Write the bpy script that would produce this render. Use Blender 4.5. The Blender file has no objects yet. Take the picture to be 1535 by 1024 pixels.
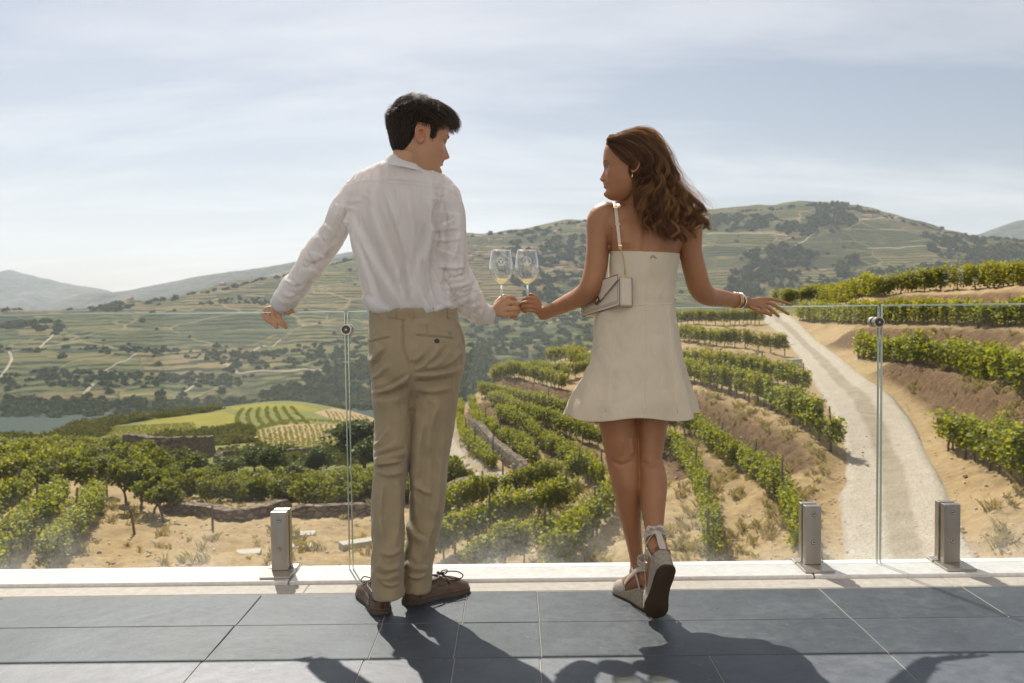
import bpy, bmesh, math, random
import numpy as np
from mathutils import Vector, Matrix, noise as mnoise

scene = bpy.context.scene
COL = scene.collection
R = math.radians

# ---------------------------------------------------------------- camera
W0, H0, FPX = 1535.0, 1024.0, 1361.0
CAM = Vector((0.0, 0.0, 1.07))
PITCH, ROLL = R(2.61), R(0.65)
cam_d = bpy.data.cameras.new("camera")
cam = bpy.data.objects.new("camera", cam_d)
COL.objects.link(cam)
ROT = Matrix.Rotation(R(90) - PITCH, 3, 'X') @ Matrix.Rotation(-ROLL, 3, 'Z')
cam.matrix_world = Matrix.Translation(CAM) @ ROT.to_4x4()
cam_d.sensor_width = 36.0
cam_d.lens = 36.0 * FPX / W0
cam_d.clip_start, cam_d.clip_end = 0.05, 30000
cam_d.dof.use_dof = True
cam_d.dof.focus_distance = 3.2
cam_d.dof.aperture_fstop = 6.0
scene.camera = cam

# ---------------------------------------------------------------- sun, sky, exposure
SUN_EL, SUN_AZ = R(48.0), R(-19.5)          # azimuth measured from +Y towards +X
sun_dir = Vector((math.sin(SUN_AZ) * math.cos(SUN_EL), math.cos(SUN_AZ) * math.cos(SUN_EL), math.sin(SUN_EL)))
sd = bpy.data.lights.new("sun", 'SUN')
sd.energy, sd.angle, sd.color = 5.0, R(0.53), (1.0, 0.94, 0.855)
sun = bpy.data.objects.new("sun", sd)
COL.objects.link(sun)
sun.rotation_euler = sun_dir.to_track_quat('Z', 'Y').to_euler()

world = bpy.data.worlds.new("World")
scene.world = world
world.use_nodes = True
wt = world.node_tree
wt.nodes.clear()
def wn(t, **kw):
    n = wt.nodes.new(t)
    for k, v in kw.items():
        setattr(n, k, v)
    return n
w_out = wn('ShaderNodeOutputWorld'); w_bg = wn('ShaderNodeBackground')
w_sky = wn('ShaderNodeTexSky', sky_type='NISHITA', sun_disc=False, sun_elevation=SUN_EL, sun_rotation=SUN_AZ,
           altitude=250.0, air_density=1.0, dust_density=1.6, ozone_density=1.6)
w_bg.inputs['Strength'].default_value = 0.052
w_tc = wn('ShaderNodeTexCoord')
# thin high cloud: streaks projected on a flat layer overhead
w_sep = wn('ShaderNodeSeparateXYZ'); wt.links.new(w_tc.outputs['Generated'], w_sep.inputs[0])
w_z = wn('ShaderNodeMath', operation='ADD'); wt.links.new(w_sep.outputs['Z'], w_z.inputs[0]); w_z.inputs[1].default_value = 0.18
w_dx = wn('ShaderNodeMath', operation='DIVIDE'); wt.links.new(w_sep.outputs['X'], w_dx.inputs[0]); wt.links.new(w_z.outputs[0], w_dx.inputs[1])
w_dy = wn('ShaderNodeMath', operation='DIVIDE'); wt.links.new(w_sep.outputs['Y'], w_dy.inputs[0]); wt.links.new(w_z.outputs[0], w_dy.inputs[1])
w_cmb = wn('ShaderNodeCombineXYZ'); wt.links.new(w_dx.outputs[0], w_cmb.inputs[0]); wt.links.new(w_dy.outputs[0], w_cmb.inputs[1])
w_map = wn('ShaderNodeMapping'); wt.links.new(w_cmb.outputs[0], w_map.inputs[0])
w_map.inputs['Rotation'].default_value = (0, 0, R(-24)); w_map.inputs['Scale'].default_value = (0.55, 1.5, 1.0)
w_n = wn('ShaderNodeTexNoise'); wt.links.new(w_map.outputs[0], w_n.inputs['Vector'])
w_n.inputs['Scale'].default_value = 1.15; w_n.inputs['Detail'].default_value = 8; w_n.inputs['Roughness'].default_value = 0.58; w_n.inputs['Distortion'].default_value = 0.40
w_cr = wn('ShaderNodeMapRange'); wt.links.new(w_n.outputs['Fac'], w_cr.inputs['Value'])
w_cr.inputs['From Min'].default_value = 0.43; w_cr.inputs['From Max'].default_value = 0.66
w_cr.inputs['To Min'].default_value = 0.0; w_cr.inputs['To Max'].default_value = 0.40
w_hsv = wn('ShaderNodeHueSaturation'); wt.links.new(w_sky.outputs[0], w_hsv.inputs['Color']); w_hsv.inputs['Saturation'].default_value = 0.72
w_mix = wn('ShaderNodeMix', data_type='RGBA'); wt.links.new(w_cr.outputs[0], w_mix.inputs[0]); wt.links.new(w_hsv.outputs[0], w_mix.inputs[6])
w_mix.inputs[7].default_value = (13.4, 13.2, 12.9, 1)
# bright cloud bank added out of view behind the camera, fill for the backs
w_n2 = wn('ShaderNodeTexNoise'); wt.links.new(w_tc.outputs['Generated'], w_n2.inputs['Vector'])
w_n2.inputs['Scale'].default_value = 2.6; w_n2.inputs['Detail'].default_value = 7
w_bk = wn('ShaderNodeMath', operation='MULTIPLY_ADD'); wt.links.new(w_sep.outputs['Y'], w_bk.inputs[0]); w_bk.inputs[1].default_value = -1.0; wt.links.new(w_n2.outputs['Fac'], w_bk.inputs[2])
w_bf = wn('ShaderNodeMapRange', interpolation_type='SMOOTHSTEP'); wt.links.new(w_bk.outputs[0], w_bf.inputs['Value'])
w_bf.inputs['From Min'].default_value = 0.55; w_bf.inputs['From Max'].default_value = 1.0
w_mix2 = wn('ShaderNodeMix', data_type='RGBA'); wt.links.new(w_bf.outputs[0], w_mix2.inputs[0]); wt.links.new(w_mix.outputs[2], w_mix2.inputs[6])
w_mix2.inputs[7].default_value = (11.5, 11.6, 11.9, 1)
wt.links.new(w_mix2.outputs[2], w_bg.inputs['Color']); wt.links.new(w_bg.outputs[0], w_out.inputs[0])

scene.view_settings.view_transform = 'Standard'
scene.view_settings.look = 'None'
scene.view_settings.gamma = 1.0
scene.view_settings.use_curve_mapping = False
scene.view_settings.exposure = 0.60
scene.cycles.use_denoising = True
scene.cycles.max_bounces = 12
scene.cycles.transparent_max_bounces = 24
scene.cycles.volume_bounces = 1
scene.cycles.caustics_reflective = False
scene.cycles.caustics_refractive = False

# ---------------------------------------------------------------- picture <-> place
def ray(px, py):
    d = ROT @ Vector(((px - W0 / 2) / FPX, -(py - H0 / 2) / FPX, -1.0))
    return d / d.y
def P(px, py, Y):
    return CAM + ray(px, py) * Y
def G(px, py, z=0.0):
    d = ray(px, py)
    return CAM + d * ((z - CAM.z) / d.z)
ROTI = np.array(ROT.inverted())
def project(co):
    """pixel (px, py) in the photograph of an (n,3) array of world points"""
    v = (np.asarray(co) - np.array(CAM)) @ ROTI.T
    return np.stack([W0 / 2 + FPX * v[:, 0] / -v[:, 2], H0 / 2 - FPX * v[:, 1] / -v[:, 2]], 1)

# ---------------------------------------------------------------- object helpers
def tag(o, label=None, cat=None, group=None, kind=None):
    if label: o['label'] = label
    if cat: o['category'] = cat
    if group: o['group'] = group
    if kind: o['kind'] = kind
    return o
def empty(name, loc=(0, 0, 0)):
    o = bpy.data.objects.new(name, None); COL.objects.link(o)
    o.location = loc; o.empty_display_size = 0.1
    bpy.context.view_layer.update()
    return o
def link(name, me, mat=None, parent=None):
    o = bpy.data.objects.new(name, me); COL.objects.link(o)
    if mat is not None:
        for m in (mat if isinstance(mat, (list, tuple)) else [mat]):
            me.materials.append(m)
    if parent is not None:
        o.parent = parent
        o.matrix_parent_inverse = parent.matrix_world.inverted() if parent.parent is None else (parent.parent.matrix_world @ parent.matrix_parent_inverse @ parent.matrix_basis).inverted()
    return o
def mesh_np(name, verts, faces, smooth=True):
    """verts (n,3) array, faces (m,k) array or list of lists"""
    me = bpy.data.meshes.new(name)
    verts = np.asarray(verts, dtype=np.float32)
    if isinstance(faces, np.ndarray):
        m, k = faces.shape
        me.vertices.add(len(verts)); me.vertices.foreach_set('co', verts.ravel())
        me.loops.add(m * k); me.loops.foreach_set('vertex_index', faces.astype(np.int32).ravel())
        me.polygons.add(m); me.polygons.foreach_set('loop_start', np.arange(0, m * k, k, dtype=np.int32))
        me.polygons.foreach_set('loop_total', np.full(m, k, dtype=np.int32))
        me.update(calc_edges=True)
    else:
        me.from_pydata([tuple(v) for v in verts], [], [tuple(f) for f in faces])
    me.validate()
    if smooth:
        me.polygons.foreach_set('use_smooth', np.ones(len(me.polygons), dtype=bool))
    me.update()
    return me
def get_co(me):
    a = np.empty(len(me.vertices) * 3, dtype=np.float32); me.vertices.foreach_get('co', a); return a.reshape(-1, 3)
def set_co(me, co):
    me.vertices.foreach_set('co', np.asarray(co, dtype=np.float32).ravel()); me.update()
def get_no(me):
    a = np.empty(len(me.vertices) * 3, dtype=np.float32); me.vertex_normals.foreach_get('vector', a); return a.reshape(-1, 3)
def set_attr(me, name, vals, domain='POINT'):
    at = me.attributes.new(name, 'FLOAT', domain); at.data.foreach_set('value', np.asarray(vals, dtype=np.float32))
def bm_mesh(name, bm, smooth=False):
    me = bpy.data.meshes.new(name); bm.normal_update(); bm.to_mesh(me); bm.free()
    if smooth:
        me.polygons.foreach_set('use_smooth', np.ones(len(me.polygons), dtype=bool))
    me.update(); return me
def add_box(bm, c, s, rot=None, bevel=0.0, segs=2):
    r = bmesh.ops.create_cube(bm, size=1.0)
    vs = r['verts']
    M = Matrix.Translation(Vector(c)) @ (rot.to_4x4() if rot else Matrix.Identity(4)) @ Matrix.Diagonal((*s, 1))
    bmesh.ops.transform(bm, matrix=M, verts=vs)
    if bevel:
        es = list({e for v in vs for e in v.link_edges})
        bmesh.ops.bevel(bm, geom=es, offset=bevel, segments=segs, affect='EDGES', profile=0.5)
def add_cyl(bm, a, b, r, segs=24, r2=None):
    a, b = Vector(a), Vector(b); d = b - a
    M = Matrix.Translation((a + b) / 2) @ d.to_track_quat('Z', 'Y').to_matrix().to_4x4()
    bmesh.ops.create_cone(bm, cap_ends=True, segments=segs, radius1=r, radius2=r if r2 is None else r2, depth=d.length, matrix=M)
def catmull(pts, n):
    """smooth interpolation of rows of numbers, n steps per span"""
    pts = np.asarray(pts, dtype=float)
    if len(pts) < 3:
        t = np.linspace(0, 1, n + 1)[:, None]
        return pts[0] * (1 - t) + pts[1] * t
    ext = np.vstack([2 * pts[0] - pts[1], pts, 2 * pts[-1] - pts[-2]])
    out = []
    for i in range(1, len(ext) - 2):
        p0, p1, p2, p3 = ext[i - 1:i + 3]
        for k in range(n):
            t = k / n
            out.append(0.5 * (2 * p1 + (p2 - p0) * t + (2 * p0 - 5 * p1 + 4 * p2 - p3) * t * t + (3 * p1 - p0 - 3 * p2 + p3) * t ** 3))
    out.append(pts[-1])
    return np.array(out)
class Geo:
    """collects closed tubes and shells as plain vertex / face lists"""
    def __init__(self): self.v, self.f, self.n = [], [], 0
    def add(self, v, f):
        self.v.append(np.asarray(v, dtype=float)); self.f += [tuple(i + self.n for i in q) for q in f]; self.n += len(v)
    def rings(self, rings, cap=True, closed=False):
        k = len(rings[0]); f = []
        m = len(rings)
        for i in range(m if closed else m - 1):
            a, b = i * k, ((i + 1) % m) * k
            for j in range(k):
                j2 = (j + 1) % k
                f.append((a + j, a + j2, b + j2, b + j))
        v = np.vstack(rings)
        if cap and not closed:
            f.append(tuple(range(k - 1, -1, -1))); f.append(tuple(range((m - 1) * k, m * k)))
        self.add(v, f)
    def tube(self, pts, rad, segs=8, cap=True, smooth=1, up=(0, -1, 0.01), flat=1.0):
        """round or flattened tube through pts; rad one radius or one per point; flat = radius ratio along the up-side"""
        pts = np.asarray([list(p) for p in pts], dtype=float)
        rad = np.full(len(pts), rad) if np.isscalar(rad) else np.asarray(rad, dtype=float)
        if smooth > 1:
            q = catmull(np.column_stack([pts, rad]), smooth); pts, rad = q[:, :3], q[:, 3]
        T = np.gradient(pts, axis=0); T /= np.linalg.norm(T, axis=1)[:, None] + 1e-12
        u = np.asarray(up, dtype=float); rings = []
        ang = np.linspace(0, 2 * np.pi, segs, endpoint=False)
        a = None
        for p, t, r in zip(pts, T, rad):
            if a is None:
                a = np.cross(u, t)
                if np.linalg.norm(a) < 1e-3: a = np.cross((1, 0, 0), t)
            else:
                a = a - t * a.dot(t)
            a = a / np.linalg.norm(a); b = np.cross(t, a)
            rings.append(p + r * (np.cos(ang)[:, None] * a + flat * np.sin(ang)[:, None] * b))
        self.rings(rings, cap)
    def ellipsoid(self, c, r, M=None, nu=20, nv=12):
        th = np.linspace(0, np.pi, nv + 1); ph = np.linspace(0, 2 * np.pi, nu, endpoint=False)
        rings = []
        for t in th:
            s = max(math.sin(t), 0.02)
            q = np.stack([r[0] * s * np.cos(ph), r[1] * s * np.sin(ph), np.full(nu, r[2] * math.cos(t))], 1)
            if M is not None: q = q @ np.array(M).T
            rings.append(q + np.asarray(c))
        self.rings(rings)
    def mesh(self, name, smooth=True):
        return mesh_np(name, np.vstack(self.v), self.f, smooth)
def apply_mods(me, mods):
    """run modifiers on a mesh and return the result as a new mesh"""
    o = bpy.data.objects.new('tmp', me); COL.objects.link(o)
    for t, kw in mods:
        m = o.modifiers.new(t, t)
        for k, v in kw.items(): setattr(m, k, v)
    dg = bpy.context.evaluated_depsgraph_get(); dg.update()
    out = bpy.data.meshes.new_from_object(o.evaluated_get(dg))
    bpy.data.objects.remove(o); out.name = me.name
    return out
def remesh(me, vox, smooth_it=4, fac=0.5):
    out = apply_mods(me, [('REMESH', dict(mode='VOXEL', voxel_size=vox, adaptivity=0.0)), ('SMOOTH', dict(factor=fac, iterations=smooth_it))])
    out.polygons.foreach_set('use_smooth', np.ones(len(out.polygons), dtype=bool)); out.update()
    return out
def fnoise(co, scale=1.0, off=0.0, octs=3):
    """fractal noise, one value per row of co"""
    sc = np.asarray(scale, dtype=float) * np.ones(3)
    return np.array([mnoise.fractal(Vector((p[0] * sc[0] + off, p[1] * sc[1], p[2] * sc[2])), 0.6, 2.0, octs) for p in co])

# ---------------------------------------------------------------- material helper
class Mat:
    def __init__(self, name):
        self.m = bpy.data.materials.new(name); self.m.use_nodes = True
        self.t = self.m.node_tree; self.t.nodes.clear()
        self.out = self.t.nodes.new('ShaderNodeOutputMaterial')
    def n(self, typ, ins=None, **kw):
        nd = self.t.nodes.new(typ)
        for k, v in kw.items(): setattr(nd, k, v)
        for k, v in (ins or {}).items(): self.set(nd.inputs[k], v)
        return nd
    def set(self, sock, v):
        if isinstance(v, bpy.types.NodeSocket): self.t.links.new(v, sock)
        elif isinstance(v, bpy.types.Node): self.t.links.new(v.outputs[0], sock)
        else:
            if hasattr(sock.default_value, '__len__') and not hasattr(v, '__len__'): v = [v] * len(sock.default_value)
            if hasattr(v, '__len__') and len(v) == 3 and len(sock.default_value) == 4: v = (*v, 1)
            sock.default_value = v
    def mix(self, fac, a, b, blend='MIX'):
        nd = self.t.nodes.new('ShaderNodeMix'); nd.data_type = 'RGBA'; nd.blend_type = blend
        self.set(nd.inputs[0], fac); self.set(nd.inputs[6], a); self.set(nd.inputs[7], b)
        return nd.outputs[2]
    def math(self, op, a, b=0.0, clamp=False):
        nd = self.n('ShaderNodeMath', operation=op, use_clamp=clamp); self.set(nd.inputs[0], a); self.set(nd.inputs[1], b)
        return nd.outputs[0]
    def rng(self, v, a, b, c=0.0, d=1.0, smooth=False):
        nd = self.n('ShaderNodeMapRange', {'Value': v, 'From Min': a, 'From Max': b, 'To Min': c, 'To Max': d})
        if smooth: nd.interpolation_type = 'SMOOTHSTEP'
        return nd.outputs[0]
    def noise(self, scale, detail=4.0, rough=0.55, vec=None, dist=0.0):
        nd = self.n('ShaderNodeTexNoise', {'Scale': scale, 'Detail': detail, 'Roughness': rough, 'Distortion': dist})
        if vec is not None: self.set(nd.inputs['Vector'], vec)
        return nd.outputs['Fac']
    def geo(self): return self.n('ShaderNodeNewGeometry').outputs['Position']
    def mapping(self, vec, scale=(1, 1, 1), rot=(0, 0, 0), loc=(0, 0, 0)):
        return self.n('ShaderNodeMapping', {'Vector': vec, 'Scale': scale, 'Rotation': rot, 'Location': loc}).outputs[0]
    def attr(self, name): return self.n('ShaderNodeAttribute', attribute_name=name).outputs['Fac']
    def bump(self, h, strength=0.3, dist=0.01): return self.n('ShaderNodeBump', {'Height': h, 'Strength': strength, 'Distance': dist}).outputs[0]
    def ramp(self, v, stops):
        nd = self.n('ShaderNodeValToRGB', {'Fac': v}); el = nd.color_ramp.elements
        while len(el) < len(stops): el.new(0.5)
        for e, (p, c) in zip(el, stops): e.position = p; e.color = (*c, 1)
        return nd.outputs[0]
    def bsdf(self, base, rough=0.6, **kw):
        ins = {'Base Color': base, 'Roughness': rough}
        ins.update(kw)
        b = self.n('ShaderNodeBsdfPrincipled')
        for k, v in ins.items(): self.set(b.inputs[k.replace('_', ' ')], v)
        return b
    def surf(self, node):
        self.t.links.new(node.outputs[0], self.out.inputs[0]); return self.m
def simple(name, base, rough=0.6, **kw):
    M = Mat(name); return M.surf(M.bsdf(base, rough, **kw))
# ================================================================ TERRAIN
rng = np.random.default_rng(7)
random.seed(7)
def tang(px, py):
    d = ray(px, py); return d.x, d.z            # lateral and vertical slope per metre of depth
class Tps:
    """height field z(x,y): thin-plate interpolation of the line-of-sight slope over (direction, log depth)"""
    def __init__(self, ctrl, ku=2.6, kv=1.0, lam=1e-4):
        A = []
        for px, py, D in ctrl:
            u, t = tang(px, py); A.append((u * ku, math.log(D) * kv, t))
        A = np.array(A); self.c = A[:, :2]; self.ku, self.kv = ku, kv
        n = len(A); K = self.k(self.c, self.c) + lam * np.eye(n)
        Pm = np.column_stack([np.ones(n), self.c])
        L = np.block([[K, Pm], [Pm.T, np.zeros((3, 3))]])
        self.w = np.linalg.solve(L, np.concatenate([A[:, 2], np.zeros(3)]))
    def k(self, a, b):
        d2 = ((a[:, None, :] - b[None]) ** 2).sum(-1)
        return 0.5 * d2 * np.log(d2 + 1e-12)
    def __call__(self, x, y):
        x = np.asarray(x, float).ravel(); y = np.asarray(y, float).ravel()
        out = np.empty(len(x))
        for i in range(0, len(x), 40000):
            q = np.column_stack([x[i:i + 40000] / y[i:i + 40000] * self.ku, np.log(y[i:i + 40000]) * self.kv])
            out[i:i + 40000] = self.k(q, self.c) @ self.w[:-3] + self.w[-3] + q @ self.w[-2:]
        return CAM.z + out * y

NEAR = [
 # left: vines, orchard, walls, yellow fields, river bank
 (-250,850,26),(-250,740,42),(-250,690,66),(-250,672,120),(-250,655,240),(-250,700,420),
 (60,850,25.5),(60,800,30),(60,745,39),(60,705,56),(60,676,90),(60,660,170),(60,649,250),(60,668,420),(60,645,740),
 (200,850,25.5),(200,790,33),(200,745,42),(200,705,60),(200,674,100),(200,652,180),(200,622,300),(200,650,450),(200,642,740),
 (330,850,25.5),(330,790,33),(330,752,42),(330,705,64),(330,674,110),(330,645,175),(330,612,300),(330,650,450),
 (450,850,26),(450,795,32),(450,756,41),(450,705,64),(450,676,112),(450,640,180),(450,606,320),(450,660,450),
 (550,850,26),(550,790,34),(550,750,44),(550,700,68),(550,672,115),(550,650,170),(550,624,260),(550,670,420),
 (640,850,26),(640,785,34),(640,745,44),(640,705,62),(640,685,85),(640,665,130),(640,680,300),
 # centre: the vineyard nose
 (715,850,26),(715,780,34),(715,715,46),(715,650,58),(712,606,72),(712,592,80),(712,640,130),(712,670,300),
 (800,850,26),(800,770,35),(800,700,44),(800,640,55),(790,600,68),(800,566,80),(800,551,90),(800,620,150),
 (880,850,26),(880,760,35),(880,690,44),(880,636,54),(880,592,66),(880,545,84),(880,529,95),(880,590,160),
 (960,850,26),(960,750,35),(960,680,44),(960,630,53),(960,585,62),(960,530,80),(960,498,100),(960,560,180),
 (1040,850,26),(1040,750,34),(1040,690,41),(1040,640,48),(1040,575,59),(1040,515,78),(1040,484,98),(1040,540,190),
 (1120,850,26),(1120,760,32),(1120,700,38),(1120,650,43),(1120,602,50),(1120,560,58),(1120,522,72),(1120,486,96),(1130,470,115),(1120,520,200),
 (1200,850,25.5),(1200,780,30),(1200,710,35),(1200,645,41),(1205,590,50),(1200,545,64),(1190,515,78),(1170,480,104),(1180,458,122),(1180,500,210),
 # road and the slope right of it
 (1320,850,25.5),(1320,770,29.5),(1320,700,35),(1320,640,42),(1270,570,55),(1215,515,76),(1195,478,98),
 (1430,850,24),(1430,745,29.5),(1430,690,34),(1420,600,45),(1430,562,49),(1340,540,56),(1300,530,61),(1250,500,76),
 (1535,850,23),(1535,780,26),(1535,735,28),(1535,690,32),(1535,615,38),(1535,595,39),(1535,540,45),
 (1535,492,51),(1350,488,66),(1230,481,88),(1535,455,58),(1535,430,64),(1400,438,75),(1300,443,85),(1180,456,115),
 (1535,424,74),(1535,450,120),(1535,480,220),(1350,437,100),(1350,480,220),
 (1800,850,22),(1800,700,29),(1800,560,38),(1800,455,50),(1800,400,64),(1800,380,80),(1800,420,220),
]
FAR = [
 (-350,625,850),(-350,560,1000),(-350,500,1250),(-350,470,1450),(-350,500,1900),
 (0,622,850),(0,575,960),(0,540,1060),(0,500,1240),(0,463,1450),(0,500,1900),
 (200,620,850),(200,570,970),(200,530,1090),(200,492,1270),(200,457,1480),(200,490,1900),
 (300,616,860),(300,560,990),(300,500,1240),(300,437,1560),(300,460,2000),
 (400,612,870),(400,560,1000),(400,480,1340),(400,416,1660),(400,440,2100),
 (560,606,880),(560,540,1080),(560,460,1450),(560,382,1760),(560,400,2200),
 (700,598,890),(700,540,1080),(700,450,1480),(700,355,1850),(700,375,2300),
 (870,590,900),(870,530,1100),(870,430,1560),(870,333,1960),(870,355,2400),
 (1050,585,900),(1050,500,1200),(1050,410,1640),(1050,322,2020),(1050,340,2500),
 (1150,585,900),(1150,500,1200),(1150,400,1680),(1150,312,2040),(1150,330,2500),
 (1230,585,900),(1230,490,1240),(1230,400,1660),(1230,306,2040),(1230,325,2500),
 (1300,585,900),(1300,490,1240),(1300,400,1660),(1300,317,2020),(1300,335,2500),
 (1380,585,900),(1380,490,1240),(1380,410,1620),(1380,336,1970),(1380,360,2450),
 (1535,585,900),(1535,490,1240),(1535,420,1600),(1535,362,1860),(1535,390,2300),
 (1850,585,900),(1850,480,1240),(1850,420,1580),(1850,380,1800),(1850,410,2300),
]
near_raw, far_raw = Tps(NEAR), Tps(FAR)

def hit(px, py, zf, d0, d1, n=900):
    """first place along the line of sight that meets the height field"""
    u, t = tang(px, py)
    D = np.geomspace(d0, d1, n)
    s = (zf(u * D, D) - CAM.z) / D - t
    i = np.argmax(s > 0) if (s > 0).any() else int(np.argmax(s))
    if i > 0 and s[i] > 0:
        a = s[i - 1] / (s[i - 1] - s[i]); d = D[i - 1] + (D[i] - D[i - 1]) * a
    else: d = D[i]
    return Vector((u * d, d, CAM.z + t * d))
def line_near(pts, step=1.2, zf=near_raw, d0=18, d1=330):
    """picture polyline -> evenly spaced world points lying on the near ground"""
    q = [hit(px, py, zf, d0, d1) for px, py in pts]
    q = catmull(np.array([(p.x, p.y) for p in q]), 12)
    L = np.concatenate([[0], np.cumsum(np.linalg.norm(np.diff(q, axis=0), axis=1))])
    n = max(2, int(L[-1] / step) + 1); s = np.linspace(0, L[-1], n)
    return np.column_stack([np.interp(s, L, q[:, 0]), np.interp(s, L, q[:, 1])])
def seg_dist(x, y, poly):
    """distance to a world polyline and signed side (+ = uphill / left of travel)"""
    best = np.full(len(x), 1e9); side = np.zeros(len(x)); par = np.zeros(len(x))
    for i, (a, b) in enumerate(zip(poly[:-1], poly[1:])):
        d = b - a; L2 = d.dot(d) + 1e-9
        t = np.clip(((x - a[0]) * d[0] + (y - a[1]) * d[1]) / L2, 0, 1)
        dx, dy = x - a[0] - t * d[0], y - a[1] - t * d[1]
        r = np.hypot(dx, dy); m = r < best
        best[m] = r[m]; side[m] = np.sign(d[0] * dy - d[1] * dx)[m]; par[m] = (i + t)[m]
    return best, side, par

# terrace banks: polylines along the lip, earth steps up on the uphill side
BANKS = [
 ([(735,572),(790,585),(845,600),(905,606),(960,600),(1035,612),(1085,640),(1130,668),(1175,690),(1205,712)], 1.5),
 ([(1020,532),(1080,538),(1140,546),(1180,556)], 1.1),
 ([(712,606),(735,628),(762,650),(790,672)], 0.8),
 ([(760,618),(800,640),(850,672),(890,704)], 0.6),
 ([(925,664),(980,668),(1020,690),(1040,720)], 0.5),
 ([(1325,545),(1390,572),(1460,605),(1535,640)], 1.4),
 ([(1250,508),(1330,508),(1430,512),(1535,520)], 1.2),
 ([(1300,455),(1400,452),(1535,446)], 0.8),
]
BANKW = [(line_near(p, 2.0), a) for p, a in BANKS]
ROAD_L = [(1137,470),(1156,491),(1178,509),(1197,538),(1218,575),(1237,607),(1252,640),(1258,668),(1262,720),(1250,740),(1256,790),(1258,850)]
ROAD_R = [(1186,470),(1212,495),(1250,526),(1282,550),(1311,571),(1341,593),(1366,624),(1383,652),(1397,681),(1420,720),(1450,790),(1482,850)]
def resample(poly, n):
    L = np.concatenate([[0], np.cumsum(np.linalg.norm(np.diff(poly, axis=0), axis=1))]); s = np.linspace(0, L[-1], n)
    return np.column_stack([np.interp(s, L, poly[:, k]) for k in range(poly.shape[1])])
road_l = resample(catmull([list(hit(a, b, near_raw, 18, 140))[:2] for a, b in ROAD_L], 8), 160)
road_r = resample(catmull([list(hit(a, b, near_raw, 18, 140))[:2] for a, b in ROAD_R], 8), 160)
road_c = (road_l + road_r) / 2
road_hw = np.linalg.norm(road_l - road_r, axis=1) / 2

def near_z(x, y, detail=True):
    x = np.asarray(x, float).ravel(); y = np.asarray(y, float).ravel()
    z = near_raw(x, y)
    for poly, a in BANKW:
        m = (np.abs(x - poly[:, 0].mean()) < np.ptp(poly[:, 0]) / 2 + 6) & (np.abs(y - poly[:, 1].mean()) < np.ptp(poly[:, 1]) / 2 + 6)
        if not m.any(): continue
        d, s, par = seg_dist(x[m], y[m], poly)
        sd_ = d * s
        end = np.clip(np.minimum(par, len(poly) - 1 - par) / 2.0, 0, 1)
        step = 1 / (1 + np.exp(-np.clip(sd_ / 0.16, -30, 30))) - 0.5
        z[m] += a * step * np.exp(-d / 1.6) * end
    return z
def road_mask(x, y):
    d, s, par = seg_dist(x, y, road_c[::4])
    hw = np.interp(par * 4, np.arange(len(road_hw)), road_hw)
    return np.clip((hw + 0.5 - d) / 0.5, 0, 1)

# ---------------------------------------------------------------- hillside sheet (near ground, runs down to the river)
def poly_mask(px, poly):
    inside = np.zeros(len(px), bool); x, y = px[:, 0], px[:, 1]; n = len(poly)
    for i in range(n):
        (x1, y1), (x2, y2) = poly[i], poly[(i + 1) % n]
        c = ((y1 > y) != (y2 > y)) & (x < (x2 - x1) * (y - y1) / (y2 - y1 + 1e-9) + x1)
        inside ^= c
    return inside
def polar_grid(name, th0, th1, nt, d0, d1, nd, zf, mats):
    th = np.tan(np.linspace(th0, th1, nt)); D = np.geomspace(d0, d1, nd)
    X = (th[None] * D[:, None]).ravel(); Y = np.repeat(D, nt)
    Z = zf(X, Y)
    i = np.arange((nd - 1) * nt).reshape(nd - 1, nt)[:, :-1].ravel()
    F = np.column_stack([i, i + 1, i + nt + 1, i + nt])
    me = mesh_np(name, np.column_stack([X, Y, Z]), F)
    return me, X, Y, Z

M = Mat('soil'); pos = M.geo()
n1 = M.noise(0.35, 5, 0.6, pos); n2 = M.noise(3.2, 5, 0.65, pos); n3 = M.noise(14.0, 3, 0.6, pos)
soil = M.ramp(M.math('ADD', M.math('MULTIPLY', n1, 0.55), M.math('MULTIPLY', n2, 0.45)), [(0.30, (0.25, 0.17, 0.095)), (0.5, (0.385, 0.275, 0.155)), (0.68, (0.48, 0.365, 0.22))])
soil = M.mix(M.rng(n3, 0.62, 0.78, 0, 0.5), soil, (0.52, 0.41, 0.29))
dry = M.rng(M.noise(0.9, 6, 0.7, M.mapping(pos, (1, 1, 1), loc=(3, 9, 0))), 0.52, 0.68, 0, 0.75)
soil = M.mix(M.math('MULTIPLY', dry, 0.7), soil, (0.43, 0.32, 0.15))
weed = M.rng(M.noise(1.3, 6, 0.7, M.mapping(pos, (1, 1, 1), loc=(31, 4, 0))), 0.60, 0.72, 0, 0.6)
soil = M.mix(weed, soil, (0.17, 0.18, 0.055))
soil = M.mix(M.attr('bank'), soil, M.ramp(n2, [(0.3, (0.085, 0.052, 0.03)), (0.6, (0.20, 0.125, 0.07)), (0.8, (0.30, 0.21, 0.13))]))
grass_c = M.ramp(M.noise(0.5, 6, 0.7, pos), [(0.3, (0.10, 0.105, 0.03)), (0.55, (0.19, 0.19, 0.06)), (0.75, (0.30, 0.26, 0.11))])
soil = M.mix(M.attr('grass'), soil, grass_c)
yel = M.ramp(M.noise(0.25, 5, 0.6, pos), [(0.3, (0.20, 0.185, 0.035)), (0.7, (0.30, 0.25, 0.05))])
soil = M.mix(M.attr('yellow'), soil, yel)
hgt = M.math('ADD', M.math('MULTIPLY', n2, 0.7), M.math('MULTIPLY', n3, 0.3))
soil = M.n('ShaderNodeHueSaturation', {'Color': soil, 'Saturation': 1.1, 'Value': .82}).outputs[0]
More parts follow.
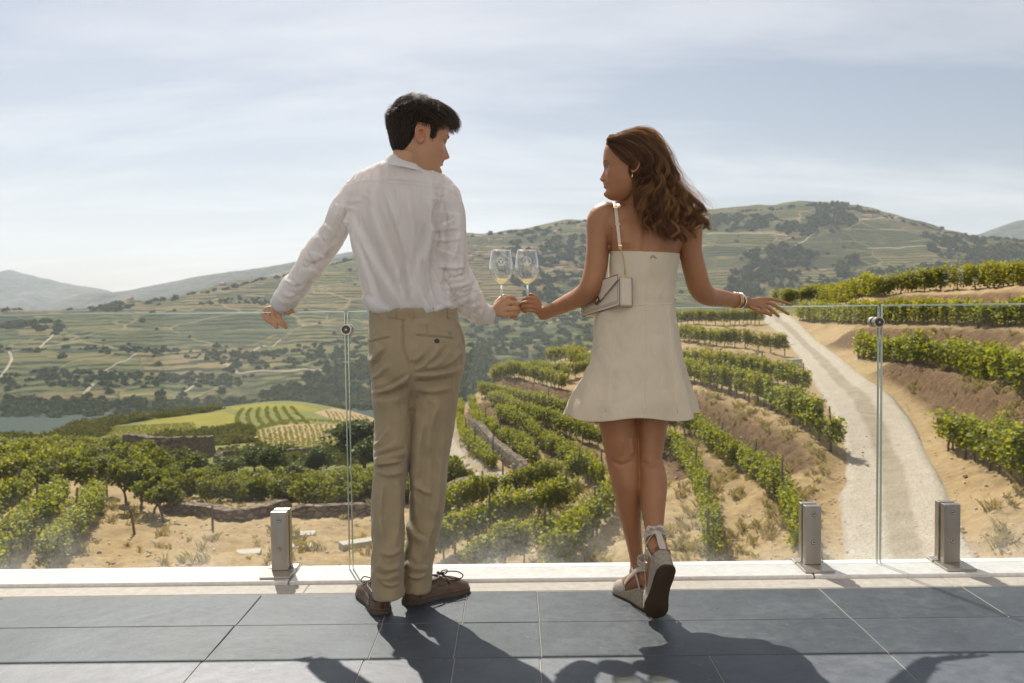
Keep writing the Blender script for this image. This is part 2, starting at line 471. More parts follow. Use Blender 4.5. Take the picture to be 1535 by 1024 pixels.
MAT_SOIL = M.surf(M.bsdf(soil, 0.95, Normal=M.bump(hgt, 0.9, 0.12), Specular_IOR_Level=0.15))

def hillside_z(x, y):
    z = near_z(x, y)
    return np.where(y > 420, z + (-103 - z) * np.clip((y - 420) / 250, 0, 1) ** 1.0, np.maximum(z, -103))
me, X, Y, Z = polar_grid('hillside', R(-50), R(48), 760, 6.0, 760, 800, hillside_z, None)
near_fade = np.clip((200 - Y) / 100, 0, 1)
rm = np.zeros(len(X)); mk = (Y < 135) & (X > 3)
rm[mk] = road_mask(X[mk], Y[mk])
nz = np.zeros(len(X)); sel = Y < 150
co = np.column_stack([X, Y, Z])
nz[sel] = fnoise(co[sel] * [1, 1, 0], 0.9, 5.0, 4) * 0.13 + fnoise(co[sel] * [1, 1, 0], 3.3, 2.0, 2) * 0.035
Z2 = Z + nz * (1 - rm) * near_fade - rm * 0.10
set_co(me, np.column_stack([X, Y, Z2]))
bank = np.zeros(len(X))
for poly, a in BANKW:
    m = (np.abs(X - poly[:, 0].mean()) < np.ptp(poly[:, 0]) / 2 + 4) & (np.abs(Y - poly[:, 1].mean()) < np.ptp(poly[:, 1]) / 2 + 4)
    d, s, par = seg_dist(X[m], Y[m], poly)
    bank[m] = np.maximum(bank[m], np.exp(-((d - .15) / 0.95) ** 2) * ((par > 0.3) & (par < len(poly) - 1.3)))
set_attr(me, 'bank', np.clip(bank * 1.2, 0, 1))
pxy = project(np.column_stack([X, Y, Z]))
grass = np.clip((Y - 48) / 15, 0, 1) * poly_mask(pxy, [(-400,752),(120,745),(260,752),(560,742),(640,742),(640,560),(-400,560)])
grass = np.maximum(grass, (Y > 105).astype(float))
yellow = (poly_mask(pxy, [(152,652),(240,628),(335,617),(352,622),(360,638),(300,645)]) & (Y > 120) |
          poly_mask(pxy, [(345,611),(385,606),(440,606),(480,613),(470,617),(400,612),(352,615)]) & (Y > 120) |
          poly_mask(pxy, [(25,672),(35,662),(120,661),(115,672)]) & (Y > 100)).astype(float)
bare = poly_mask(pxy, [(376,668),(384,646),(430,636),(515,636),(528,640),(525,672),(415,674)]) & (Y > 120)
bare |= poly_mask(pxy, [(470,618),(500,612),(562,622),(566,640),(520,637)]) & (Y > 120)
set_attr(me, 'grass', grass * (1 - bare)); set_attr(me, 'yellow', yellow)
tag(link('hillside', me, MAT_SOIL), kind='structure')

# ---------------------------------------------------------------- road
M = Mat('road_surface'); pos = M.geo(); u = M.attr('across')
cob = M.n('ShaderNodeTexVoronoi', {'Vector': pos, 'Scale': 5.5, 'Randomness': 0.9}, feature='DISTANCE_TO_EDGE').outputs['Distance']
wob = M.math('MULTIPLY', M.math('SUBTRACT', M.noise(0.5, 3, 0.5, pos), 0.5), 0.16)
uu = M.math('ADD', u, wob)
tr = M.math('MAXIMUM', M.math('MULTIPLY', M.rng(uu, 0.02, 0.10, smooth=True), M.rng(uu, 0.44, 0.36, smooth=True)),
            M.math('MULTIPLY', M.rng(uu, 0.60, 0.67, smooth=True), M.rng(uu, 0.98, 0.90, smooth=True)))
pale = M.ramp(M.noise(2.2, 6, 0.7, pos), [(0.3, (0.34, 0.285, 0.22)), (0.7, (0.45, 0.39, 0.315))])
pale = M.mix(M.rng(cob, 0.0, 0.05, 0.55, 0.0), pale, (0.30, 0.22, 0.15))
dirt = M.ramp(M.noise(1.5, 6, 0.7, pos), [(0.3, (0.23, 0.185, 0.13)), (0.7, (0.33, 0.275, 0.20))])
colr = M.mix(M.math('MULTIPLY', tr, 0.9), dirt, pale)
MAT_ROAD = M.surf(M.bsdf(colr, 0.9, Normal=M.bump(M.math('ADD', M.noise(9, 4, 0.6, pos), M.math('MULTIPLY', M.rng(cob, 0, 0.08), 0.6)), 0.6, 0.05), Specular_IOR_Level=0.2))
K = 14
def strip(name, left, right, mat, lift=0.03, K=14, zf=near_z, thick=0.25):
    n = len(left); t = np.linspace(0, 1, K)
    V = left[:, None, :] * (1 - t)[None, :, None] + right[:, None, :] * t[None, :, None]
    x, y = V[..., 0].ravel(), V[..., 1].ravel(); z = zf(x, y) + lift
    edge = np.tile(np.minimum(t, 1 - t) < 1e-6, n); z = z - edge * thick
    i = (np.arange(n - 1)[:, None] * K + np.arange(K - 1)[None]).ravel()
    me = mesh_np(name, np.column_stack([x, y, z]), np.column_stack([i, i + 1, i + K + 1, i + K]))
    set_attr(me, 'across', np.tile(t, n))
    return me
def smooth_z(x, y):
    return near_raw(x, y)
tag(link('dirt_road', strip('dirt_road', road_l, road_r, MAT_ROAD, zf=smooth_z), MAT_ROAD), kind='structure')
# small path in the middle of the vineyard
pc = line_near([(681,640),(690,664),(706,688),(722,706),(745,722),(775,735)], 1.0)
tn = np.gradient(pc, axis=0); tn /= np.linalg.norm(tn, axis=1)[:, None]; nn = np.column_stack([-tn[:, 1], tn[:, 0]])
tag(link('vineyard_path', strip('vineyard_path', pc - nn * 0.9, pc + nn * 0.9, MAT_ROAD, zf=near_z), MAT_ROAD), kind='structure')

# ---------------------------------------------------------------- far hill, river, mountains
def far_z(x, y):
    z = far_raw(x, y)
    return z
M = Mat('far_hill_ground'); pos = M.geo()
sep = M.n('ShaderNodeSeparateXYZ', {0: pos})
warp = M.n('ShaderNodeTexNoise', {'Vector': pos, 'Scale': 0.006, 'Detail': 3.0}).outputs['Color']
wv = M.n('ShaderNodeVectorMath', {0: warp, 1: (120.0, 120.0, 60.0)}, operation='MULTIPLY').outputs[0]
pw = M.n('ShaderNodeVectorMath', {0: pos, 1: wv}, operation='ADD').outputs[0]
vor = M.n('ShaderNodeTexVoronoi', {'Vector': M.mapping(pw, (1, 0.8, 1.9), rot=(0, 0, R(20))), 'Scale': 0.0085, 'Randomness': 1.0})
cellr = M.n('ShaderNodeSeparateColor', {0: vor.outputs['Color']})
fld = M.ramp(cellr.outputs[0], [(0.0, (0.085, 0.095, 0.03)), (0.2, (0.15, 0.145, 0.05)), (0.42, (0.115, 0.12, 0.035)), (0.6, (0.21, 0.175, 0.075)), (0.8, (0.26, 0.19, 0.10)), (0.93, (0.17, 0.165, 0.045))])
fld.node.color_ramp.interpolation = 'CONSTANT'
edge = M.n('ShaderNodeTexVoronoi', {'Vector': M.mapping(pw, (1, 0.8, 1.9), rot=(0, 0, R(20))), 'Scale': 0.0085, 'Randomness': 1.0}, feature='DISTANCE_TO_EDGE').outputs['Distance']
scrub = M.rng(M.noise(0.012, 6, 0.65, pos), 0.50, 0.60, 0, 1, True)
scrubc = M.ramp(M.noise(0.05, 5, 0.75, pos), [(0.35, (0.035, 0.05, 0.018)), (0.55, (0.095, 0.095, 0.04)), (0.7, (0.22, 0.16, 0.09))])
# contour terraces: thin darker vine lines and paler banks following height
zz = M.math('ADD', M.math('ADD', sep.outputs[2], M.math('MULTIPLY', M.math('SUBTRACT', cellr.outputs[2], 0.5), 9.0)), M.math('MULTIPLY', M.noise(0.012, 3, 0.5, pos), 14.0))
fr = M.math('FRACT', M.math('MULTIPLY', zz, 0.215))
line = M.math('MULTIPLY', M.rng(fr, 0.0, 0.12, smooth=True), M.rng(fr, 0.62, 0.46, smooth=True))
line = M.math('MULTIPLY', line, M.rng(M.noise(0.05, 4, 0.7, pos), 0.28, 0.44))
fld = M.mix(M.math('MULTIPLY', line, 0.95), fld, (0.016, 0.027, 0.005))
tall = M.math('FRACT', M.math('MULTIPLY', zz, 0.215 / 6))
bankl = M.math('MULTIPLY', M.rng(tall, 0.0, 0.03), M.rng(tall, 0.10, 0.07))
fld = M.mix(M.math('MULTIPLY', bankl, 0.6), fld, (0.34, 0.25, 0.15))
fld = M.mix(M.rng(edge, 0.0, 0.03, 0.9, 0.0), fld, M.mix(M.rng(cellr.outputs[1], 0.45, 0.5), (0.055, 0.07, 0.025), (0.34, 0.26, 0.17)))
fld = M.mix(M.math('MULTIPLY', scrub, 0.85), fld, scrubc)
fld = M.mix(M.rng(M.noise(0.09, 4, 0.7, pos), 0.60, 0.68, 0, 0.7), fld, (0.04, 0.055, 0.02))
fld = M.mix(1.0, fld, (.70, .69, .49), 'MULTIPLY')
MAT_FAR = M.surf(M.bsdf(fld, 0.95, Specular_IOR_Level=0.1, Normal=M.bump(M.math('ADD', M.noise(0.06, 5, 0.7, pos), M.math('MULTIPLY', line, 0.3)), 0.7, 5.0)))
def far_detail_z(x, y):
    z = far_z(x, y)
    c = np.column_stack([x, y, np.zeros(len(x))])
    g = fnoise(c, 1 / 190.0, 3.0, 4) * 7.0 + fnoise(c, 1 / 45.0, 8.0, 2) * 1.6
    w = np.clip((y - 850) / 150, 0, 1)
    return np.maximum(z + g * w, -102.5)
me, X, Y, Z = polar_grid('far_hill', R(-48), R(47), 560, 800, 2700, 240, far_detail_z, None)
tag(link('terraced_hill', me, MAT_FAR), kind='structure')
FARG = (X.reshape(240, 560), Y.reshape(240, 560), Z.reshape(240, 560))

M = Mat('river_water'); pos = M.geo()
MAT_WATER = M.surf(M.bsdf((0.055, 0.068, 0.055), 0.5, Specular_IOR_Level=0.04, Normal=M.bump(M.noise(0.25, 4, 0.6, pos), 0.25, 0.3), IOR=1.15))
me = mesh_np('river', [(-1100, 430, -100), (900, 430, -100), (1100, 1000, -100), (-1300, 1000, -100)], [(0, 1, 2, 3)], False)
tag(link('river', me, MAT_WATER), kind='structure')

M = Mat('mountain_ground'); pos = M.geo()
mc = M.ramp(M.noise(0.004, 7, 0.65, pos), [(0.35, (0.04, 0.05, 0.03)), (0.55, (0.075, 0.08, 0.05)), (0.7, (0.11, 0.10, 0.07))])
MAT_MTN = M.surf(M.bsdf(mc, 1.0, Normal=M.bump(M.noise(0.006, 6, 0.65, pos), 0.8, 60)))
def mountain(name, crest, D, depth, base=-150, rough=1.0, seed=0.0):
    c = catmull(crest, 14); rows = 26; V = []
    for i, (px, py) in enumerate(c):
        d = ray(px, py)
        for k in range(rows):
            s = k / (rows - 1); y = D - depth * (1 - s) if s < 1 else D
            x = d.x * D * (0.94 + 0.06 * s); zt = CAM.z + d.z * D
            z = base + (zt - base) * (s ** 1.25)
            g = mnoise.fractal(Vector((x / 700 + seed, y / 700, seed)), 0.7, 2, 5)
            z += g * 70 * rough * (1 - s) * s * 4 * .5 + mnoise.fractal(Vector((x / 160 + seed, y / 300, 1)), 0.8, 2, 4) * 9 * rough
            V.append((x, y, z))
        V.append((d.x * (D + depth), D + depth, base))
    k = rows + 1; n = len(c); i = (np.arange(n - 1)[:, None] * k + np.arange(k - 1)[None]).ravel()
    me = mesh_np(name, V, np.column_stack([i, i + k, i + k + 1, i + 1]))
    tag(link(name, me, MAT_MTN), kind='structure')
mountain('mountain', [(-500,440),(-300,425),(-120,430),(-60,418),(0,409),(22,407),(60,415),(110,427),(150,433),(200,450),(260,470)], 4300, 1300, rough=1.0, seed=1.7)
mountain('mountain_ridge', [(60,462),(120,442),(170,438),(230,428),(300,414),(360,406),(420,397),(480,386),(540,376),(620,372),(700,380),(780,400)], 3000, 700, rough=0.55, seed=4.2)
mountain('mountain_peak', [(1380,380),(1430,362),(1475,349),(1505,336),(1535,328),(1600,318),(1700,322),(1850,335),(2000,350)], 3400, 900, rough=0.7, seed=9.1)

# ================================================================ VINES
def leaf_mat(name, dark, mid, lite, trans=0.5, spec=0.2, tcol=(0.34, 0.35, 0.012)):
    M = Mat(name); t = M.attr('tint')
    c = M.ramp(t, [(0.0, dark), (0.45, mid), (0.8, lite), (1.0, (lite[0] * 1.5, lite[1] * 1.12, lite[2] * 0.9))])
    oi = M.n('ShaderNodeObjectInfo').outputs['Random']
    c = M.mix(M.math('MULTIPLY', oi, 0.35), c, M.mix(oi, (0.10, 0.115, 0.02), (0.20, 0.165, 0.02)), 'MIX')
    b = M.bsdf(c, 0.5, Specular_IOR_Level=spec)
    tr = M.n('ShaderNodeBsdfTranslucent'); M.set(tr.inputs[0], M.mix(0.65, c, tcol))
    mx = M.n('ShaderNodeMixShader', {0: trans}); M.t.links.new(b.outputs[0], mx.inputs[1]); M.t.links.new(tr.outputs[0], mx.inputs[2])
    return M.surf(mx)
MAT_VINE = leaf_mat('vine_leaf', (0.030, 0.064, 0.003), (0.125, 0.165, 0.006), (0.34, 0.30, 0.010), 0.5, 0.25, (0.46, 0.45, 0.014))
MAT_TREE = leaf_mat('tree_leaf', (0.016, 0.036, 0.006), (0.042, 0.070, 0.011), (0.10, 0.115, 0.016), 0.32, 0.15, (0.16, 0.20, 0.01))
MAT_ORCH = leaf_mat('orchard_leaf', (0.045, 0.065, 0.008), (0.115, 0.130, 0.014), (0.23, 0.20, 0.02), 0.45, 0.15)
MAT_SCRUB = leaf_mat('scrub_leaf', (0.035, 0.045, 0.012), (0.075, 0.085, 0.022), (0.13, 0.125, 0.035), 0.25, 0.0, (0.14, 0.15, 0.02))
MAT_FARLEAF = leaf_mat('far_leaf', (0.024, 0.042, 0.010), (0.050, 0.070, 0.017), (0.090, 0.105, 0.026), 0.12, 0.0, (0.06, 0.08, 0.015))
M = Mat('vine_bark'); MAT_BARK = M.surf(M.bsdf(M.ramp(M.noise(30, 4, 0.6, M.n('ShaderNodeTexCoord').outputs['Object']), [(0.3, (0.05, 0.035, 0.025)), (0.7, (0.16, 0.12, 0.085))]), 0.9))

def leaf_cloud(centers, size, rng_, tint, flat=0.5, up=0.35):
    """one small bent leaf (two quads sharing a rib) at each centre"""
    n = len(centers)
    d = rng_.normal(size=(n, 3)); d[:, 2] *= flat; d /= np.linalg.norm(d, axis=1)[:, None]
    nrm = rng_.normal(size=(n, 3)); nrm[:, 2] = np.abs(nrm[:, 2]) + up
    s = np.cross(d, nrm); s /= np.linalg.norm(s, axis=1)[:, None] + 1e-9
    nrm = np.cross(s, d)
    L = size * rng_.uniform(0.7, 1.3, n)[:, None]; Wd = L * 0.52
    a = centers - d * L * 0.5; b = centers + d * L * 0.5
    mid = centers + nrm * L * 0.02
    l = mid + s * Wd - nrm * L * 0.14; r = mid - s * Wd - nrm * L * 0.14
    V = np.stack([a, l, b, r], 1).reshape(-1, 3)
    i = np.arange(n) * 4
    F = np.column_stack([np.concatenate([i, i]), np.concatenate([i + 1, i + 2]), np.concatenate([i + 2, i + 3])])
    return V, F, np.repeat(tint, 4)
def vine_variant(k, nleaf=840, size=0.125, length=1.5):
    r = np.random.default_rng(100 + k)
    # several shoots rising from the cordon, leaves along each
    C = []
    ns = 15
    for j in range(ns):
        x0 = r.uniform(-length / 2, length / 2); y0 = r.normal(0, 0.10)
        h = r.uniform(0.80, 1.10); lean = r.normal(0, [0.22, 0.09], 2)
        m = nleaf // ns
        t = r.uniform(0, 1, m) ** 0.85
        base = np.column_stack([x0 + lean[0] * t, y0 + lean[1] * t * 1.2, 0.50 + h * t])
        C.append(base + r.normal(0, 1, (m, 3)) * [0.13, 0.10, 0.09])
    C = np.vstack(C)
    # hanging skirt low on the row
    C[:, 2] = np.maximum(C[:, 2], 0.30)
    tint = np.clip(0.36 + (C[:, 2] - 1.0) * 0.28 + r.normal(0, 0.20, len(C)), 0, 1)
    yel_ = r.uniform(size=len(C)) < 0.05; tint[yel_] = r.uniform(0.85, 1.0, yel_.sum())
    V, F, T = leaf_cloud(C, size, r, tint)
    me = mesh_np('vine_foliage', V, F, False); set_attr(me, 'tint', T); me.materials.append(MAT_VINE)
    g = Geo(); bend = r.normal(0, 0.05, 4)
    g.tube([(0, 0, -0.15), (bend[0], bend[1], 0.3), (bend[2], bend[3], 0.68), (bend[2] + 0.05, bend[3], 0.8)], [0.045, 0.035, 0.035, 0.02], 6, smooth=2)
    g.tube([(bend[2], bend[3], 0.66), (0.4, 0.02, 0.78), (0.7, 0, 0.8)], [0.022, 0.016, 0.01], 5)
    g.tube([(bend[2], bend[3], 0.66), (-0.4, -0.02, 0.76), (-0.7, 0, 0.8)], [0.022, 0.016, 0.01], 5)
    tm = g.mesh('vine_trunk'); tm.materials.append(MAT_BARK)
    return me, tm
VINES = [vine_variant(k) for k in range(9)]

ROWS = [  # (picture polyline along the foot of the row, what it stands beside, scale)
 ([(855,548),(930,566),(1000,572),(1039,577),(1074,590),(1109,602),(1156,619),(1186,641),(1215,660),(1243,678)], 'in the row curving down to the left edge of the dirt road', 1.05),
 ([(845,572),(930,553),(1025,552),(1090,562),(1150,575),(1203,590)], 'in the second row above, ending at the stone edged road bend', .95),
 ([(1020,512),(1078,520),(1147,528),(1176,532)], 'in the short row just below the road top on the hill nose', 1.0),
 ([(965,489),(1020,487),(1078,488),(1138,485)], 'in the far row with bare trunks beside the top of the road', 1.0),
 ([(741,569),(775,576),(806,583),(843,595)], 'in the row above the bare earth bank left of the cream dress', .9),
 ([(762,556),(800,563),(845,575)], 'in the crest row left of the cream dress', .85),
 ([(826,539),(848,541),(870,541)], 'in the topmost short row left of the cream dress', 1.0),
 ([(722,596),(770,607),(830,624),(880,641),(960,648),(1035,644),(1064,668),(1105,697),(1137,722),(1166,752),(1184,780),(1195,818),(1197,838)], 'in the row ending behind the metal glass clamp under the road', .80),
 ([(738,612),(790,635),(850,661),(905,676),(960,674),(1008,682),(1033,707),(1045,736),(1055,764),(1061,787),(1063,818),(1064,846)], 'in the row running straight down right of the woman', .78),
 ([(748,632),(800,662),(840,687),(872,712),(900,733)], 'in the row ending left of the bare legs', .74),
 ([(707,610),(716,635),(745,656),(775,676),(800,697)], 'in the row on top of the dry stone wall', .74),
 ([(690,606),(688,632),(700,664),(720,688),(737,703)], 'in the row below the dry stone wall beside the narrow path', .72),
 ([(864,724),(835,732),(800,742),(740,756),(690,777),(640,800)], 'in the upper thick row between the two people', .88),
 ([(848,767),(790,787),(730,808),(670,838),(630,856)], 'in the middle thick row between the two people', .88),
 ([(812,836),(760,854),(715,872),(660,900)], 'in the lowest thick row between the two people', .9),
 ([(945,742),(915,772),(890,802),(865,832),(838,864)], 'in the row just left of the woman wedge shoes', .85),
 ([(150,768),(133,790),(114,814),(94,842),(70,872)], 'in the row with the bare earth lane at its right, lower left', .85),
 ([(92,764),(74,784),(50,812),(22,842),(-5,870)], 'in the second row from the bare lane, lower left', .85),
 ([(34,764),(8,780),(-22,800),(-50,825)], 'in the row at the lower left picture edge', .9),
 ([(1425,678),(1450,688),(1490,708),(1535,734),(1570,754)], 'in the lowest row on the right slope, below the earth bank', 1.2),
 ([(1288,533),(1325,541),(1370,551),(1425,566),(1480,582),(1535,598),(1590,615)], 'in the row starting behind the glass joint knob', 1.25),
 ([(1200,479),(1250,483),(1300,487),(1350,489),(1430,492),(1535,494),(1600,496)], 'in the row crossing behind the glass top edge', 1.35),
 ([(1172,459),(1230,452),(1300,445),(1350,441),(1400,438),(1470,434),(1535,429),(1600,424)], 'in the top row along the skyline of the right slope', 1.5),
 ([(0,735),(60,724),(115,713)], 'in the left upper block, front row', 1.0),
 ([(-20,708),(60,702),(150,697)], 'in the left upper block, middle row', 1.05),
 ([(-20,688),(80,683),(170,680),(235,682)], 'in the left upper block, back row', 1.05),
]
OUT = len(ROWS)     # rows that run on past the edges of the picture
ROWS += [([(-60 - k * 62, 772), (-92 - k * 70, 800), (-140 - k * 84, 850)], 'past the picture edge', .9) for k in range(5)]
ROWS += [([(-40, 736 - 26 * k), (-160, 738 - 26 * k), (-330, 742 - 26 * k)], 'past the picture edge', 1.05) for k in range(3)]
ROWS += [([(1600, 616 + 70 * k), (1680, 640 + 84 * k), (1790, 680 + 96 * k)], 'past the picture edge', 1.1) for k in range(2)]
plants = []
for ri, (pts, where, sc) in enumerate(ROWS):
    poly = line_near(pts, 0.98 * sc)
    dirs = np.gradient(poly, axis=0)
    z = near_z(poly[:, 0], poly[:, 1])
    for (x, y), (dx, dy), zz_ in zip(poly, dirs, z):
        plants.append((y, ri, x, zz_, math.atan2(dy, dx), sc))
plants.sort(key=lambda p: p[0])
pv = project(np.array([(p[2], p[0], p[3]) for p in plants]))
inview = [(-30 < a < 1565 and b < 870) for a, b in pv]
vis = [p for p, v in zip(plants, inview) if v and p[1] < OUT]; beyond = [p for p in plants if p[1] >= OUT]
near_p, far_p = vis[:300], vis[300:]
for i, (y, ri, x, z, ang, sc) in enumerate(near_p):
    lm, tm = VINES[random.randrange(len(VINES))]
    t = empty_fast = bpy.data.objects.new('grapevine', None); COL.objects.link(t)
    t.location = (x + random.uniform(-.06, .06), y + random.uniform(-.06, .06), z - 0.03 - (0.22 * sc if sc > 1.2 else 0))
    t.rotation_euler = (0, 0, ang + (math.pi if random.random() < 0.5 else 0) + random.uniform(-.12, .12))
    s = sc * random.uniform(0.82, 1.12); t.scale = (sc * 1.05, sc * random.uniform(0.85, 1.15), s)
    tag(t, 'leafy grapevine ' + ROWS[ri][1], 'grapevine', 'grapevines ' + ROWS[ri][1])
    for nm, d in (('foliage', lm), ('trunk', tm)):
        c = bpy.data.objects.new(nm, d); COL.objects.link(c); c.parent = t
def merged(name, items, mats, variants, kind='stuff', label=None, cat=None):
    """many small plants as ONE object: items = (variant index, x, y, z, angle, scale xyz)"""
    VV, FF, TT, MI, n = [], [], [], [], 0
    for vi, x, y, z, ang, s in items:
        for (V, F, T, mi) in variants[vi]:
            c, sn = math.cos(ang), math.sin(ang); q = V * np.asarray(s)
            VV.append(np.column_stack([q[:, 0] * c - q[:, 1] * sn + x, q[:, 0] * sn + q[:, 1] * c + y, q[:, 2] + z]))
            FF.append(F + n); TT.append(np.clip(T + random.uniform(-.22, .30), 0, 1)); MI.append(np.full(len(F), mi)); n += len(V)
    me = mesh_np(name, np.vstack(VV), np.vstack(FF), False)
    set_attr(me, 'tint', np.concatenate(TT))
    for m in mats: me.materials.append(m)
    if len(mats) > 1: me.polygons.foreach_set('material_index', np.concatenate(MI).astype(np.int32))
    o = link(name, me); tag(o, label, cat, None, kind); return o
def tri_data(me):
    me.calc_loop_triangles(); F = np.empty(len(me.loop_triangles) * 3, dtype=np.int32); me.loop_triangles.foreach_get('vertices', F)
    return get_co(me).copy(), F.reshape(-1, 3)
lod = []
for lm, tm in VINES:
    V, F = tri_data(lm); T = np.empty(len(V), dtype=np.float32); lm.attributes['tint'].data.foreach_get('value', T)
    V2, F2 = tri_data(tm)
    lod.append([(V, F, T, 0), (V2, F2, np.zeros(len(V2)), 1)])
if far_p:
    merged('distant_grapevines', [(random.randrange(9), p[2], p[0], p[3] - .03 - (0.22 * p[5] if p[5] > 1.2 else 0), p[4], (p[5] * 1.05, p[5], p[5] * random.uniform(.85, 1.1))) for p in far_p + beyond], [MAT_VINE, MAT_BARK], lod,
           label='far rows of grapevines on the right skyline and hill crest', cat='grapevines')

# trellis posts standing in the nearer rows
gp = Geo(); gp.tube([(0, 0, -.3), (.01, 0, .8), (0, .01, 1.72)], [.042, .040, .036], 7, smooth=2); POST = gp.mesh('trellis_post'); POST.materials.append(MAT_BARK)
for ri, (pts, where, sc) in enumerate(ROWS[:OUT]):
    poly = line_near(pts, 4.6); zz_ = near_z(poly[:, 0], poly[:, 1]); q = project(np.column_stack([poly, zz_]))
    for (x, y), z, (a, b) in zip(poly, zz_, q):
        if y > 62 or not (-10 < a < 1545 and b < 850): continue
        o = bpy.data.objects.new('trellis_post', POST); COL.objects.link(o); o.location = (x + random.uniform(-.1, .1), y - .12, z); o.scale = (1, 1, random.uniform(.92, 1.08)); o.rotation_euler = (random.uniform(-.05, .05), random.uniform(-.05, .05), random.uniform(0, 6))
        tag(o, 'weathered wooden post ' + where.replace('ending ', ''), 'trellis post', 'trellis posts ' + where)

# ================================================================ TREES AND BUSHES
def crown_pts(r, n, rad, clumps, squash=0.8):
    C = []
    for k in range(clumps):
        d = r.normal(size=3); d /= np.linalg.norm(d); d[2] = d[2] * 0.8 + 0.15
        c = d * rad * r.uniform(0.35, 0.78) * [1, 1, squash]; rr = rad * r.uniform(0.28, 0.46)
        m = n // clumps; q = r.normal(size=(m, 3)); q /= np.linalg.norm(q, axis=1)[:, None]
        C.append(c + q * (rr * r.uniform(0.55, 1.05, m) ** 0.6)[:, None] * [1, 1, 0.85])
    return np.vstack(C)
def tree_variant(k, n=1500, rad=1.0, size=0.14, trunk=0.9, clumps=16, mat=None, squash=0.8, tr=0.06):
    r = np.random.default_rng(500 + k)
    C = crown_pts(r, n, rad, clumps, squash)
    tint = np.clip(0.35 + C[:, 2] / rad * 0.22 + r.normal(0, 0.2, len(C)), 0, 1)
    C[:, 2] += trunk + rad * squash * 0.85
    V, F, T = leaf_cloud(C, size, r, tint)
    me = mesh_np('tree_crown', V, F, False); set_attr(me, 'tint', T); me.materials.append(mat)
    g = Geo(); top = trunk + rad * 0.9; b = r.normal(0, 0.1, 2)
    g.tube([(0, 0, -0.3), (b[0] * .5, b[1] * .5, trunk * .6), (b[0], b[1], trunk), (b[0], b[1], top)], [tr * 1.4, tr, tr * .8, tr * .3], 7, smooth=2)
    for j in range(5):
        a = r.uniform(0, 6.28); L = rad * r.uniform(.5, .8)
        g.tube([(b[0], b[1], trunk * r.uniform(.8, 1)), (b[0] + math.cos(a) * L * .5, b[1] + math.sin(a) * L * .5, trunk + rad * .45), (b[0] + math.cos(a) * L, b[1] + math.sin(a) * L, trunk + rad * r.uniform(.6, 1.1))], [tr * .6, tr * .4, tr * .15], 5, smooth=2)
    tm = g.mesh('tree_trunk'); tm.materials.append(MAT_BARK)
    return me, tm
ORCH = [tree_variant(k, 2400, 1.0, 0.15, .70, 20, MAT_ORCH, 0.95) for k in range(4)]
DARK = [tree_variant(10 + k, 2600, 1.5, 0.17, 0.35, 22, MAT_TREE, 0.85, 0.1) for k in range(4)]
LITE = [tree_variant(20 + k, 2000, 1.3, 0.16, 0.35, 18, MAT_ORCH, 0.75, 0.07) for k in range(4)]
def plant(name, var, px, py, hpx, label, cat, group, wide=1.0, d0=20):
    p = hit(px, py, near_raw, d0, 330)
    lm, tm = var
    zs = get_co(lm)[:, 2].max()
    s = hpx * p.y / FPX / zs
    t = bpy.data.objects.new(name, None); COL.objects.link(t)
    t.location = (p.x, p.y, p.z - (0.55 * s if name == 'bush' else 0)); t.scale = (s * wide, s * wide, s * (1.2 if name == 'bush' else 1)); t.rotation_euler = (0, 0, random.uniform(0, 6.28))
    tag(t, label, cat, group)
    for nm, d in (('crown', lm), ('trunk', tm)):
        c = bpy.data.objects.new(nm, d); COL.objects.link(c); c.parent = t
for i, (px, py, h) in enumerate([(190,757,72),(211,767,78),(228,775,74),(246,783,68),(120,752,70),(160,745,66),(262,770,40)]):
    plant('orchard_tree', ORCH[i % 4], px, py, h, ['leftmost of the small trees on bare earth left of the low stone wall', 'small yellow green tree second from the left on bare earth', 'small yellow green tree third from the left on bare earth', 'small tree nearest the end of the low stone wall', 'small tree at the head of the bare lane between two vine rows', 'bushy young tree behind the vine row by the bare lane', 'low shrub at the corner of the low stone wall'][i], 'tree', 'small orchard trees on the bare ground', 1.0)
for i, (px, py, h, w) in enumerate([(382,706,44,1.1),(412,716,50,1.0),(476,712,46,1.15),(545,706,78,1.25),(338,722,42,1.2),(300,728,52,1.1),(440,726,34,1.3),(575,712,60,1.2),(270,712,44,1.0)]):
    plant('broadleaf_tree', DARK[i % 4], px, py, h, ['dark green round tree below the ruined field wall', 'dark green tree right of the ruined field wall', 'dark tree below the striped yellow green field', 'largest dark tree just left of the khaki trousers', 'low dark tree behind the long bush belt', 'dark tree in the shade of the tall dark stone wall', 'small dark bush tree between two larger ones', 'dark tree half hidden by the khaki trousers', 'dark tree under the left part of the tall stone wall'][i], 'tree', 'dark trees below the terraced fields', w)
lite = [(30,722,50),(85,716,54),(135,706,50),(180,716,60),(228,722,56),(20,690,36),(100,684,34),(165,684,36),(215,690,34),(285,745,50),(322,752,46),(362,752,42),(395,750,46),(430,752,44),(470,762,58),(505,758,52),(540,752,56),(575,748,50),(600,740,46),(670,728,52),(655,715,50),(690,722,30),(355,735,34),(500,735,38),(545,728,36),(255,738,44)]
lite += [(245,722,44),(275,728,46),(310,738,44),(345,745,40),(378,742,44),(412,744,46),(448,748,48),(485,750,52),(522,748,50),(558,744,50),(590,752,54),(620,756,50),(196,706,44),(150,726,46),(66,728,44)]
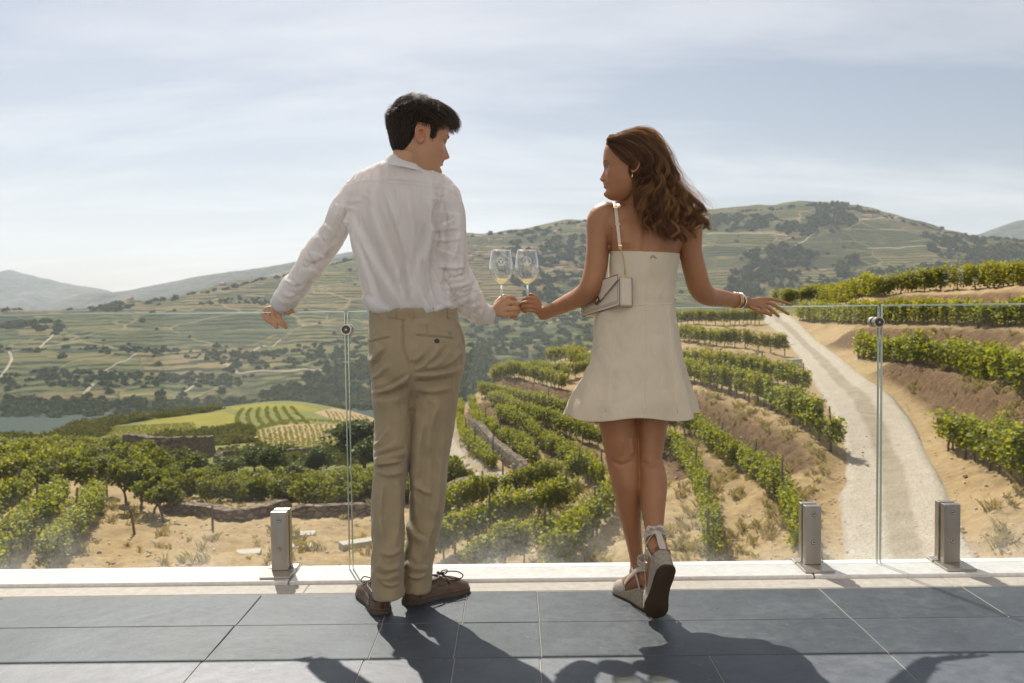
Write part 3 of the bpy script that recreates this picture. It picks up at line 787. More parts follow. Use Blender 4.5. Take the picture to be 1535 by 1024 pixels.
wl = ['leftmost', 'second', 'third', 'fourth', 'fifth', 'sixth', 'seventh', 'eighth', 'ninth', 'tenth', 'eleventh', 'twelfth', 'thirteenth', 'fourteenth', 'fifteenth', 'sixteenth', 'seventeenth', 'eighteenth', 'nineteenth', 'twentieth', 'twenty first', 'twenty second', 'twenty third', 'twenty fourth', 'twenty fifth', 'twenty sixth', 'twenty seventh', 'twenty eighth', 'twenty ninth', 'thirtieth', 'thirty first', 'thirty second', 'thirty third', 'thirty fourth', 'thirty fifth', 'thirty sixth', 'thirty seventh', 'thirty eighth', 'thirty ninth', 'fortieth', 'forty first']
order = sorted(range(len(lite)), key=lambda i: lite[i][0])
for rank, i in enumerate(order):
    px, py, h = lite[i]
    plant('bush', LITE[i % 4], px, py, h, 'light green bush, %s from the left in the belt above the bare earth' % wl[rank], 'bush', 'light green bushes in the belt above the bare earth', random.uniform(1.05, 1.35))

# ---------------------------------------------------------------- dry stone walls
M = Mat('dry_stone'); pos = M.geo()
v = M.n('ShaderNodeTexVoronoi', {'Vector': M.mapping(pos, (1, 1, 1.9)), 'Scale': 2.6, 'Randomness': 1.0})
ve = M.n('ShaderNodeTexVoronoi', {'Vector': M.mapping(pos, (1, 1, 1.9)), 'Scale': 2.6, 'Randomness': 1.0}, feature='DISTANCE_TO_EDGE').outputs['Distance']
sc_ = M.ramp(M.n('ShaderNodeSeparateColor', {0: v.outputs['Color']}).outputs[0], [(0, (0.10, 0.066, 0.04)), (0.5, (0.17, 0.115, 0.072)), (1, (0.25, 0.18, 0.115))])
sc_ = M.mix(M.rng(ve, 0, 0.06, 0.85, 0), sc_, (0.045, 0.032, 0.022))
MAT_STONE = M.surf(M.bsdf(sc_, 0.95, Normal=M.bump(M.rng(ve, 0, 0.15), 0.9, 0.12)))
def stone_wall(pts, h, th, label, d0=20):
    q = line_near(pts, 0.5, d0=d0)
    n = len(q); t = np.gradient(q, axis=0); t /= np.linalg.norm(t, axis=1)[:, None]; nn = np.column_stack([-t[:, 1], t[:, 0]])
    z = near_raw(q[:, 0], q[:, 1]); rings = []
    for i in range(n):
        hh = h * (1 + 0.12 * mnoise.noise(Vector((q[i, 0] * .7, q[i, 1] * .7, h))))
        if i == 0 or i == n - 1: hh *= 0.6
        prof = [(-.5, -.6), (-.5, hh * .5), (-.42, hh), (.42, hh), (.5, hh * .5), (.5, -.6)]
        rings.append(np.array([(q[i, 0] + nn[i, 0] * a * th + .06 * mnoise.noise(Vector((q[i, 0] * 2, q[i, 1] * 2, b))), q[i, 1] + nn[i, 1] * a * th, z[i] + b) for a, b in prof]))
    g = Geo(); g.rings(rings)
    return tag(link('stone_wall', g.mesh('stone_wall', False), MAT_STONE), label, 'wall')
stone_wall([(250,768),(275,771),(300,774),(322,778),(348,782),(380,778),(408,772),(428,764)], 0.5, 0.6, 'low curved dry stone wall behind the bare earth plot')
stone_wall([(432,776),(480,776),(530,774),(565,772)], 0.55, 0.6, 'low shaded dry stone wall behind the left glass clamp')
stone_wall([(706,640),(728,660),(755,686),(786,712)], 0.6, 0.5, 'dry stone terrace wall with posts beside the narrow vineyard path')
stone_wall([(662,757),(690,750),(714,738)], 0.85, 0.7, 'short brown stone wall right of the khaki trousers')
stone_wall([(190,682),(240,690),(290,688),(316,684)], 2.0, 0.9, 'tall dark stone wall below the yellow field')
stone_wall([(326,694),(356,693)], 1.0, 0.8, 'short ruined field wall above the dark trees', d0=40)
stone_wall([(408,690),(450,687),(515,684)], 1.1, 0.8, 'stone wall along the bottom of the striped field', d0=40)
stone_wall([(35,684),(60,683),(82,682)], 0.9, 0.8, 'small ruined stone wall at far left', d0=40)

# stakes, slabs, kerb blocks
MAT_WOOD = simple('stake_wood', (0.10, 0.075, 0.055), 0.85)
MAT_CONC = (lambda M: M.surf(M.bsdf(M.ramp(M.noise(6, 5, 0.6, M.geo()), [(0.3, (0.32, 0.28, 0.22)), (0.7, (0.44, 0.40, 0.33))]), 0.85)))(Mat('concrete'))
def stake(px, py, hpx, label, lean=0.0):
    p = hit(px, py, near_raw, 20, 120); h = hpx * p.y / FPX
    g = Geo(); g.tube([p + Vector((0, 0, -.3)), p + Vector((lean * .5, 0, h * .5)), p + Vector((lean, 0, h))], [.05, .045, .04], 7, smooth=2)
    tag(link('stake', g.mesh('stake'), MAT_WOOD), label, 'stake', 'wooden stakes in the bare earth')
stake(203, 804, 42, 'thin wooden stake leaning left on the bare earth near the small trees', -0.15)
stake(319, 797, 40, 'thin wooden stake standing before the low stone wall')
stake(741, 700, 24, 'first wooden post against the dry stone terrace wall')
stake(754, 712, 26, 'second wooden post against the dry stone terrace wall')
stake(772, 722, 26, 'third wooden post against the dry stone terrace wall')
def slab(px, py, sx, sy, sz, rot, label, name='stone_slab', cat='slab'):
    p = hit(px, py, near_raw, 20, 120); bm = bmesh.new()
    add_box(bm, (p.x, p.y, p.z + sz / 2 - .04), (sx, sy, sz), Matrix.Rotation(rot, 3, 'Z'), 0.02)
    tag(link(name, bm_mesh(name, bm), MAT_CONC), label, cat)
slab(372, 831, .75, .55, .14, .15, 'pale flat concrete cover lying on bare earth left of the clamp')
slab(455, 803, .8, .6, .14, .1, 'pale flat slab lying on bare earth right of the clamp, farther one')
slab(450, 822, .7, .45, .14, .1, 'pale flat slab lying on bare earth right of the clamp, nearer one')
slab(540, 822, 1.3, .5, .3, .5, 'pale concrete step block behind the glass joint')
slab(1190, 549, .9, .7, .55, .3, 'square stone block at the inner bend of the dirt road', 'stone_block', 'block')

# ---------------------------------------------------------------- loose stones on the earth (uncountable)
r = np.random.default_rng(3); SV = []; SF = []; n = 0
bmt = bmesh.new(); bmesh.ops.create_icosphere(bmt, subdivisions=1, radius=1.0); bmt.verts.ensure_lookup_table()
IV = np.array([v.co[:] for v in bmt.verts]); IF = np.array([[v.index for v in f.verts] for f in bmt.faces]); bmt.free()
pts = [(r.uniform(700, 1535), r.uniform(500, 850)) for _ in range(1100)] + [(r.uniform(100, 560), r.uniform(765, 850)) for _ in range(350)]
U = np.array([tang(*p) for p in pts]); Ds = np.geomspace(20, 110, 260)
for u_, t_ in U:
    s_ = near_raw(u_ * Ds, Ds) - CAM.z - t_ * Ds
    if not (s_ > 0).any(): continue
    i = np.argmax(s_ > 0); x, y = u_ * Ds[i], Ds[i]
    k = r.uniform(.015, .06) * (1.7 if r.uniform() < .07 else 1)
    q = IV * (1 + r.normal(0, .18, (len(IV), 1))) * k * [1.2, 1, .7] + [x, y, near_z([x], [y])[0] + k * .2]
    SV.append(q); SF.append(IF + n); n += len(IV)
MAT_PEB = (lambda M: M.surf(M.bsdf(M.ramp(M.noise(1.7, 2, 0.5, M.geo()), [(0.35, (0.34, 0.26, 0.17)), (0.65, (0.56, 0.47, 0.36))]), 0.9)))(Mat('pebble'))
tag(link('loose_stones', mesh_np('loose_stones', np.vstack(SV), np.vstack(SF), False), MAT_PEB), 'scattered pale stones on the vineyard earth', 'stones', None, 'stuff')

# dry grass and weeds on the earth (uncountable)
def tuft_variant(k):
    r = np.random.default_rng(700 + k); n = 26; a = r.uniform(0, 6.28, n); L = r.uniform(.10, .30, n); c = r.normal(0, .07, (n, 2)); le = r.uniform(.2, .9, n)
    d = np.column_stack([np.cos(a), np.sin(a)]); w = np.column_stack([-d[:, 1], d[:, 0]]) * .008
    b0 = np.column_stack([c - w, np.zeros(n)]); b1 = np.column_stack([c + w, np.zeros(n)]); m0 = np.column_stack([c + d * (L * le * .35)[:, None], L * .7]); tp = np.column_stack([c + d * (L * le)[:, None], L])
    V = np.stack([b0, b1, m0, tp], 1).reshape(-1, 3); i = np.arange(n) * 4
    F = np.column_stack([np.concatenate([i, i]), np.concatenate([i + 1, i + 2]), np.concatenate([i + 2, i + 3])])
    F[n:, 0] = i + 1; F[n:, 1] = i + 3; F[n:, 2] = i + 2
    return [(V, F, np.repeat(r.uniform(0, 1, n), 4), 0)]
MAT_STRAW = leaf_mat('dry_grass', (0.20, 0.16, 0.06), (0.34, 0.27, 0.11), (0.46, 0.38, 0.17), .3, .1, (.5, .4, .15))
rg = np.random.default_rng(77); items = []; Dg = np.geomspace(20, 95, 240)
for px, py in [(rg.uniform(690, 1535), rg.uniform(500, 850)) for _ in range(3000)] + [(rg.uniform(90, 600), rg.uniform(745, 850)) for _ in range(350)]:
    if mnoise.noise(Vector((px / 45, py / 28, 3.3))) + rg.normal(0, .2) < .08: continue
    u_, t_ = tang(px, py); s_ = near_raw(u_ * Dg, Dg) - CAM.z - t_ * Dg
    if not (s_ > 0).any(): continue
    i = np.argmax(s_ > 0); x, y = u_ * Dg[i], Dg[i]
    if road_mask(np.array([x]), np.array([y]))[0] > .1: continue
    k = rg.uniform(.6, 1.5); items.append((random.randrange(5), x, y, near_z([x], [y])[0] - .02, rg.uniform(0, 6), (k, k, k)))
merged('dry_grass', items, [MAT_STRAW], [tuft_variant(k) for k in range(5)], label='tufts of dry grass and weeds on the vineyard earth', cat='dry grass')

# ================================================================ DISTANT FIELDS AND WOODS
def clump_variant(k, n=60, size=0.9, mat=0):
    r = np.random.default_rng(900 + k)
    q = r.normal(size=(n, 3)); q /= np.linalg.norm(q, axis=1)[:, None]; q[:, 2] = np.abs(q[:, 2]) * 1.1
    C = q * r.uniform(.6, 1.0, (n, 1)) + r.normal(0, .12, (n, 3))
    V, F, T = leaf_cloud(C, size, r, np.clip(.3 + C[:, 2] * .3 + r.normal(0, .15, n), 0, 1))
    return [(V, F, T, 0)]
CL = [clump_variant(k) for k in range(6)]
CS = [clump_variant(20 + k, 170, 0.30) for k in range(6)]
def field_rows(px_poly, ang_px, spacing, tgt, var_s, dens):
    pass
# vine rows of the striped field and the terraced one beside it
items = []
def row_items(pts, step, s):
    q = line_near(pts, step, d0=60, d1=420)
    for x, y in q:
        items.append((random.randrange(6), x + random.uniform(-.3, .3), y, near_raw([x], [y])[0] - .2, random.uniform(0, 6.28), (s * random.uniform(.7, 1.1), s * random.uniform(.7, 1.1), s * random.uniform(.8, 1.2))))
for i in range(19):
    a = i / 18
    top = (386 + 142 * a, 645 - 9 * math.sin(a * 2.2) + 1.5 * a); bot = (378 + 150 * a + 10, 671 + 4 * math.sin(a * 3.1))
    row_items([bot, ((top[0] + bot[0]) / 2 + 2, (top[1] + bot[1]) / 2), top], .7, 0.30)
for a in np.linspace(0, 1, 5):
    row_items([(376, 646 - 4 * a), (430, 634 - 4 * a), (500, 633 - 3 * a), (526, 637 - 3 * a)], .8, 0.36)
for i in range(9):
    a = i / 8
    row_items([(500 + 60 * a, 636 + 2 * a), (488 + 58 * a, 616 + 8 * a)], 1.2, 0.3)
for i in range(7):
    row_items([(360 + i * 17, 640 - i * .8), (356 + i * 15, 626 - i), (364 + i * 12, 613 - i * .5)], 1.8, .55)
for k in range(46):
    a = k / 45
    row_items([(150 + 150 * a, 652 - 4 * a), (158 + 130 * a, 640 - 6 * a)], 1.6, 0.32)
merged('field_vines', items, [MAT_ORCH], CS, label='distant vine rows striping the low yellow green fields', cat='field vines')
# hedges and scrub on the low hill in front of the river
items = []
def scatter_near(poly, n, s0, s1):
    xs = [p[0] for p in poly]; ys = [p[1] for p in poly]; k = 0
    q = np.column_stack([rng.uniform(min(xs), max(xs), n * 4), rng.uniform(min(ys), max(ys), n * 4)])
    q = q[poly_mask(q, poly)][:n]
    for px, py in q:
        p = hit(px, py, near_raw, 70, 420, 260); s = rng.uniform(s0, s1)
        items.append((random.randrange(6), p.x, p.y, p.z - s * .3, random.uniform(0, 6), (s, s, s * rng.uniform(.7, 1))))
scatter_near([(20,668),(100,645),(150,636),(165,640),(150,655),(110,664)], 170, 1.0, 2.2)
scatter_near([(200,668),(240,655),(300,646),(345,642),(372,652),(376,664),(330,668)], 230, 1.0, 2.0)
scatter_near([(100,640),(150,630),(230,622),(330,612),(340,614),(240,628),(160,640)], 170, 1.2, 2.4)
scatter_near([(0,672),(0,655),(60,655),(40,672)], 80, 1.0, 2.2)
scatter_near([(500,634),(565,642),(565,668),(528,660),(530,640)], 60, .8, 1.8)
scatter_near([(330,684),(380,672),(420,676),(520,680),(560,700),(330,700)], 130, 0.7, 1.5)
scatter_near([(352,640),(372,634),(380,646),(376,655),(358,652)], 40, .8, 1.5)
merged('scrub', items, [MAT_SCRUB], CS, label='dark scrub and hedges on the low hill before the river', cat='scrub')

FZ = lambda x, y: far_raw(x, y)
def far_hits(q, jitter=0):
    """vectorised: picture points -> far hillside points"""
    D = np.geomspace(800, 2600, 420); out = []
    for px, py in q:
        u, t = tang(px, py); s = FZ(u * D, D) - CAM.z - t * D
        if (s > 0).any():
            i = np.argmax(s > 0); out.append((u * D[i], D[i]))
    out = np.array(out)
    return np.column_stack([out, far_detail_z(out[:, 0], out[:, 1])])
items = []
def scatter_far(poly, n, s0, s1, tall=1.0):
    xs = [p[0] for p in poly]; ys = [p[1] for p in poly]
    q = np.column_stack([rng.uniform(min(xs), max(xs), n * 5), rng.uniform(min(ys), max(ys), n * 5)])
    q = q[poly_mask(q + rng.normal(0, 5, q.shape), poly)]
    q = q[[mnoise.noise(Vector((a / 16, b / 9, .5))) + rng.normal(0, .25) > -.12 for a, b in q]][:n]
    for x, y, z in far_hits(q):
        s = rng.uniform(s0 * .6, s1 * .85)
        items.append((random.randrange(6), x, y, z - s * .25, random.uniform(0, 6), (s, s, s * rng.uniform(.8, 1.3) * tall)))
scatter_far([(370,612),(420,590),(480,570),(560,545),(720,540),(760,560),(700,600),(560,622),(450,618)], 1100, 4, 8)
scatter_far([(0,636),(0,604),(120,600),(250,606),(420,600),(420,620),(200,628)], 640, 3.5, 7)
scatter_far([(1090,420),(1130,380),(1160,370),(1230,385),(1180,425),(1120,450),(1080,450)], 230, 4, 8, 1.5)
scatter_far([(1060,345),(1060,328),(1130,320),(1170,328),(1110,345)], 220, 4, 7)
scatter_far([(1160,345),(1210,330),(1260,318),(1290,330),(1230,345),(1180,355)], 240, 4, 7)
scatter_far([(1215,312),(1240,303),(1290,310),(1270,320),(1225,320)], 110, 4, 7, 1.2)
scatter_far([(1255,420),(1275,385),(1285,415)], 12, 8, 12, 1.6)
scatter_far([(1180,430),(1260,415),(1400,405),(1535,370),(1535,400),(1330,425),(1200,445)], 520, 4, 8)
scatter_far([(1380,350),(1535,372),(1535,390),(1400,380)], 320, 4, 7)
scatter_far([(700,560),(700,480),(860,460),(1000,470),(900,540),(830,545)], 380, 4, 7)
scatter_far([(780,345),(880,345),(880,470),(800,440),(740,400)], 420, 3.5, 7)
scatter_far([(60,462),(110,457),(195,461),(180,468)], 90, 4, 8)
scatter_far([(100,490),(0,498),(0,480),(60,478)], 60, 4, 7)
scatter_far([(560,500),(380,535),(330,545),(330,555),(460,552),(560,535)], 260, 2.5, 4.5)
scatter_far([(0,560),(180,565),(250,560),(370,565),(360,575),(180,580),(0,585)], 200, 2.5, 5)
scatter_far([(200,530),(330,540),(420,540),(420,532),(250,525),(0,520),(0,525)], 130, 2.5, 5)
scatter_far([(300,458),(400,462),(420,455),(330,448)], 60, 2.5, 4)
crest = catmull([(0,463),(100,460),(200,458),(300,438),(400,417),(500,394),(560,383),(700,355),(800,343),(870,333),(1060,322),(1150,312),(1230,306),(1300,317),(1380,336),(1460,353),(1535,362)], 18)
q = crest[rng.uniform(size=len(crest)) < .75] + [0, 2.0]
for x, y, z in far_hits(q + rng.normal(0, 1.0, q.shape) * [4, .8]):
    s = rng.uniform(2.5, 6); items.append((random.randrange(6), x, y, z - s * .2, 0.0, (s, s, s)))
# scattered single trees everywhere
q = np.column_stack([rng.uniform(0, 1535, 260), rng.uniform(330, 612, 260)])
for x, y, z in far_hits(q):
    s = rng.uniform(2, 5); items.append((random.randrange(6), x, y, z - s * .2, 0.0, (s, s, s * 1.1)))
merged('distant_woods', items, [MAT_FARLEAF], CL, label='dark woods and scattered trees on the far terraced hill', cat='woods')

# hedgerow lines and pale tracks on the far hill
MAT_TRACK = (lambda M: M.surf(M.bsdf(M.ramp(M.noise(0.1, 4, 0.6, M.geo()), [(0.3, (0.24, 0.19, 0.125)), (0.7, (0.36, 0.29, 0.20))]), 0.95)))(Mat('track'))
def far_track(pts, w, lift=0.5):
    q = catmull(np.array(pts, float), 10); f = far_hits(q)
    if len(f) < 3: return
    c = f[:, :2]; c = resample(c, max(len(c), 24)); t = np.gradient(c, axis=0); t /= np.linalg.norm(t, axis=1)[:, None] + 1e-9
    nn = np.column_stack([-t[:, 1], t[:, 0]])
    me = strip('hill_track', c - nn * w / 2, c + nn * w / 2, None, lift, 3, far_detail_z, 2.0)
    z = get_co(me); z[1::3, 2] += .6; set_co(me, z)
    tag(link('hill_track', me, MAT_TRACK), kind='structure')
for pts, w in [([(52,528),(65,512),(80,498),(92,488)], 7), ([(0,570),(12,556),(18,545),(14,534)], 7), ([(118,606),(128,592),(140,580)], 9), ([(250,606),(268,594),(286,582),(296,570)], 7),
               ([(376,530),(395,518),(420,505)], 5), ([(330,542),(345,548),(356,556)], 9), ([(356,556),(400,556),(450,560),(520,562)], 5),
               ([(150,562),(185,545),(205,535)], 3), 
               ([(1125,412),(1160,392),(1195,370),(1228,345)], 6), ([(1230,440),(1255,425),(1268,410)], 4), ([(1215,335),(1290,330),(1350,326)], 8), ([(1300,372),(1390,372),(1440,378)], 4),
               ([(1060,352),(1120,350),(1180,358)], 3), ([(705,352),(760,350),(800,346)], 4), ([(800,490),(850,475),(900,470)], 4)]:
    far_track(pts, w)

# villages: plastered houses with tiled roofs
MAT_TILE = (lambda M: M.surf(M.bsdf(M.ramp(M.noise(0.6, 4, 0.6, M.geo()), [(0.3, (0.27, 0.105, 0.05)), (0.7, (0.38, 0.17, 0.09))]), 0.9)))(Mat('roof_tile'))
MAT_PLASTER = simple('plaster', (0.40, 0.32, 0.24), 0.9)
def house_mesh(w, d, h):
    g = Geo(); r_ = h * .45
    V = [(-w, -d, -4), (w, -d, -4), (w, d, -4), (-w, d, -4), (-w, -d, h), (w, -d, h), (w, d, h), (-w, d, h)]
    me = bpy.data.meshes.new('house')
    o = .5
    V += [(-w - o, -d - o, h - .1), (w + o, -d - o, h - .1), (w + o, d + o, h - .1), (-w - o, d + o, h - .1), (-w - o, 0, h + r_), (w + o, 0, h + r_)]
    F = [(0, 1, 5, 4), (1, 2, 6, 5), (2, 3, 7, 6), (3, 0, 4, 7), (8, 9, 13, 12), (10, 11, 12, 13), (9, 10, 13), (11, 8, 12), (8, 11, 10, 9)]
    me.from_pydata(V, [], F); me.materials.append(MAT_PLASTER); me.materials.append(MAT_TILE)
    me.polygons.foreach_set('material_index', [0, 0, 0, 0, 1, 1, 0, 0, 0]); me.update(); return me
HM = [house_mesh(6, 4.5, 5), house_mesh(8, 5, 4.5), house_mesh(5, 5, 7), house_mesh(11, 5, 4)]
def house(q, places):
    for (px, py), (x, y, z) in zip(q, far_hits(q)):
        o = bpy.data.objects.new('house', random.choice(HM)); COL.objects.link(o)
        o.location = (x, y, z); o.rotation_euler = (0, 0, rng.uniform(-.6, .6) + (0 if rng.uniform() < .7 else 1.57)); o.scale = [rng.uniform(.55, .85)] * 3
        tag(o, 'pale house with an orange tiled roof ' + places, 'house', 'houses ' + places)
house([(704,372),(711,376),(726,372),(734,366),(748,362),(716,386),(730,389),(704,390),(736,384),(700,382),(742,358)], 'in the village left of the wine glasses')
house([(42,460),(55,458),(62,457),(75,456),(85,455),(100,458),(12,464),(110,460)], 'on the ridge at far left')
house([(798,372),(812,380),(830,385),(845,396),(852,412),(838,404),(870,405),(862,420),(820,362),(834,350)], 'scattered between the right wine glass and the woman')
house([(1232,404),(1238,437),(1300,326),(196,457),(333,428)], 'standing alone on the far hill')
slabs = far_hits([(342,547),(455,561)])

# ---------------------------------------------------------------- haze
bm = bmesh.new(); add_box(bm, (0, 3600, 200), (9600, 7400, 620)); 
M = Mat('haze_air'); pv_ = M.n('ShaderNodeVolumePrincipled', {'Color': (0.80, 0.88, 1.0), 'Density': 0.000085, 'Anisotropy': 0.25})
M.t.links.new(pv_.outputs[0], M.out.inputs['Volume'])
tag(link('haze', bm_mesh('haze', bm), M.m), 'thin pale haze filling the valley air', 'haze', None, 'stuff')
# ================================================================ TERRACE DECK
YG = 3.55                                     # plane of the glass balustrade
YBACK = 3.605
M = Mat('slate'); pos = M.geo(); tid = M.attr('tile')
s1 = M.noise(3.0, 6, 0.65, M.mapping(pos, (1, 1, 1))); s2 = M.noise(22, 5, 0.7, pos); s3 = M.noise(1.1, 3, 0.5, M.mapping(pos, (.6, 2.2, 1), rot=(0, 0, R(25))))
base = M.ramp(M.math('ADD', M.math('MULTIPLY', s1, .6), M.math('MULTIPLY', s2, .4)), [(0.32, (0.024, 0.029, 0.036)), (0.5, (0.048, 0.055, 0.064)), (0.7, (0.110, 0.120, 0.130))])
blot = M.rng(M.noise(1.3, 6, .7, M.mapping(pos, (1, 1, 1), loc=(5, 2, 0))), .5, .75, 0, .35)
base = M.mix(blot, base, (0.115, 0.12, 0.122))
base = M.mix(M.math('MULTIPLY', tid, 0.5), base, M.mix(0.5, base, (0.10, 0.115, 0.135)))
crack = M.n('ShaderNodeTexVoronoi', {'Vector': M.mapping(pos, (1, 1, 1), loc=(.3, .7, 0)), 'Scale': 1.1, 'Randomness': 1.0}, feature='DISTANCE_TO_EDGE').outputs['Distance']
base = M.mix(M.math('MULTIPLY', M.rng(M.noise(60, 3, .6, pos), .66, .74), .5), base, (0.26, 0.26, 0.25))
wv = M.n('ShaderNodeTexWave', {'Vector': M.mapping(pos, (1, 1, 1), rot=(0, 0, R(40))), 'Scale': 3.0, 'Distortion': 14.0, 'Detail': 5.0, 'Detail Roughness': .7}).outputs['Fac']
h = M.math('ADD', M.math('ADD', M.math('MULTIPLY', s2, .35), M.math('MULTIPLY', s1, .5)), M.math('MULTIPLY', wv, .10))
MAT_SLATE = M.surf(M.bsdf(base, M.rng(s2, .3, .7, .42, .62), Normal=M.bump(h, 0.45, 0.006), Specular_IOR_Level=0.55))
MAT_GROUT = simple('grout', (0.33, 0.30, 0.26), 0.9)
MAT_GAP = simple('open_joint', (0.02, 0.02, 0.022), 0.9)
M = Mat('pale_stone'); pos = M.geo()
pc_ = M.ramp(M.noise(40, 4, .6, pos), [(.3, (.62, .58, .53)), (.7, (.76, .73, .69))])
pc_ = M.mix(M.rng(M.noise(140, 2, .5, pos), .66, .72, 0, .5), pc_, (.30, .27, .24))
MAT_LEDGE = M.surf(M.bsdf(pc_, .38, Normal=M.bump(M.noise(60, 3, .6, pos), .08, .003)))
M = Mat('beige_stone'); pos = M.geo()
bc_ = M.ramp(M.noise(30, 5, .65, pos), [(.3, (.40, .35, .29)), (.7, (.55, .49, .42))])
MAT_BEIGE = M.surf(M.bsdf(bc_, .7, Normal=M.bump(M.noise(90, 3, .6, pos), .15, .003)))

YL, YB = 3.405, 3.295                         # front of the pale ledge, front of the beige strip
bm = bmesh.new(); add_box(bm, (0, -0.21, -0.3018), (24, 7.6, 0.6)); 
tag(link('terrace', bm_mesh('terrace', bm), MAT_GROUT), kind='structure')     # core slab, top at -0.02
bm = bmesh.new()
for i in range(-6, 6):
    add_box(bm, (i * 2.0 + 1.0 - .86, (YL + YBACK) / 2, -0.004), (1.994, YBACK - YL, 0.034), None, 0.003, 1)
tag(link('terrace_ledge', bm_mesh('terrace_ledge', bm), MAT_LEDGE), kind='structure')
bm = bmesh.new()
for i in range(-10, 10):
    add_box(bm, (i * 1.2 + .6 - .78, (YL - .003 + YB) / 2, -0.013), (1.196, YL - YB - .008, 0.026), None, 0.002, 1)
tag(link('terrace_border', bm_mesh('terrace_border', bm), MAT_BEIGE), kind='structure')
# slate paving laid in courses of uneven lengths
rows_y = [YB - .004, 2.972, 2.675, 2.37, 2.06, 1.75, 1.44, 1.13, .8, .4, -.2, -.8, -1.4, -2.0, -2.6, -3.2, -3.8]
joints = [
    [G(391,894).x, G(590,890).x, G(700,889).x, G(805,888).x, G(1228,882).x, G(1440,878).x],
    [G(350,940).x, G(572,938).x, G(688,936).x, G(808,933).x, G(1278,928).x],
    [G(303,992).x, G(548,985).x, G(682,985).x, G(809,984).x, G(1062,980).x, G(1330,977).x],
]
V, F, TI = [], [], []
bm = bmesh.new(); lay = bm.verts.layers.float.new('tile')
rj = random.Random(5)
for i in range(len(rows_y) - 1):
    y1, y0 = rows_y[i], rows_y[i + 1]
    if i < len(joints):
        js = list(joints[i])
        a = js[0]
        while a > -9: a -= rj.uniform(.7, 1.1); js.insert(0, a)
        a = js[-1]
        while a < 9: a += rj.uniform(.7, 1.1); js.append(a)
    else:
        a = -9.0; js = [a]
        while a < 9: a += rj.choice([.4, .6, .8, 1.0]); js.append(a)
    for x0, x1 in zip(js[:-1], js[1:]):
        n0 = len(bm.verts); hgt_ = -0.013 + rj.uniform(-.0008, .0008)
        add_box(bm, ((x0 + x1) / 2, (y0 + y1) / 2, hgt_), (x1 - x0 - .0034, y1 - y0 - .0034, .026), None, .0016, 1)
        bm.verts.ensure_lookup_table(); tv = rj.random()
        for v in bm.verts[n0:]: v[lay] = tv
me = bm_mesh('slate_paving', bm)
tag(link('slate_paving', me, MAT_SLATE), kind='structure')
# joints where the filler has fallen out
def open_joint(pts, w, label):
    g = Geo(); g.tube([Vector((a.x, a.y, -.0012)) for a in pts], w, 6, flat=.25, up=(0, 0, 1)); tag(link('open_joint', g.mesh('open_joint'), MAT_GAP), kind='structure')
def jx(i, k): return joints[i][k]
open_joint([Vector((G(392, 893).x, rows_y[0], 0)), Vector((G(350, 940).x, rows_y[1], 0)), Vector((G(303, 992).x, rows_y[2], 0))] if False else [G(391, 894), G(350, 940), G(304, 991)], .0035, '')
open_joint([Vector((G(160, 992).x, rows_y[2], 0)), Vector((G(303, 992).x, rows_y[2], 0))], .0032, '')
open_joint([Vector((G(1205, 979).x, rows_y[2], 0)), Vector((G(1318, 977).x, rows_y[2], 0))], .0036, '')
# facade added out of view behind the camera to bounce sun onto the figures
M = Mat('warm_plaster'); pos = M.geo()
MAT_WALL = M.surf(M.bsdf(M.ramp(M.noise(2.5, 5, .6, pos), [(.3, (.76, .74, .71)), (.7, (.84, .82, .80))]), .9, Normal=M.bump(M.noise(60, 4, .6, pos), .3, .004)))
bl = empty('fill_building', (0, -2.3, 0)); tag(bl, 'added low white fill wall with glazed doors, unseen behind the viewer', 'fill_building')
bm = bmesh.new(); xs_ = [-14, -9.2, -7.4, -5.4, -3.6, 3.6, 5.4, 7.4, 9.2, 14]
for k in range(0, 9, 2): add_box(bm, ((xs_[k] + xs_[k + 1]) / 2, -2.45, 1.35), (xs_[k + 1] - xs_[k], .3, 2.7))
add_box(bm, (0, -2.45, 3.0), (28, .3, .6)); link('wall', bm_mesh('wall', bm), MAT_WALL, bl)
for k in range(1, 9, 2):
    cx = (xs_[k] + xs_[k + 1]) / 2; bm = bmesh.new()
    for dx in (-.87, 0, .87): add_box(bm, (cx + dx, -2.42, 1.34), (.06, .08, 2.66))
    for z in (.04, 2.66): add_box(bm, (cx, -2.425, z), (1.8, .07, .07))
    d_ = link('door', bm_mesh('door', bm), simple('door_frame', (.12, .10, .08), .5), bl)
    bm = bmesh.new(); add_box(bm, (cx, -2.46, 1.34), (1.79, .012, 2.64)); link('pane', bm_mesh('pane', bm), simple('dark_pane', (.02, .025, .03), .08), d_)
bm = bmesh.new(); add_box(bm, (0, -2.35, 3.36), (28.4, .9, .12)); link('cornice', bm_mesh('cornice', bm), MAT_LEDGE, bl)
# facade of the terrace below the ledge
bm = bmesh.new(); add_box(bm, (0, 3.42, -4.3), (24, .3, 7.3)); tag(link('terrace_wall', bm_mesh('terrace_wall', bm), MAT_BEIGE), kind='structure')

# ---------------------------------------------------------------- glass balustrade
M = Mat('clear_glass'); pos = M.geo()
lw = M.n('ShaderNodeLayerWeight', {'Blend': 0.5}).outputs['Fresnel']
fr_ = M.n('ShaderNodeFresnel', {'IOR': 1.45}).outputs[0]
tr = M.n('ShaderNodeBsdfTransparent', {'Color': (0.945, 0.965, 0.955)})
gl = M.n('ShaderNodeBsdfGlossy', {'Color': (1, 1, 1), 'Roughness': 0.0})
m1 = M.n('ShaderNodeMixShader'); M.set(m1.inputs[0], M.math('MULTIPLY', fr_, 0.30)); M.t.links.new(tr.outputs[0], m1.inputs[1]); M.t.links.new(gl.outputs[0], m1.inputs[2])
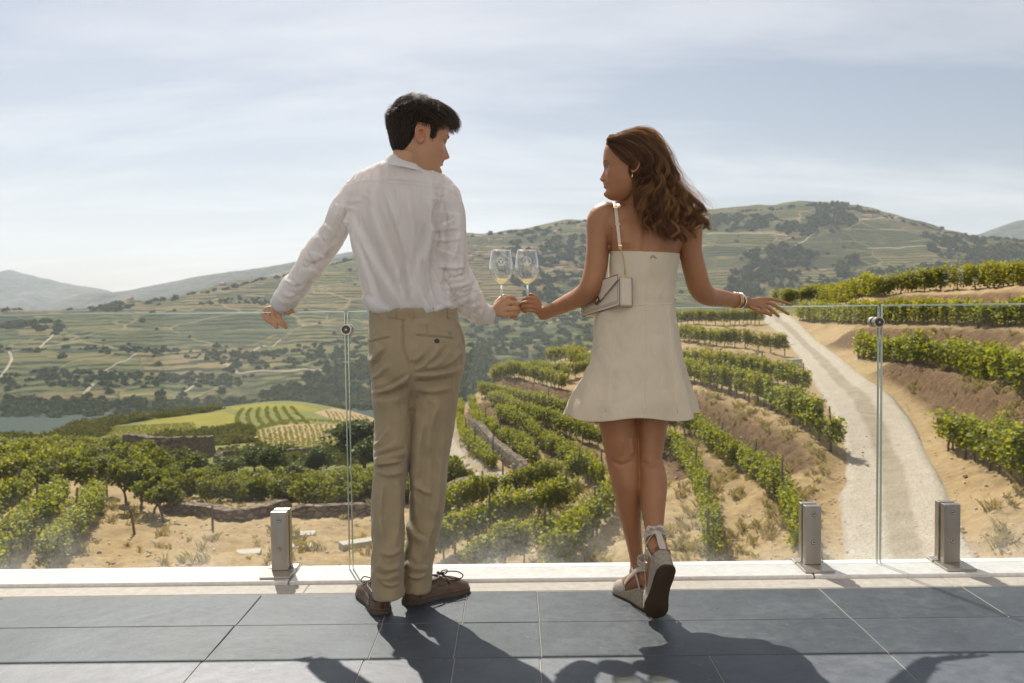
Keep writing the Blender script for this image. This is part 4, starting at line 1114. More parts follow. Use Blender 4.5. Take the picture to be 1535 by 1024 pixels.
# dust and dried water marks, thicker near the foot of the pane
zsep = M.n('ShaderNodeSeparateXYZ', {0: pos}).outputs[2]
dn = M.noise(3.0, 6, .65, M.mapping(pos, (1, 1, 1.3))); fine = M.noise(90, 3, .6, pos)
low = M.math('POWER', M.rng(zsep, .42, .02, 0, 1), 2.2)
dust = M.math('ADD', M.math('MULTIPLY', M.math('MULTIPLY', low, M.rng(dn, .36, .68)), M.rng(fine, .3, .7, .06, .17)), M.math('MULTIPLY', M.rng(dn, .4, .75), 0.006))
dust = M.math('ADD', dust, 0.002)
df = M.n('ShaderNodeBsdfTranslucent', {'Color': (.85, .85, .85)})
m2 = M.n('ShaderNodeMixShader'); M.set(m2.inputs[0], dust); M.t.links.new(m1.outputs[0], m2.inputs[1]); M.t.links.new(df.outputs[0], m2.inputs[2])
MAT_GLASS = M.surf(m2)
M = Mat('glass_edge')
ge = M.n('ShaderNodeBsdfGlossy', {'Color': (.75, .86, .80), 'Roughness': .22}); gt = M.n('ShaderNodeBsdfTransparent', {'Color': (.25, .42, .36)}); gd = M.n('ShaderNodeBsdfDiffuse', {'Color': (.66, .73, .68)})
a_ = M.n('ShaderNodeMixShader', {0: .5}); M.t.links.new(gt.outputs[0], a_.inputs[1]); M.t.links.new(gd.outputs[0], a_.inputs[2])
b_ = M.n('ShaderNodeMixShader', {0: .35}); M.t.links.new(a_.outputs[0], b_.inputs[1]); M.t.links.new(ge.outputs[0], b_.inputs[2])
MAT_EDGE = M.surf(b_)
M = Mat('brushed_steel'); pos = M.geo()
MAT_STEEL = M.surf(M.bsdf(M.ramp(M.noise(9, 4, .6, M.mapping(pos, (1, 1, .3))), [(.3, (.36, .32, .275)), (.7, (.47, .43, .38))]), M.rng(M.noise(60, 2, .5, M.mapping(pos, (1, 1, .02))), .3, .7, .30, .42), Metallic=0.9, Normal=M.bump(M.noise(300, 2, .5, M.mapping(pos, (1, 1, .03))), .08, .001)))
MAT_DARKMETAL = simple('dark_metal', (.06, .055, .05), .35, Metallic=.8)

def xg(px, py): return P(px, py, YG).x
XJ = [xg(523, 660) , xg(1318, 665)]
ZT = 1.032; T = .0085
panes = [(-5.2, XJ[0] - .006), (XJ[0] + .006, XJ[1] - .006), (XJ[1] + .006, 5.2)]
plab = ['clear glass balustrade panel at the far left, held by the single left clamp', 'clear glass balustrade panel behind the couple, between both knobs', 'clear glass balustrade panel at the right end beside the dirt road']
for (x0, x1), lab in zip(panes, plab):
    e = empty('glass_balustrade', ((x0 + x1) / 2, YG, .013))
    tag(e, lab, 'balustrade', 'glass balustrade panels')
    bm = bmesh.new(); add_box(bm, ((x0 + x1) / 2, YG, (ZT + .0135) / 2), (x1 - x0 - .003, 2 * T, ZT - .0135 - .002)); 
    link('pane', bm_mesh('pane', bm), MAT_GLASS, e)
    bm = bmesh.new()
    add_box(bm, ((x0 + x1) / 2, YG, ZT + .0005), (x1 - x0 - .003, 2 * T, .0065), None, .0015, 1)
    add_box(bm, (x0 + .0005, YG, (ZT + .0135) / 2), (.003, 2 * T - .002, ZT - .0135 - .004))
    add_box(bm, (x1 - .0005, YG, (ZT + .0135) / 2), (.003, 2 * T - .002, ZT - .0135 - .004))
    link('polished_edge', bm_mesh('polished_edge', bm), MAT_EDGE, e)
# knobs that clip neighbouring panes together
for (px, py), lab in (((519.5, 494), 'dark round glass clip knob beside the white shirt'), ((1316, 483), 'dark round glass clip knob in front of the dirt road')):
    p = P(px, py, YG - .02); e = empty('glass_clip', (p.x, YG, p.z)); tag(e, lab, 'glass clip', 'round clips joining the glass panels')
    bm = bmesh.new(); add_cyl(bm, (p.x, YG - .034, p.z), (p.x, YG - .0095, p.z), .0205, 32); add_cyl(bm, (p.x, YG + .0095, p.z), (p.x, YG + .034, p.z), .0205, 32)
    me = bm_mesh('knob', bm); link('knob', me, MAT_STEEL, e)
    bm = bmesh.new(); add_cyl(bm, (p.x, YG - .0352, p.z), (p.x, YG - .0342, p.z), .0165, 32); link('knob_face', bm_mesh('knob_face', bm), MAT_DARKMETAL, e)
    bm = bmesh.new(); add_cyl(bm, (p.x, YG - .0372, p.z), (p.x, YG - .0354, p.z), .0042, 6); add_cyl(bm, (p.x, YG - .0094, p.z), (p.x, YG + .0094, p.z), .0045, 12); link('bolt', bm_mesh('bolt', bm), MAT_STEEL, e)
# clamps standing on the ledge
for px, lab in ((422, 'brushed steel glass clamp post left of the man'), (1214, 'brushed steel glass clamp post nearer the woman, left of the road'), (1420, 'brushed steel glass clamp post at the right, past the road')):
    x = xg(px, 800); e = empty('glass_clamp', (x, YG, .013)); tag(e, lab, 'glass clamp', 'steel clamps holding the glass panels')
    bm = bmesh.new(); add_box(bm, (x, YG - .066, .018), (.115, .112, .010), None, .002, 2); add_box(bm, (x, YG + .0285, .018), (.115, .05, .010), None, .002, 2)
    link('base_plate', bm_mesh('base_plate', bm), MAT_STEEL, e)
    bm = bmesh.new(); add_box(bm, (x, YG - .0255, .1385), (.064, .030, .231), None, .0022, 2); link('front_jaw', bm_mesh('front_jaw', bm), MAT_STEEL, e)
    bm = bmesh.new(); add_box(bm, (x, YG + .0255, .1385), (.064, .030, .231), None, .0022, 2); link('rear_jaw', bm_mesh('rear_jaw', bm), MAT_STEEL, e)
    for z in (.222, .110):
        bm = bmesh.new()
        yy = YG - .0407
        c = bmesh.ops.create_circle(bm, segments=24, radius=.0078); 
        g = Geo(); a = np.linspace(0, 2 * np.pi, 20, endpoint=False)
        ring = lambda r, y: np.column_stack([x + .002 + r * np.cos(a), np.full(20, y), z + r * np.sin(a)])
        bm.free()
        g.rings([ring(.0080, yy + .001), ring(.0080, yy - .0008), ring(.0066, yy - .0014), ring(.0036, yy - .0014), ring(.0034, yy + .0006)])
        b = link('bolt', g.mesh('bolt'), MAT_STEEL, e)
        bm = bmesh.new(); add_cyl(bm, (x + .002, yy - .0004, z), (x + .002, yy - .0002, z), .0036, 6); link('bolt_socket', bm_mesh('bolt_socket', bm), MAT_DARKMETAL, b)
        g = Geo(); g.rings([ring(.0094, yy + .0004), ring(.0094, yy - .0003), ring(.0080, yy - .0003)], cap=False); link('gap_shade_ring', g.mesh('gap_shade_ring'), MAT_DARKMETAL, b)  # dark metal ring stands in for the shade around the bolt head
# ================================================================ PEOPLE
from mathutils.bvhtree import BVHTree
def px_loft(g, rows, n=4, segs=32, flat=False, cap0=True, cap1=True, power=2.0, closed_caps=True):
    """closed limb: rows = (px, py, Y, half width in px, half depth in m); flat = level rings (torso)"""
    q = catmull(np.array(rows, float), n)
    C = np.array([P(a, b, y)[:] for a, b, y in q[:, :3]])
    hw = np.maximum(q[:, 3], .5) * q[:, 2] / FPX; bd = np.maximum(q[:, 4], .002)
    T = np.gradient(C, axis=0); T /= np.linalg.norm(T, axis=1)[:, None]
    ang = np.linspace(0, 2 * np.pi, segs, endpoint=False); e = 2.0 / power
    ca = np.sign(np.cos(ang)) * np.abs(np.cos(ang)) ** e; sa = np.sign(np.sin(ang)) * np.abs(np.sin(ang)) ** e
    rings = []
    def ring(c, t, w, d):
        if flat: a, b = np.array((1., 0, 0)), np.array((0, 1., 0))
        else:
            view = c - np.array(CAM); view /= np.linalg.norm(view)
            a = np.cross(t, view); a /= np.linalg.norm(a); b = np.cross(a, t)
        return c + w * ca[:, None] * a + d * sa[:, None] * b
    if cap0:
        for k in (80, 55, 28):
            r_ = min(hw[0], bd[0]); rings.append(ring(C[0] - T[0] * r_ * math.sin(R(k)) * .8, T[0], hw[0] * math.cos(R(k)), bd[0] * math.cos(R(k))))
    for c, t, w, d in zip(C, T, hw, bd): rings.append(ring(c, t, w, d))
    if cap1:
        for k in (28, 55, 80):
            r_ = min(hw[-1], bd[-1]); rings.append(ring(C[-1] + T[-1] * r_ * math.sin(R(k)) * .8, T[-1], hw[-1] * math.cos(R(k)), bd[-1] * math.cos(R(k))))
    if not flat or True: g.rings(rings, closed_caps)
    return rings
def finger(g, pts, r0, r1, segs=12):
    q = [P(*p) for p in pts]; n = len(q)
    rad = [r0 + (r1 - r0) * i / (n - 1) for i in range(n)]
    d = (q[-1] - q[-2]).normalized()
    q.append(q[-1] + d * r1 * .75); rad.append(r1 * .55)
    # slight swelling at the knuckles
    g.tube(q, rad, segs, smooth=4)
def hand(g, wrist, fingers, thumb, r0, r1, palm=1.15):
    for f in fingers:
        finger(g, f, r0, r1)
        a, b = P(*wrist), P(*f[0])
        g.tube([a, (a * .45 + b * .55), b], [r0 * palm, r0 * palm * 1.12, r0 * 1.05], 12, smooth=3)
    for f, h2 in zip(fingers[:-1], fingers[1:]):
        a, b = P(*wrist), (P(*f[0]) + P(*h2[0])) / 2
        g.tube([a, (a * .45 + b * .55), a * .08 + b * .92], [r0 * palm, r0 * palm * 1.1, r0 * .95], 12, smooth=3)
    finger(g, thumb, r0 * 1.1, r1 * 1.12)
def gauss(v, c, s): return np.exp(-((v - c) / s) ** 2)

# ---- head, in local metres: x to the face, y to the left, z up, origin between the ears
HEAD = np.array([  # z, front, back, half width
 (-.1200, .054, .020, .015), (-.1150, .067, .006, .026), (-.1060, .077, -.012, .0365), (-.0940, .081, -.030, .0455), (-.0800, .0785, -.047, .0525), (-.0640, .0810, -.064, .0590),
 (-.0460, .0815, -.084, .0655), (-.0260, .0815, -.093, .0695), (-.0050, .0815, -.100, .0730), (.0150, .0880, -.104, .0765), (.0400, .0895, -.105, .0785), (.0650, .0855, -.102, .0765),
 (.0880, .0730, -.091, .0680), (.1030, .0550, -.073, .0545), (.1120, .0330, -.050, .0370), (.1160, .0100, -.028, .0160)])
def head_surface(nz=110, nt=128, female=False):
    zs = np.linspace(HEAD[0, 0], HEAD[-1, 0], nz)
    q = catmull(HEAD, 10)
    xf, xb, w = (np.interp(zs, q[:, 0], q[:, k]) for k in (1, 2, 3))
    th = np.linspace(0, 2 * np.pi, nt, endpoint=False)
    c, s = np.cos(th), np.sin(th)
    e = 2 / 2.25
    cc, ss = np.sign(c) * np.abs(c) ** e, np.sign(s) * np.abs(s) ** e
    xc = np.interp(zs, [-.12, -.06, 0, .116], [.012, .008, -.005, -.010])
    X = np.where(cc[None] > 0, xc[:, None] + (xf - xc)[:, None] * cc[None], xc[:, None] + (xc - xb)[:, None] * cc[None])
    Y = w[:, None] * ss[None]; Z = np.repeat(zs[:, None], nt, 1)
    return X, Y, Z
def face_features(X, Y, Z, female=False):
    f = np.clip((X - .02) / .04, 0, 1)                       # front of the face only
    ay = np.abs(Y); d = np.zeros_like(X)
    # nose: straight bridge to a tip, then the nostril base
    t = np.clip((-.002 - Z) / .040, 0, 1)
    na = .0165 if female else .0215; te = 1.35 if female else 1.1
    nh = np.where(Z > -.040, .004 + na * t ** te, (.004 + na) * (np.clip((Z + .0555) / .0155, 0, 1) * (2 - np.clip((Z + .0555) / .0155, 0, 1))) ** .75)
    nh = np.where(Z > .004, .004 * np.clip((.020 - Z) / .016, 0, 1), nh)
    nw = .0065 + .0060 * t ** 1.6
    d += nh * np.exp(-(ay / nw) ** 2.2)
    d += .0065 * gauss(ay, .0125, .0055) * gauss(Z, -.0455, .006)     # nostril wings
    d -= .0085 * gauss(ay, .031, .0145) * gauss(Z, .0005, .0095)      # sockets
    d += .0042 * gauss(ay, .031, .0115) * gauss(Z, -.001, .0062)      # eyeball under the lids
    d += (.0022 if female else .0042) * gauss(ay, .030, .019) * gauss(Z, .0155, .0065)   # brow
    d += .0045 * gauss(ay, .046, .014) * gauss(Z, -.028, .014)        # cheekbone
    d += .0075 * np.exp(-(ay / .0185) ** 2.5) * gauss(Z, -.0605, .0050)
    d += .0078 * np.exp(-(ay / .0165) ** 2.5) * gauss(Z, -.0715, .0052)
    d -= .0060 * np.exp(-(ay / .0215) ** 3) * gauss(Z, -.0660, .0020)
    d -= .0030 * gauss(ay, .0255, .005) * gauss(Z, -.0645, .006)      # smiling corners
    d += .0030 * gauss(ay, .034, .010) * gauss(Z, -.054, .010)
    d -= .0040 * np.exp(-(ay / .018) ** 2) * gauss(Z, -.0815, .0050)  # under the lip
    d += .0060 * np.exp(-(ay / .018) ** 2) * gauss(Z, -.0985, .0100)  # chin
    return X + d * f
def add_head(g, M4, female=False, lobe=1.0):
    X, Y, Z = head_surface(); X = face_features(X, Y, Z, female)
    def W(q): return np.asarray(q) @ np.array(M4.to_3x3()).T + np.array(M4.translation)
    g.rings([W(np.stack([X[i], Y[i], Z[i]], 1)) for i in range(len(X))])
    for s in (1, -1):                                        # ears: shell, helix rim, lobe, tragus
        up = np.array((-.22, 0, .97)); fw = np.array((.97, s * -.0, .22)); out = np.array((-.30, s * .95, 0.))
        c0 = np.array((-.016, s * .0745, -.002))
        def E(a, r, o): return c0 + fw * r * math.cos(a) * .0145 + up * r * math.sin(a) * .0275 + out * o
        rings = []
        for r, o in ((.2, -.008), (.95, -.006), (1.0, .006), (.9, .0085), (.72, .005), (.45, .0005), (.1, -.001)):
            rings.append(W([E(a, r, o + .006 * max(0, -math.cos(a))) for a in np.linspace(0, 2 * np.pi, 24, endpoint=False)]))
        g.rings(rings)
        pts = [E(a, 1.0, .009 + .007 * max(0, -math.cos(a))) for a in np.linspace(R(20), R(262), 14)]
        g.tube(W(pts), .0031, 8, smooth=2)
        g.tube(W([E(R(60), .62, .006), E(R(120), .62, .009), E(R(190), .60, .010), E(R(235), .55, .006)]), .0026, 8, smooth=2)
        g.ellipsoid(W([E(R(262), .93, .005)])[0], (.0058, .0045, .0075))
        g.ellipsoid(W([E(R(-10), .72, .006)])[0], (.004, .004, .0055))
def head_matrix(ear_px, Y, yaw_dir, away, pitch, roll, s):
    """yaw_dir +1 looks right, -1 looks left; away = degrees turned from the picture plane to the valley"""
    f = Vector((yaw_dir * math.cos(R(away)), math.sin(R(away)), 0))
    l = Vector((0, 0, 1)).cross(f)
    B = Matrix((f, l, Vector((0, 0, 1)))).transposed()
    B = B @ Matrix.Rotation(R(pitch), 3, 'Y') @ Matrix.Rotation(R(roll), 3, 'X')
    side = -.074 if yaw_dir > 0 else .074
    near_ear = P(*ear_px, Y)
    B = B * s
    return Matrix.Translation(near_ear - B @ Vector((-.012, side, -.002))) @ B.to_4x4()
def bvh_of(me):
    me.calc_loop_triangles()
    return BVHTree.FromPolygons([v.co for v in me.vertices], [p.vertices for p in me.polygons])
def on(bvh, px, py, off=.002, fallback=3.2):
    d = ray(px, py).normalized(); h = bvh.ray_cast(CAM, d)
    if h[0] is None: return P(px, py, fallback)
    return h[0] - d * off
def stitch(bvh, pts, off=.0015, n=8, fb=3.2):
    q = catmull(np.array(pts, float), n); return [on(bvh, a, b, off, fb) for a, b in q]
def dist_poly(p, poly):
    best = np.full(len(p), 1e9); side = np.zeros(len(p)); par = np.zeros(len(p)); poly = np.asarray(poly, float)
    for i, (a, b) in enumerate(zip(poly[:-1], poly[1:])):
        d = b - a; t = np.clip(((p - a) @ d) / (d @ d + 1e-9), 0, 1); r = p - a - t[:, None] * d
        L = np.hypot(r[:, 0], r[:, 1]); m = L < best
        best[m] = L[m]; par[m] = (i + t)[m]; side[m] = np.sign(d[0] * r[:, 1] - d[1] * r[:, 0])[m]
    return best, side, par / (len(poly) - 1)
FOLD_GAIN = 1.0
def fold(me, folds, facing=-1):
    """cloth folds: (polyline, width, height in mm[, one-sided]) raised on the surface that faces the deck"""
    co, no = get_co(me).astype(float), get_no(me).astype(float)
    p = project(co); disp = np.zeros(len(co)); vis_ = np.clip((-no[:, 1] * 1.0 + .30) / .35, 0, 1) if facing < 0 else 1.0
    for f in folds:
        q = catmull(np.array(f[0], float), 5); w, a = f[1] * .8, f[2] / 1000.0
        m = (p[:, 0] > q[:, 0].min() - 4 * w) & (p[:, 0] < q[:, 0].max() + 4 * w) & (p[:, 1] > q[:, 1].min() - 4 * w) & (p[:, 1] < q[:, 1].max() + 4 * w)
        if not m.any(): continue
        d, s, t = dist_poly(p[m], q); sdist = d * s / w
        fade = np.clip(np.minimum(t, 1 - t) / .22, 0, 1) if len(f) < 5 else 1.0
        prof = np.exp(-sdist ** 2)
        if len(f) > 3 and f[3]: prof = np.where(sdist * f[3] > 0, np.exp(-(sdist / 2.4) ** 2), np.exp(-(sdist * 1.7) ** 2)) - .35 * np.exp(-((sdist * f[3] + 1.5) / 1.0) ** 2)
        disp[m] += a * prof * fade * FOLD_GAIN
    disp = np.where(disp < 0, -.0065 * np.tanh(-disp / .0065), .020 * np.tanh(disp / .020))
    set_co(me, co + no * (disp * vis_)[:, None])
def cloth_noise(me, scale, amp, off=0.0, octs=3, ridged=False):
    co, no = get_co(me).astype(float), get_no(me).astype(float)
    n = fnoise(co, scale, off, octs)
    if ridged: n = 1 - 2.0 * np.abs(n)
    set_co(me, co + no * (n * amp)[:, None])
def hair_curves(name, strands, radius, mat, parent, tip=.3):
    """strands (n, k, 3) as one hair object"""
    S = np.asarray(strands, dtype=np.float32); n, k = S.shape[:2]
    hc = bpy.data.hair_curves.new(name); hc.add_curves([k] * n)
    hc.attributes['position'].data.foreach_set('vector', S.ravel())
    at = hc.attributes.get('radius') or hc.attributes.new('radius', 'FLOAT', 'POINT')
    prof = np.linspace(1, tip, k) ** .8
    at.data.foreach_set('value', np.tile(prof * radius, n).astype(np.float32))
    hc.materials.append(mat)
    o = bpy.data.objects.new(name, hc); COL.objects.link(o)
    if parent is not None: o.parent = parent
    return o

# ---------------------------------------------------------------- materials
def skin_mat(name, base, deep, lip):
    M = Mat(name); pos = M.geo()
    c = M.ramp(M.noise(16, 5, .6, pos), [(.3, base), (.7, tuple(b * .86 for b in base))])
    c = M.mix(M.rng(M.noise(5, 3, .5, pos), .45, .75, 0, .35), c, deep)
    c = M.mix(M.rng(M.noise(420, 2, .5, pos), .74, .80, 0, .35), c, tuple(b * .45 for b in base))
    c = M.mix(M.attr('lip'), c, lip); c = M.mix(M.attr('flush'), c, deep)
    b = M.bsdf(c, M.rng(M.noise(60, 3, .5, pos), .3, .7, .42, .56), Specular_IOR_Level=.42, Normal=M.bump(M.noise(700, 3, .6, pos), .12, .0008))
    M.set(b.inputs['Subsurface Weight'], .12); b.inputs['Subsurface Radius'].default_value = (1.0, .35, .18); b.inputs['Subsurface Scale'].default_value = .010
    return M.surf(b)
MAT_SKIN_M = skin_mat('skin_man', (.48, .265, .150), (.46, .18, .10), (.36, .12, .095))
MAT_SKIN_W = skin_mat('skin_woman', (.35, .160, .072), (.34, .115, .05), (.40, .12, .10))
def cloth_mat(name, base, weave=900, trans=0.0, rough=.85, sheen=.15, var=.08, bump=.25):
    M = Mat(name); pos = M.geo()
    c = M.ramp(M.noise(7, 4, .6, pos), [(.3, tuple(b * (1 - var) for b in base)), (.7, tuple(min(1, b * (1 + var)) for b in base))])
    wv_ = M.math('ADD', M.noise(weave, 2, .6, M.mapping(pos, (1, 1, .25))), M.noise(weave, 2, .6, M.mapping(pos, (.25, .25, 1))))
    c = M.mix(M.rng(wv_, .7, 1.3, 0, .16), c, tuple(b * .6 for b in base))
    b = M.bsdf(c, rough, Normal=M.bump(M.math('ADD', wv_, M.math('MULTIPLY', M.noise(90, 4, .6, pos), .8)), bump, .0012), Sheen_Weight=sheen, Specular_IOR_Level=.25)
    if trans:
        t = M.n('ShaderNodeBsdfTranslucent', {'Color': base}); mx = M.n('ShaderNodeMixShader', {0: trans})
        M.t.links.new(b.outputs[0], mx.inputs[1]); M.t.links.new(t.outputs[0], mx.inputs[2]); return M.surf(mx)
    return M.surf(b)
MAT_SHIRT = cloth_mat('white_cotton', (.88, .875, .865), 1100, .5, .8, .1, .02, .15)
MAT_CHINO = cloth_mat('khaki_twill', (.30, .235, .14), 1300, 0, .8, .2, .07, .3)
MAT_CHINO_D = simple('khaki_seam', (.20, .15, .085), .9)
MAT_DRESS = cloth_mat('cream_linen', (.78, .68, .52), 700, .3, .85, .15, .05, .45)
MAT_SEAM = simple('cream_seam', (.70, .59, .43), .9)
def leather(name, base, rough=.5):
    M = Mat(name); pos = M.geo()
    c = M.ramp(M.noise(28, 5, .65, pos), [(.3, tuple(b * .7 for b in base)), (.7, tuple(b * 1.2 for b in base))])
    return M.surf(M.bsdf(c, M.rng(M.noise(40, 3, .6, pos), .3, .7, rough - .08, rough + .1), Normal=M.bump(M.noise(350, 4, .6, pos), .25, .001)))
MAT_BROWN = leather('brown_leather', (.115, .065, .042), .48)
MAT_SOLE = simple('rubber_sole', (.075, .062, .048), .8)
MAT_LACE = simple('dark_lace', (.03, .018, .015), .6)
MAT_BAG = simple('pale_leather', (.57, .48, .375), .42)
MAT_BAGEDGE = simple('dark_edge_paint', (.035, .028, .025), .5)
MAT_GOLD = simple('gold', (.75, .50, .20), .28, Metallic=1.0)
MAT_SILVER = simple('silver', (.72, .72, .74), .25, Metallic=1.0)
MAT_BLACK = simple('black_enamel', (.012, .012, .012), .35)
M = Mat('jute_rope'); pos = M.geo(); zt = M.attr('rope')
MAT_ROPE = M.surf(M.bsdf(M.ramp(M.noise(120, 4, .6, pos), [(.3, (.34, .28, .20)), (.7, (.50, .43, .33))]), .95, Normal=M.bump(M.math('SINE', M.math('MULTIPLY', zt, 1.0)), .7, .003)))
MAT_CANVAS = cloth_mat('beige_canvas', (.56, .48, .40), 800, .05, .9, .15, .05, .4)
MAT_OUTSOLE = simple('tan_rubber', (.060, .041, .025), .8, Specular_IOR_Level=.2)
def hair_mat(name, root, tip, glow, spec=.25, rough=.42, thru=.22):
    M = Mat(name); hi = M.n('ShaderNodeHairInfo')
    c = M.mix(M.rng(hi.outputs['Intercept'], .2, 1.0), root, tip)
    c = M.mix(M.math('MULTIPLY', M.math('POWER', hi.outputs['Random'], 3.0), .8), c, tuple(t * 2.2 for t in tip))
    b = M.bsdf(c, rough, Specular_IOR_Level=spec); t = M.n('ShaderNodeBsdfTranslucent', {'Color': glow}); mx = M.n('ShaderNodeMixShader', {0: thru})
    M.t.links.new(b.outputs[0], mx.inputs[1]); M.t.links.new(t.outputs[0], mx.inputs[2]); return M.surf(mx)
MAT_HAIR_M = hair_mat('hair_black', (.024, .016, .011), (.050, .034, .023), (.14, .095, .06), .34, .38, .18)
MAT_HAIR_W = hair_mat('hair_brown', (.022, .010, .005), (.085, .039, .016), (.50, .24, .09), .30, .38, .22)
MAT_HAIR_H = hair_mat('hair_light_brown', (.075, .035, .014), (.25, .125, .048), (.55, .28, .11), .30, .36, .22)
MAT_CAP_M = simple('hair_base_black', (.020, .014, .010), .85, Specular_IOR_Level=.1)
MAT_CAP_W = simple('hair_base_brown', (.012, .006, .0035), .85, Specular_IOR_Level=.1)
MAT_EYE = simple('eye_white', (.32, .27, .24), .3); MAT_IRIS = simple('iris', (.02, .012, .008), .2)

def set_face_attrs(me, M4, flush_r=.0):
    Mi = np.array(M4.inverted()); co = get_co(me).astype(float); L = co @ Mi[:3, :3].T + Mi[:3, 3]
    ay = np.abs(L[:, 1]); fr = (L[:, 0] > .06) & (np.abs(L[:, 2] + .06) < .06)
    lip = np.clip(np.exp(-(ay / .021) ** 4) * np.exp(-((L[:, 2] + .0660) / .0088) ** 4), 0, 1) * fr
    ear = (np.abs(L[:, 0] + .018) < .025) * (ay > .070) * (ay < .12) * (np.abs(L[:, 2]) < .045)
    ck = gauss(ay, .045, .02) * gauss(L[:, 2], -.03, .02) * (L[:, 0] > .03) * .3 + gauss(ay, 0, .014) * gauss(L[:, 2], -.043, .012) * (L[:, 0] > .08) * .4
    set_attr(me, 'lip', lip); set_attr(me, 'flush', np.clip(ear * .6 + ck, 0, 1))
_FX = {}
def face_x(y, z, female):
    if female not in _FX:
        X, Y, Z = head_surface(); _FX[female] = (face_features(X, Y, Z, female), Y, Z)
    X, Y, Z = _FX[female]; d = (Y - y) ** 2 + (Z - z) ** 2 + (X < .02) * 9
    return float(X.ravel()[np.argmin(d)])
def eyes(M4, parent, female):
    q = M4.to_quaternion().to_matrix(); W = lambda y, z, o: M4 @ Vector((face_x(y, z, female) + o, y, z))
    for s in (1, -1):
        x0 = face_x(s * .031, .000, female); c = M4 @ Vector((x0 - .0100, s * .031, .0))
        g = Geo(); g.ellipsoid(c, (.0120, .0120, .0085), q, 20, 14); e = link('eye', g.mesh('eye'), MAT_EYE, parent)
        g = Geo(); g.ellipsoid(c + q @ Vector((.0092, s * -.001, 0)), (.0034, .0062, .0062), q, 16, 8); link('iris', g.mesh('iris'), MAT_IRIS, e)
        g = Geo()
        g.tube([W(s * .019, -.001, .0006), W(s * .026, .0042, .0014), W(s * .035, .0046, .0016), W(s * .043, .0008, .0010)], [.0004, .0008, .0010, .0005], 8, smooth=3)
        link('eyelash', g.mesh('eyelash'), MAT_BLACK, e)
        g = Geo(); t_ = .0014 if female else .0024
        g.tube([W(s * .013, .0150, .0002), W(s * .024, .0185, .0006), W(s * .036, .0195, .0006), W(s * .047, .0155, .0)], [t_ * .8, t_, t_ * .9, .0006], 8, smooth=3, flat=.6)
        link('eyebrow', g.mesh('eyebrow'), MAT_CAP_M if not female else MAT_CAP_W, parent)
def hair_line(X, Y, Z, female):
    """signed height above the hairline"""
    if female:
        xs, zs = [-.11, -.085, -.05, -.02, .02, .05, .075, .10], [-.095, -.095, -.055, -.03, .005, .035, .066, .074]
    else:
        xs, zs = [-.11, -.085, -.060, -.044, -.034, -.030, .010, .016, .030, .036, .060, .085, .10], [-.082, -.080, -.060, -.035, -.012, .036, .036, -.004, -.010, .030, .050, .060, .068]
    return Z - np.interp(X, xs, zs)
def hair_cap(M4, female, mat, parent, thick):
    X, Y, Z = head_surface(90, 110); m = np.clip((hair_line(X, Y, Z, female) - (.011 if female else 0)) / .012, -1, 1)
    top = np.clip((Z - .0) / .10, 0, 1)
    fr = np.clip((X - .03) / .05, 0, 1)
    d = np.where(m > 0, (thick * ((.35 if female else .18) + (.65 if female else .82) * top)) * np.abs(m) ** .7, .010 * m)
    cx, cz = -.008, .0
    n = np.stack([X - cx, Y * 1.2, (Z - cz) * .9], -1); n /= np.linalg.norm(n, axis=-1)[..., None]
    q = np.stack([X, Y, Z], -1) + n * d[..., None]
    if not female: q[..., 0] += fr * top * .013 * (m > 0); q[..., 2] += fr * top * .004
    A, t = np.array(M4.to_3x3()), np.array(M4.translation)
    g = Geo(); g.rings([q[i] @ A.T + t for i in range(len(q))])
    return link('hair', g.mesh('hair'), mat, parent), (q, n, m)

# ================================================================ THE MAN
MY = 3.22
man = empty('person', G(598, 912))
tag(man, 'dark haired man in white shirt and khaki trousers leaning on the glass', 'person')
HM4 = head_matrix((632, 202), 3.15, 1, 18, 8.5, 0, 1.07)
g = Geo()
add_head(g, HM4)
W = lambda *a: HM4 @ Vector(a)
nb = P(605, 256, 3.25)
g.tube([W(-.028, 0, .00), W(-.030, 0, -.055), (W(-.03, 0, -.09) + nb) / 2, nb, P(603, 285, 3.26)], [.055, .056, .058, .066, .08], 24, smooth=3)
# body under the clothes: trunk, arms, legs
px_loft(g, [(603, 268, 3.26, 50, .07), (602, 290, 3.26, 66, .085), (600, 350, 3.24, 52, .085), (610, 430, 3.22, 48, .08), (622, 500, 3.22, 54, .09), (624, 560, 3.22, 52, .085)], 4, 24, True)
for rows in ([(532, 292, 3.28, 16, .04), (507, 334, 3.33, 13, .035), (473, 386, 3.40, 13, .033), (438, 437, 3.50, 12, .03), (424, 456, 3.545, 11, .024), (416, 461, 3.555, 10, .018)],
             [(668, 300, 3.25, 16, .04), (671, 360, 3.27, 15, .035), (684, 420, 3.30, 15, .035), (705, 455, 3.38, 13, .03), (724, 469, 3.44, 11, .024), (737, 468, 3.46, 11, .020)],
             [(590, 575, 3.2, 20, .06), (588, 690, 3.14, 18, .05), (583, 800, 3.08, 15, .04), (580, 868, 3.04, 12, .03)],
             [(652, 575, 3.2, 22, .06), (644, 690, 3.2, 18, .05), (634, 800, 3.17, 15, .04), (627, 860, 3.14, 12, .03)]):
    px_loft(g, rows, 4, 20)
hand(g, (414, 461, 3.555), [[(397, 464, 3.560), (395, 473, 3.545), (401, 481, 3.528), (409, 485, 3.530)], [(402, 466, 3.556), (403, 476, 3.540), (410, 485, 3.522), (415, 491, 3.522)],
     [(409, 467, 3.550), (412, 478, 3.530), (421, 486, 3.518), (429, 491, 3.518)], [(416, 467, 3.545), (420, 477, 3.525), (424, 483, 3.515), (427, 486, 3.515)]],
     [(422, 462, 3.54), (431, 469, 3.52), (438, 466, 3.512)], .0088, .0072)
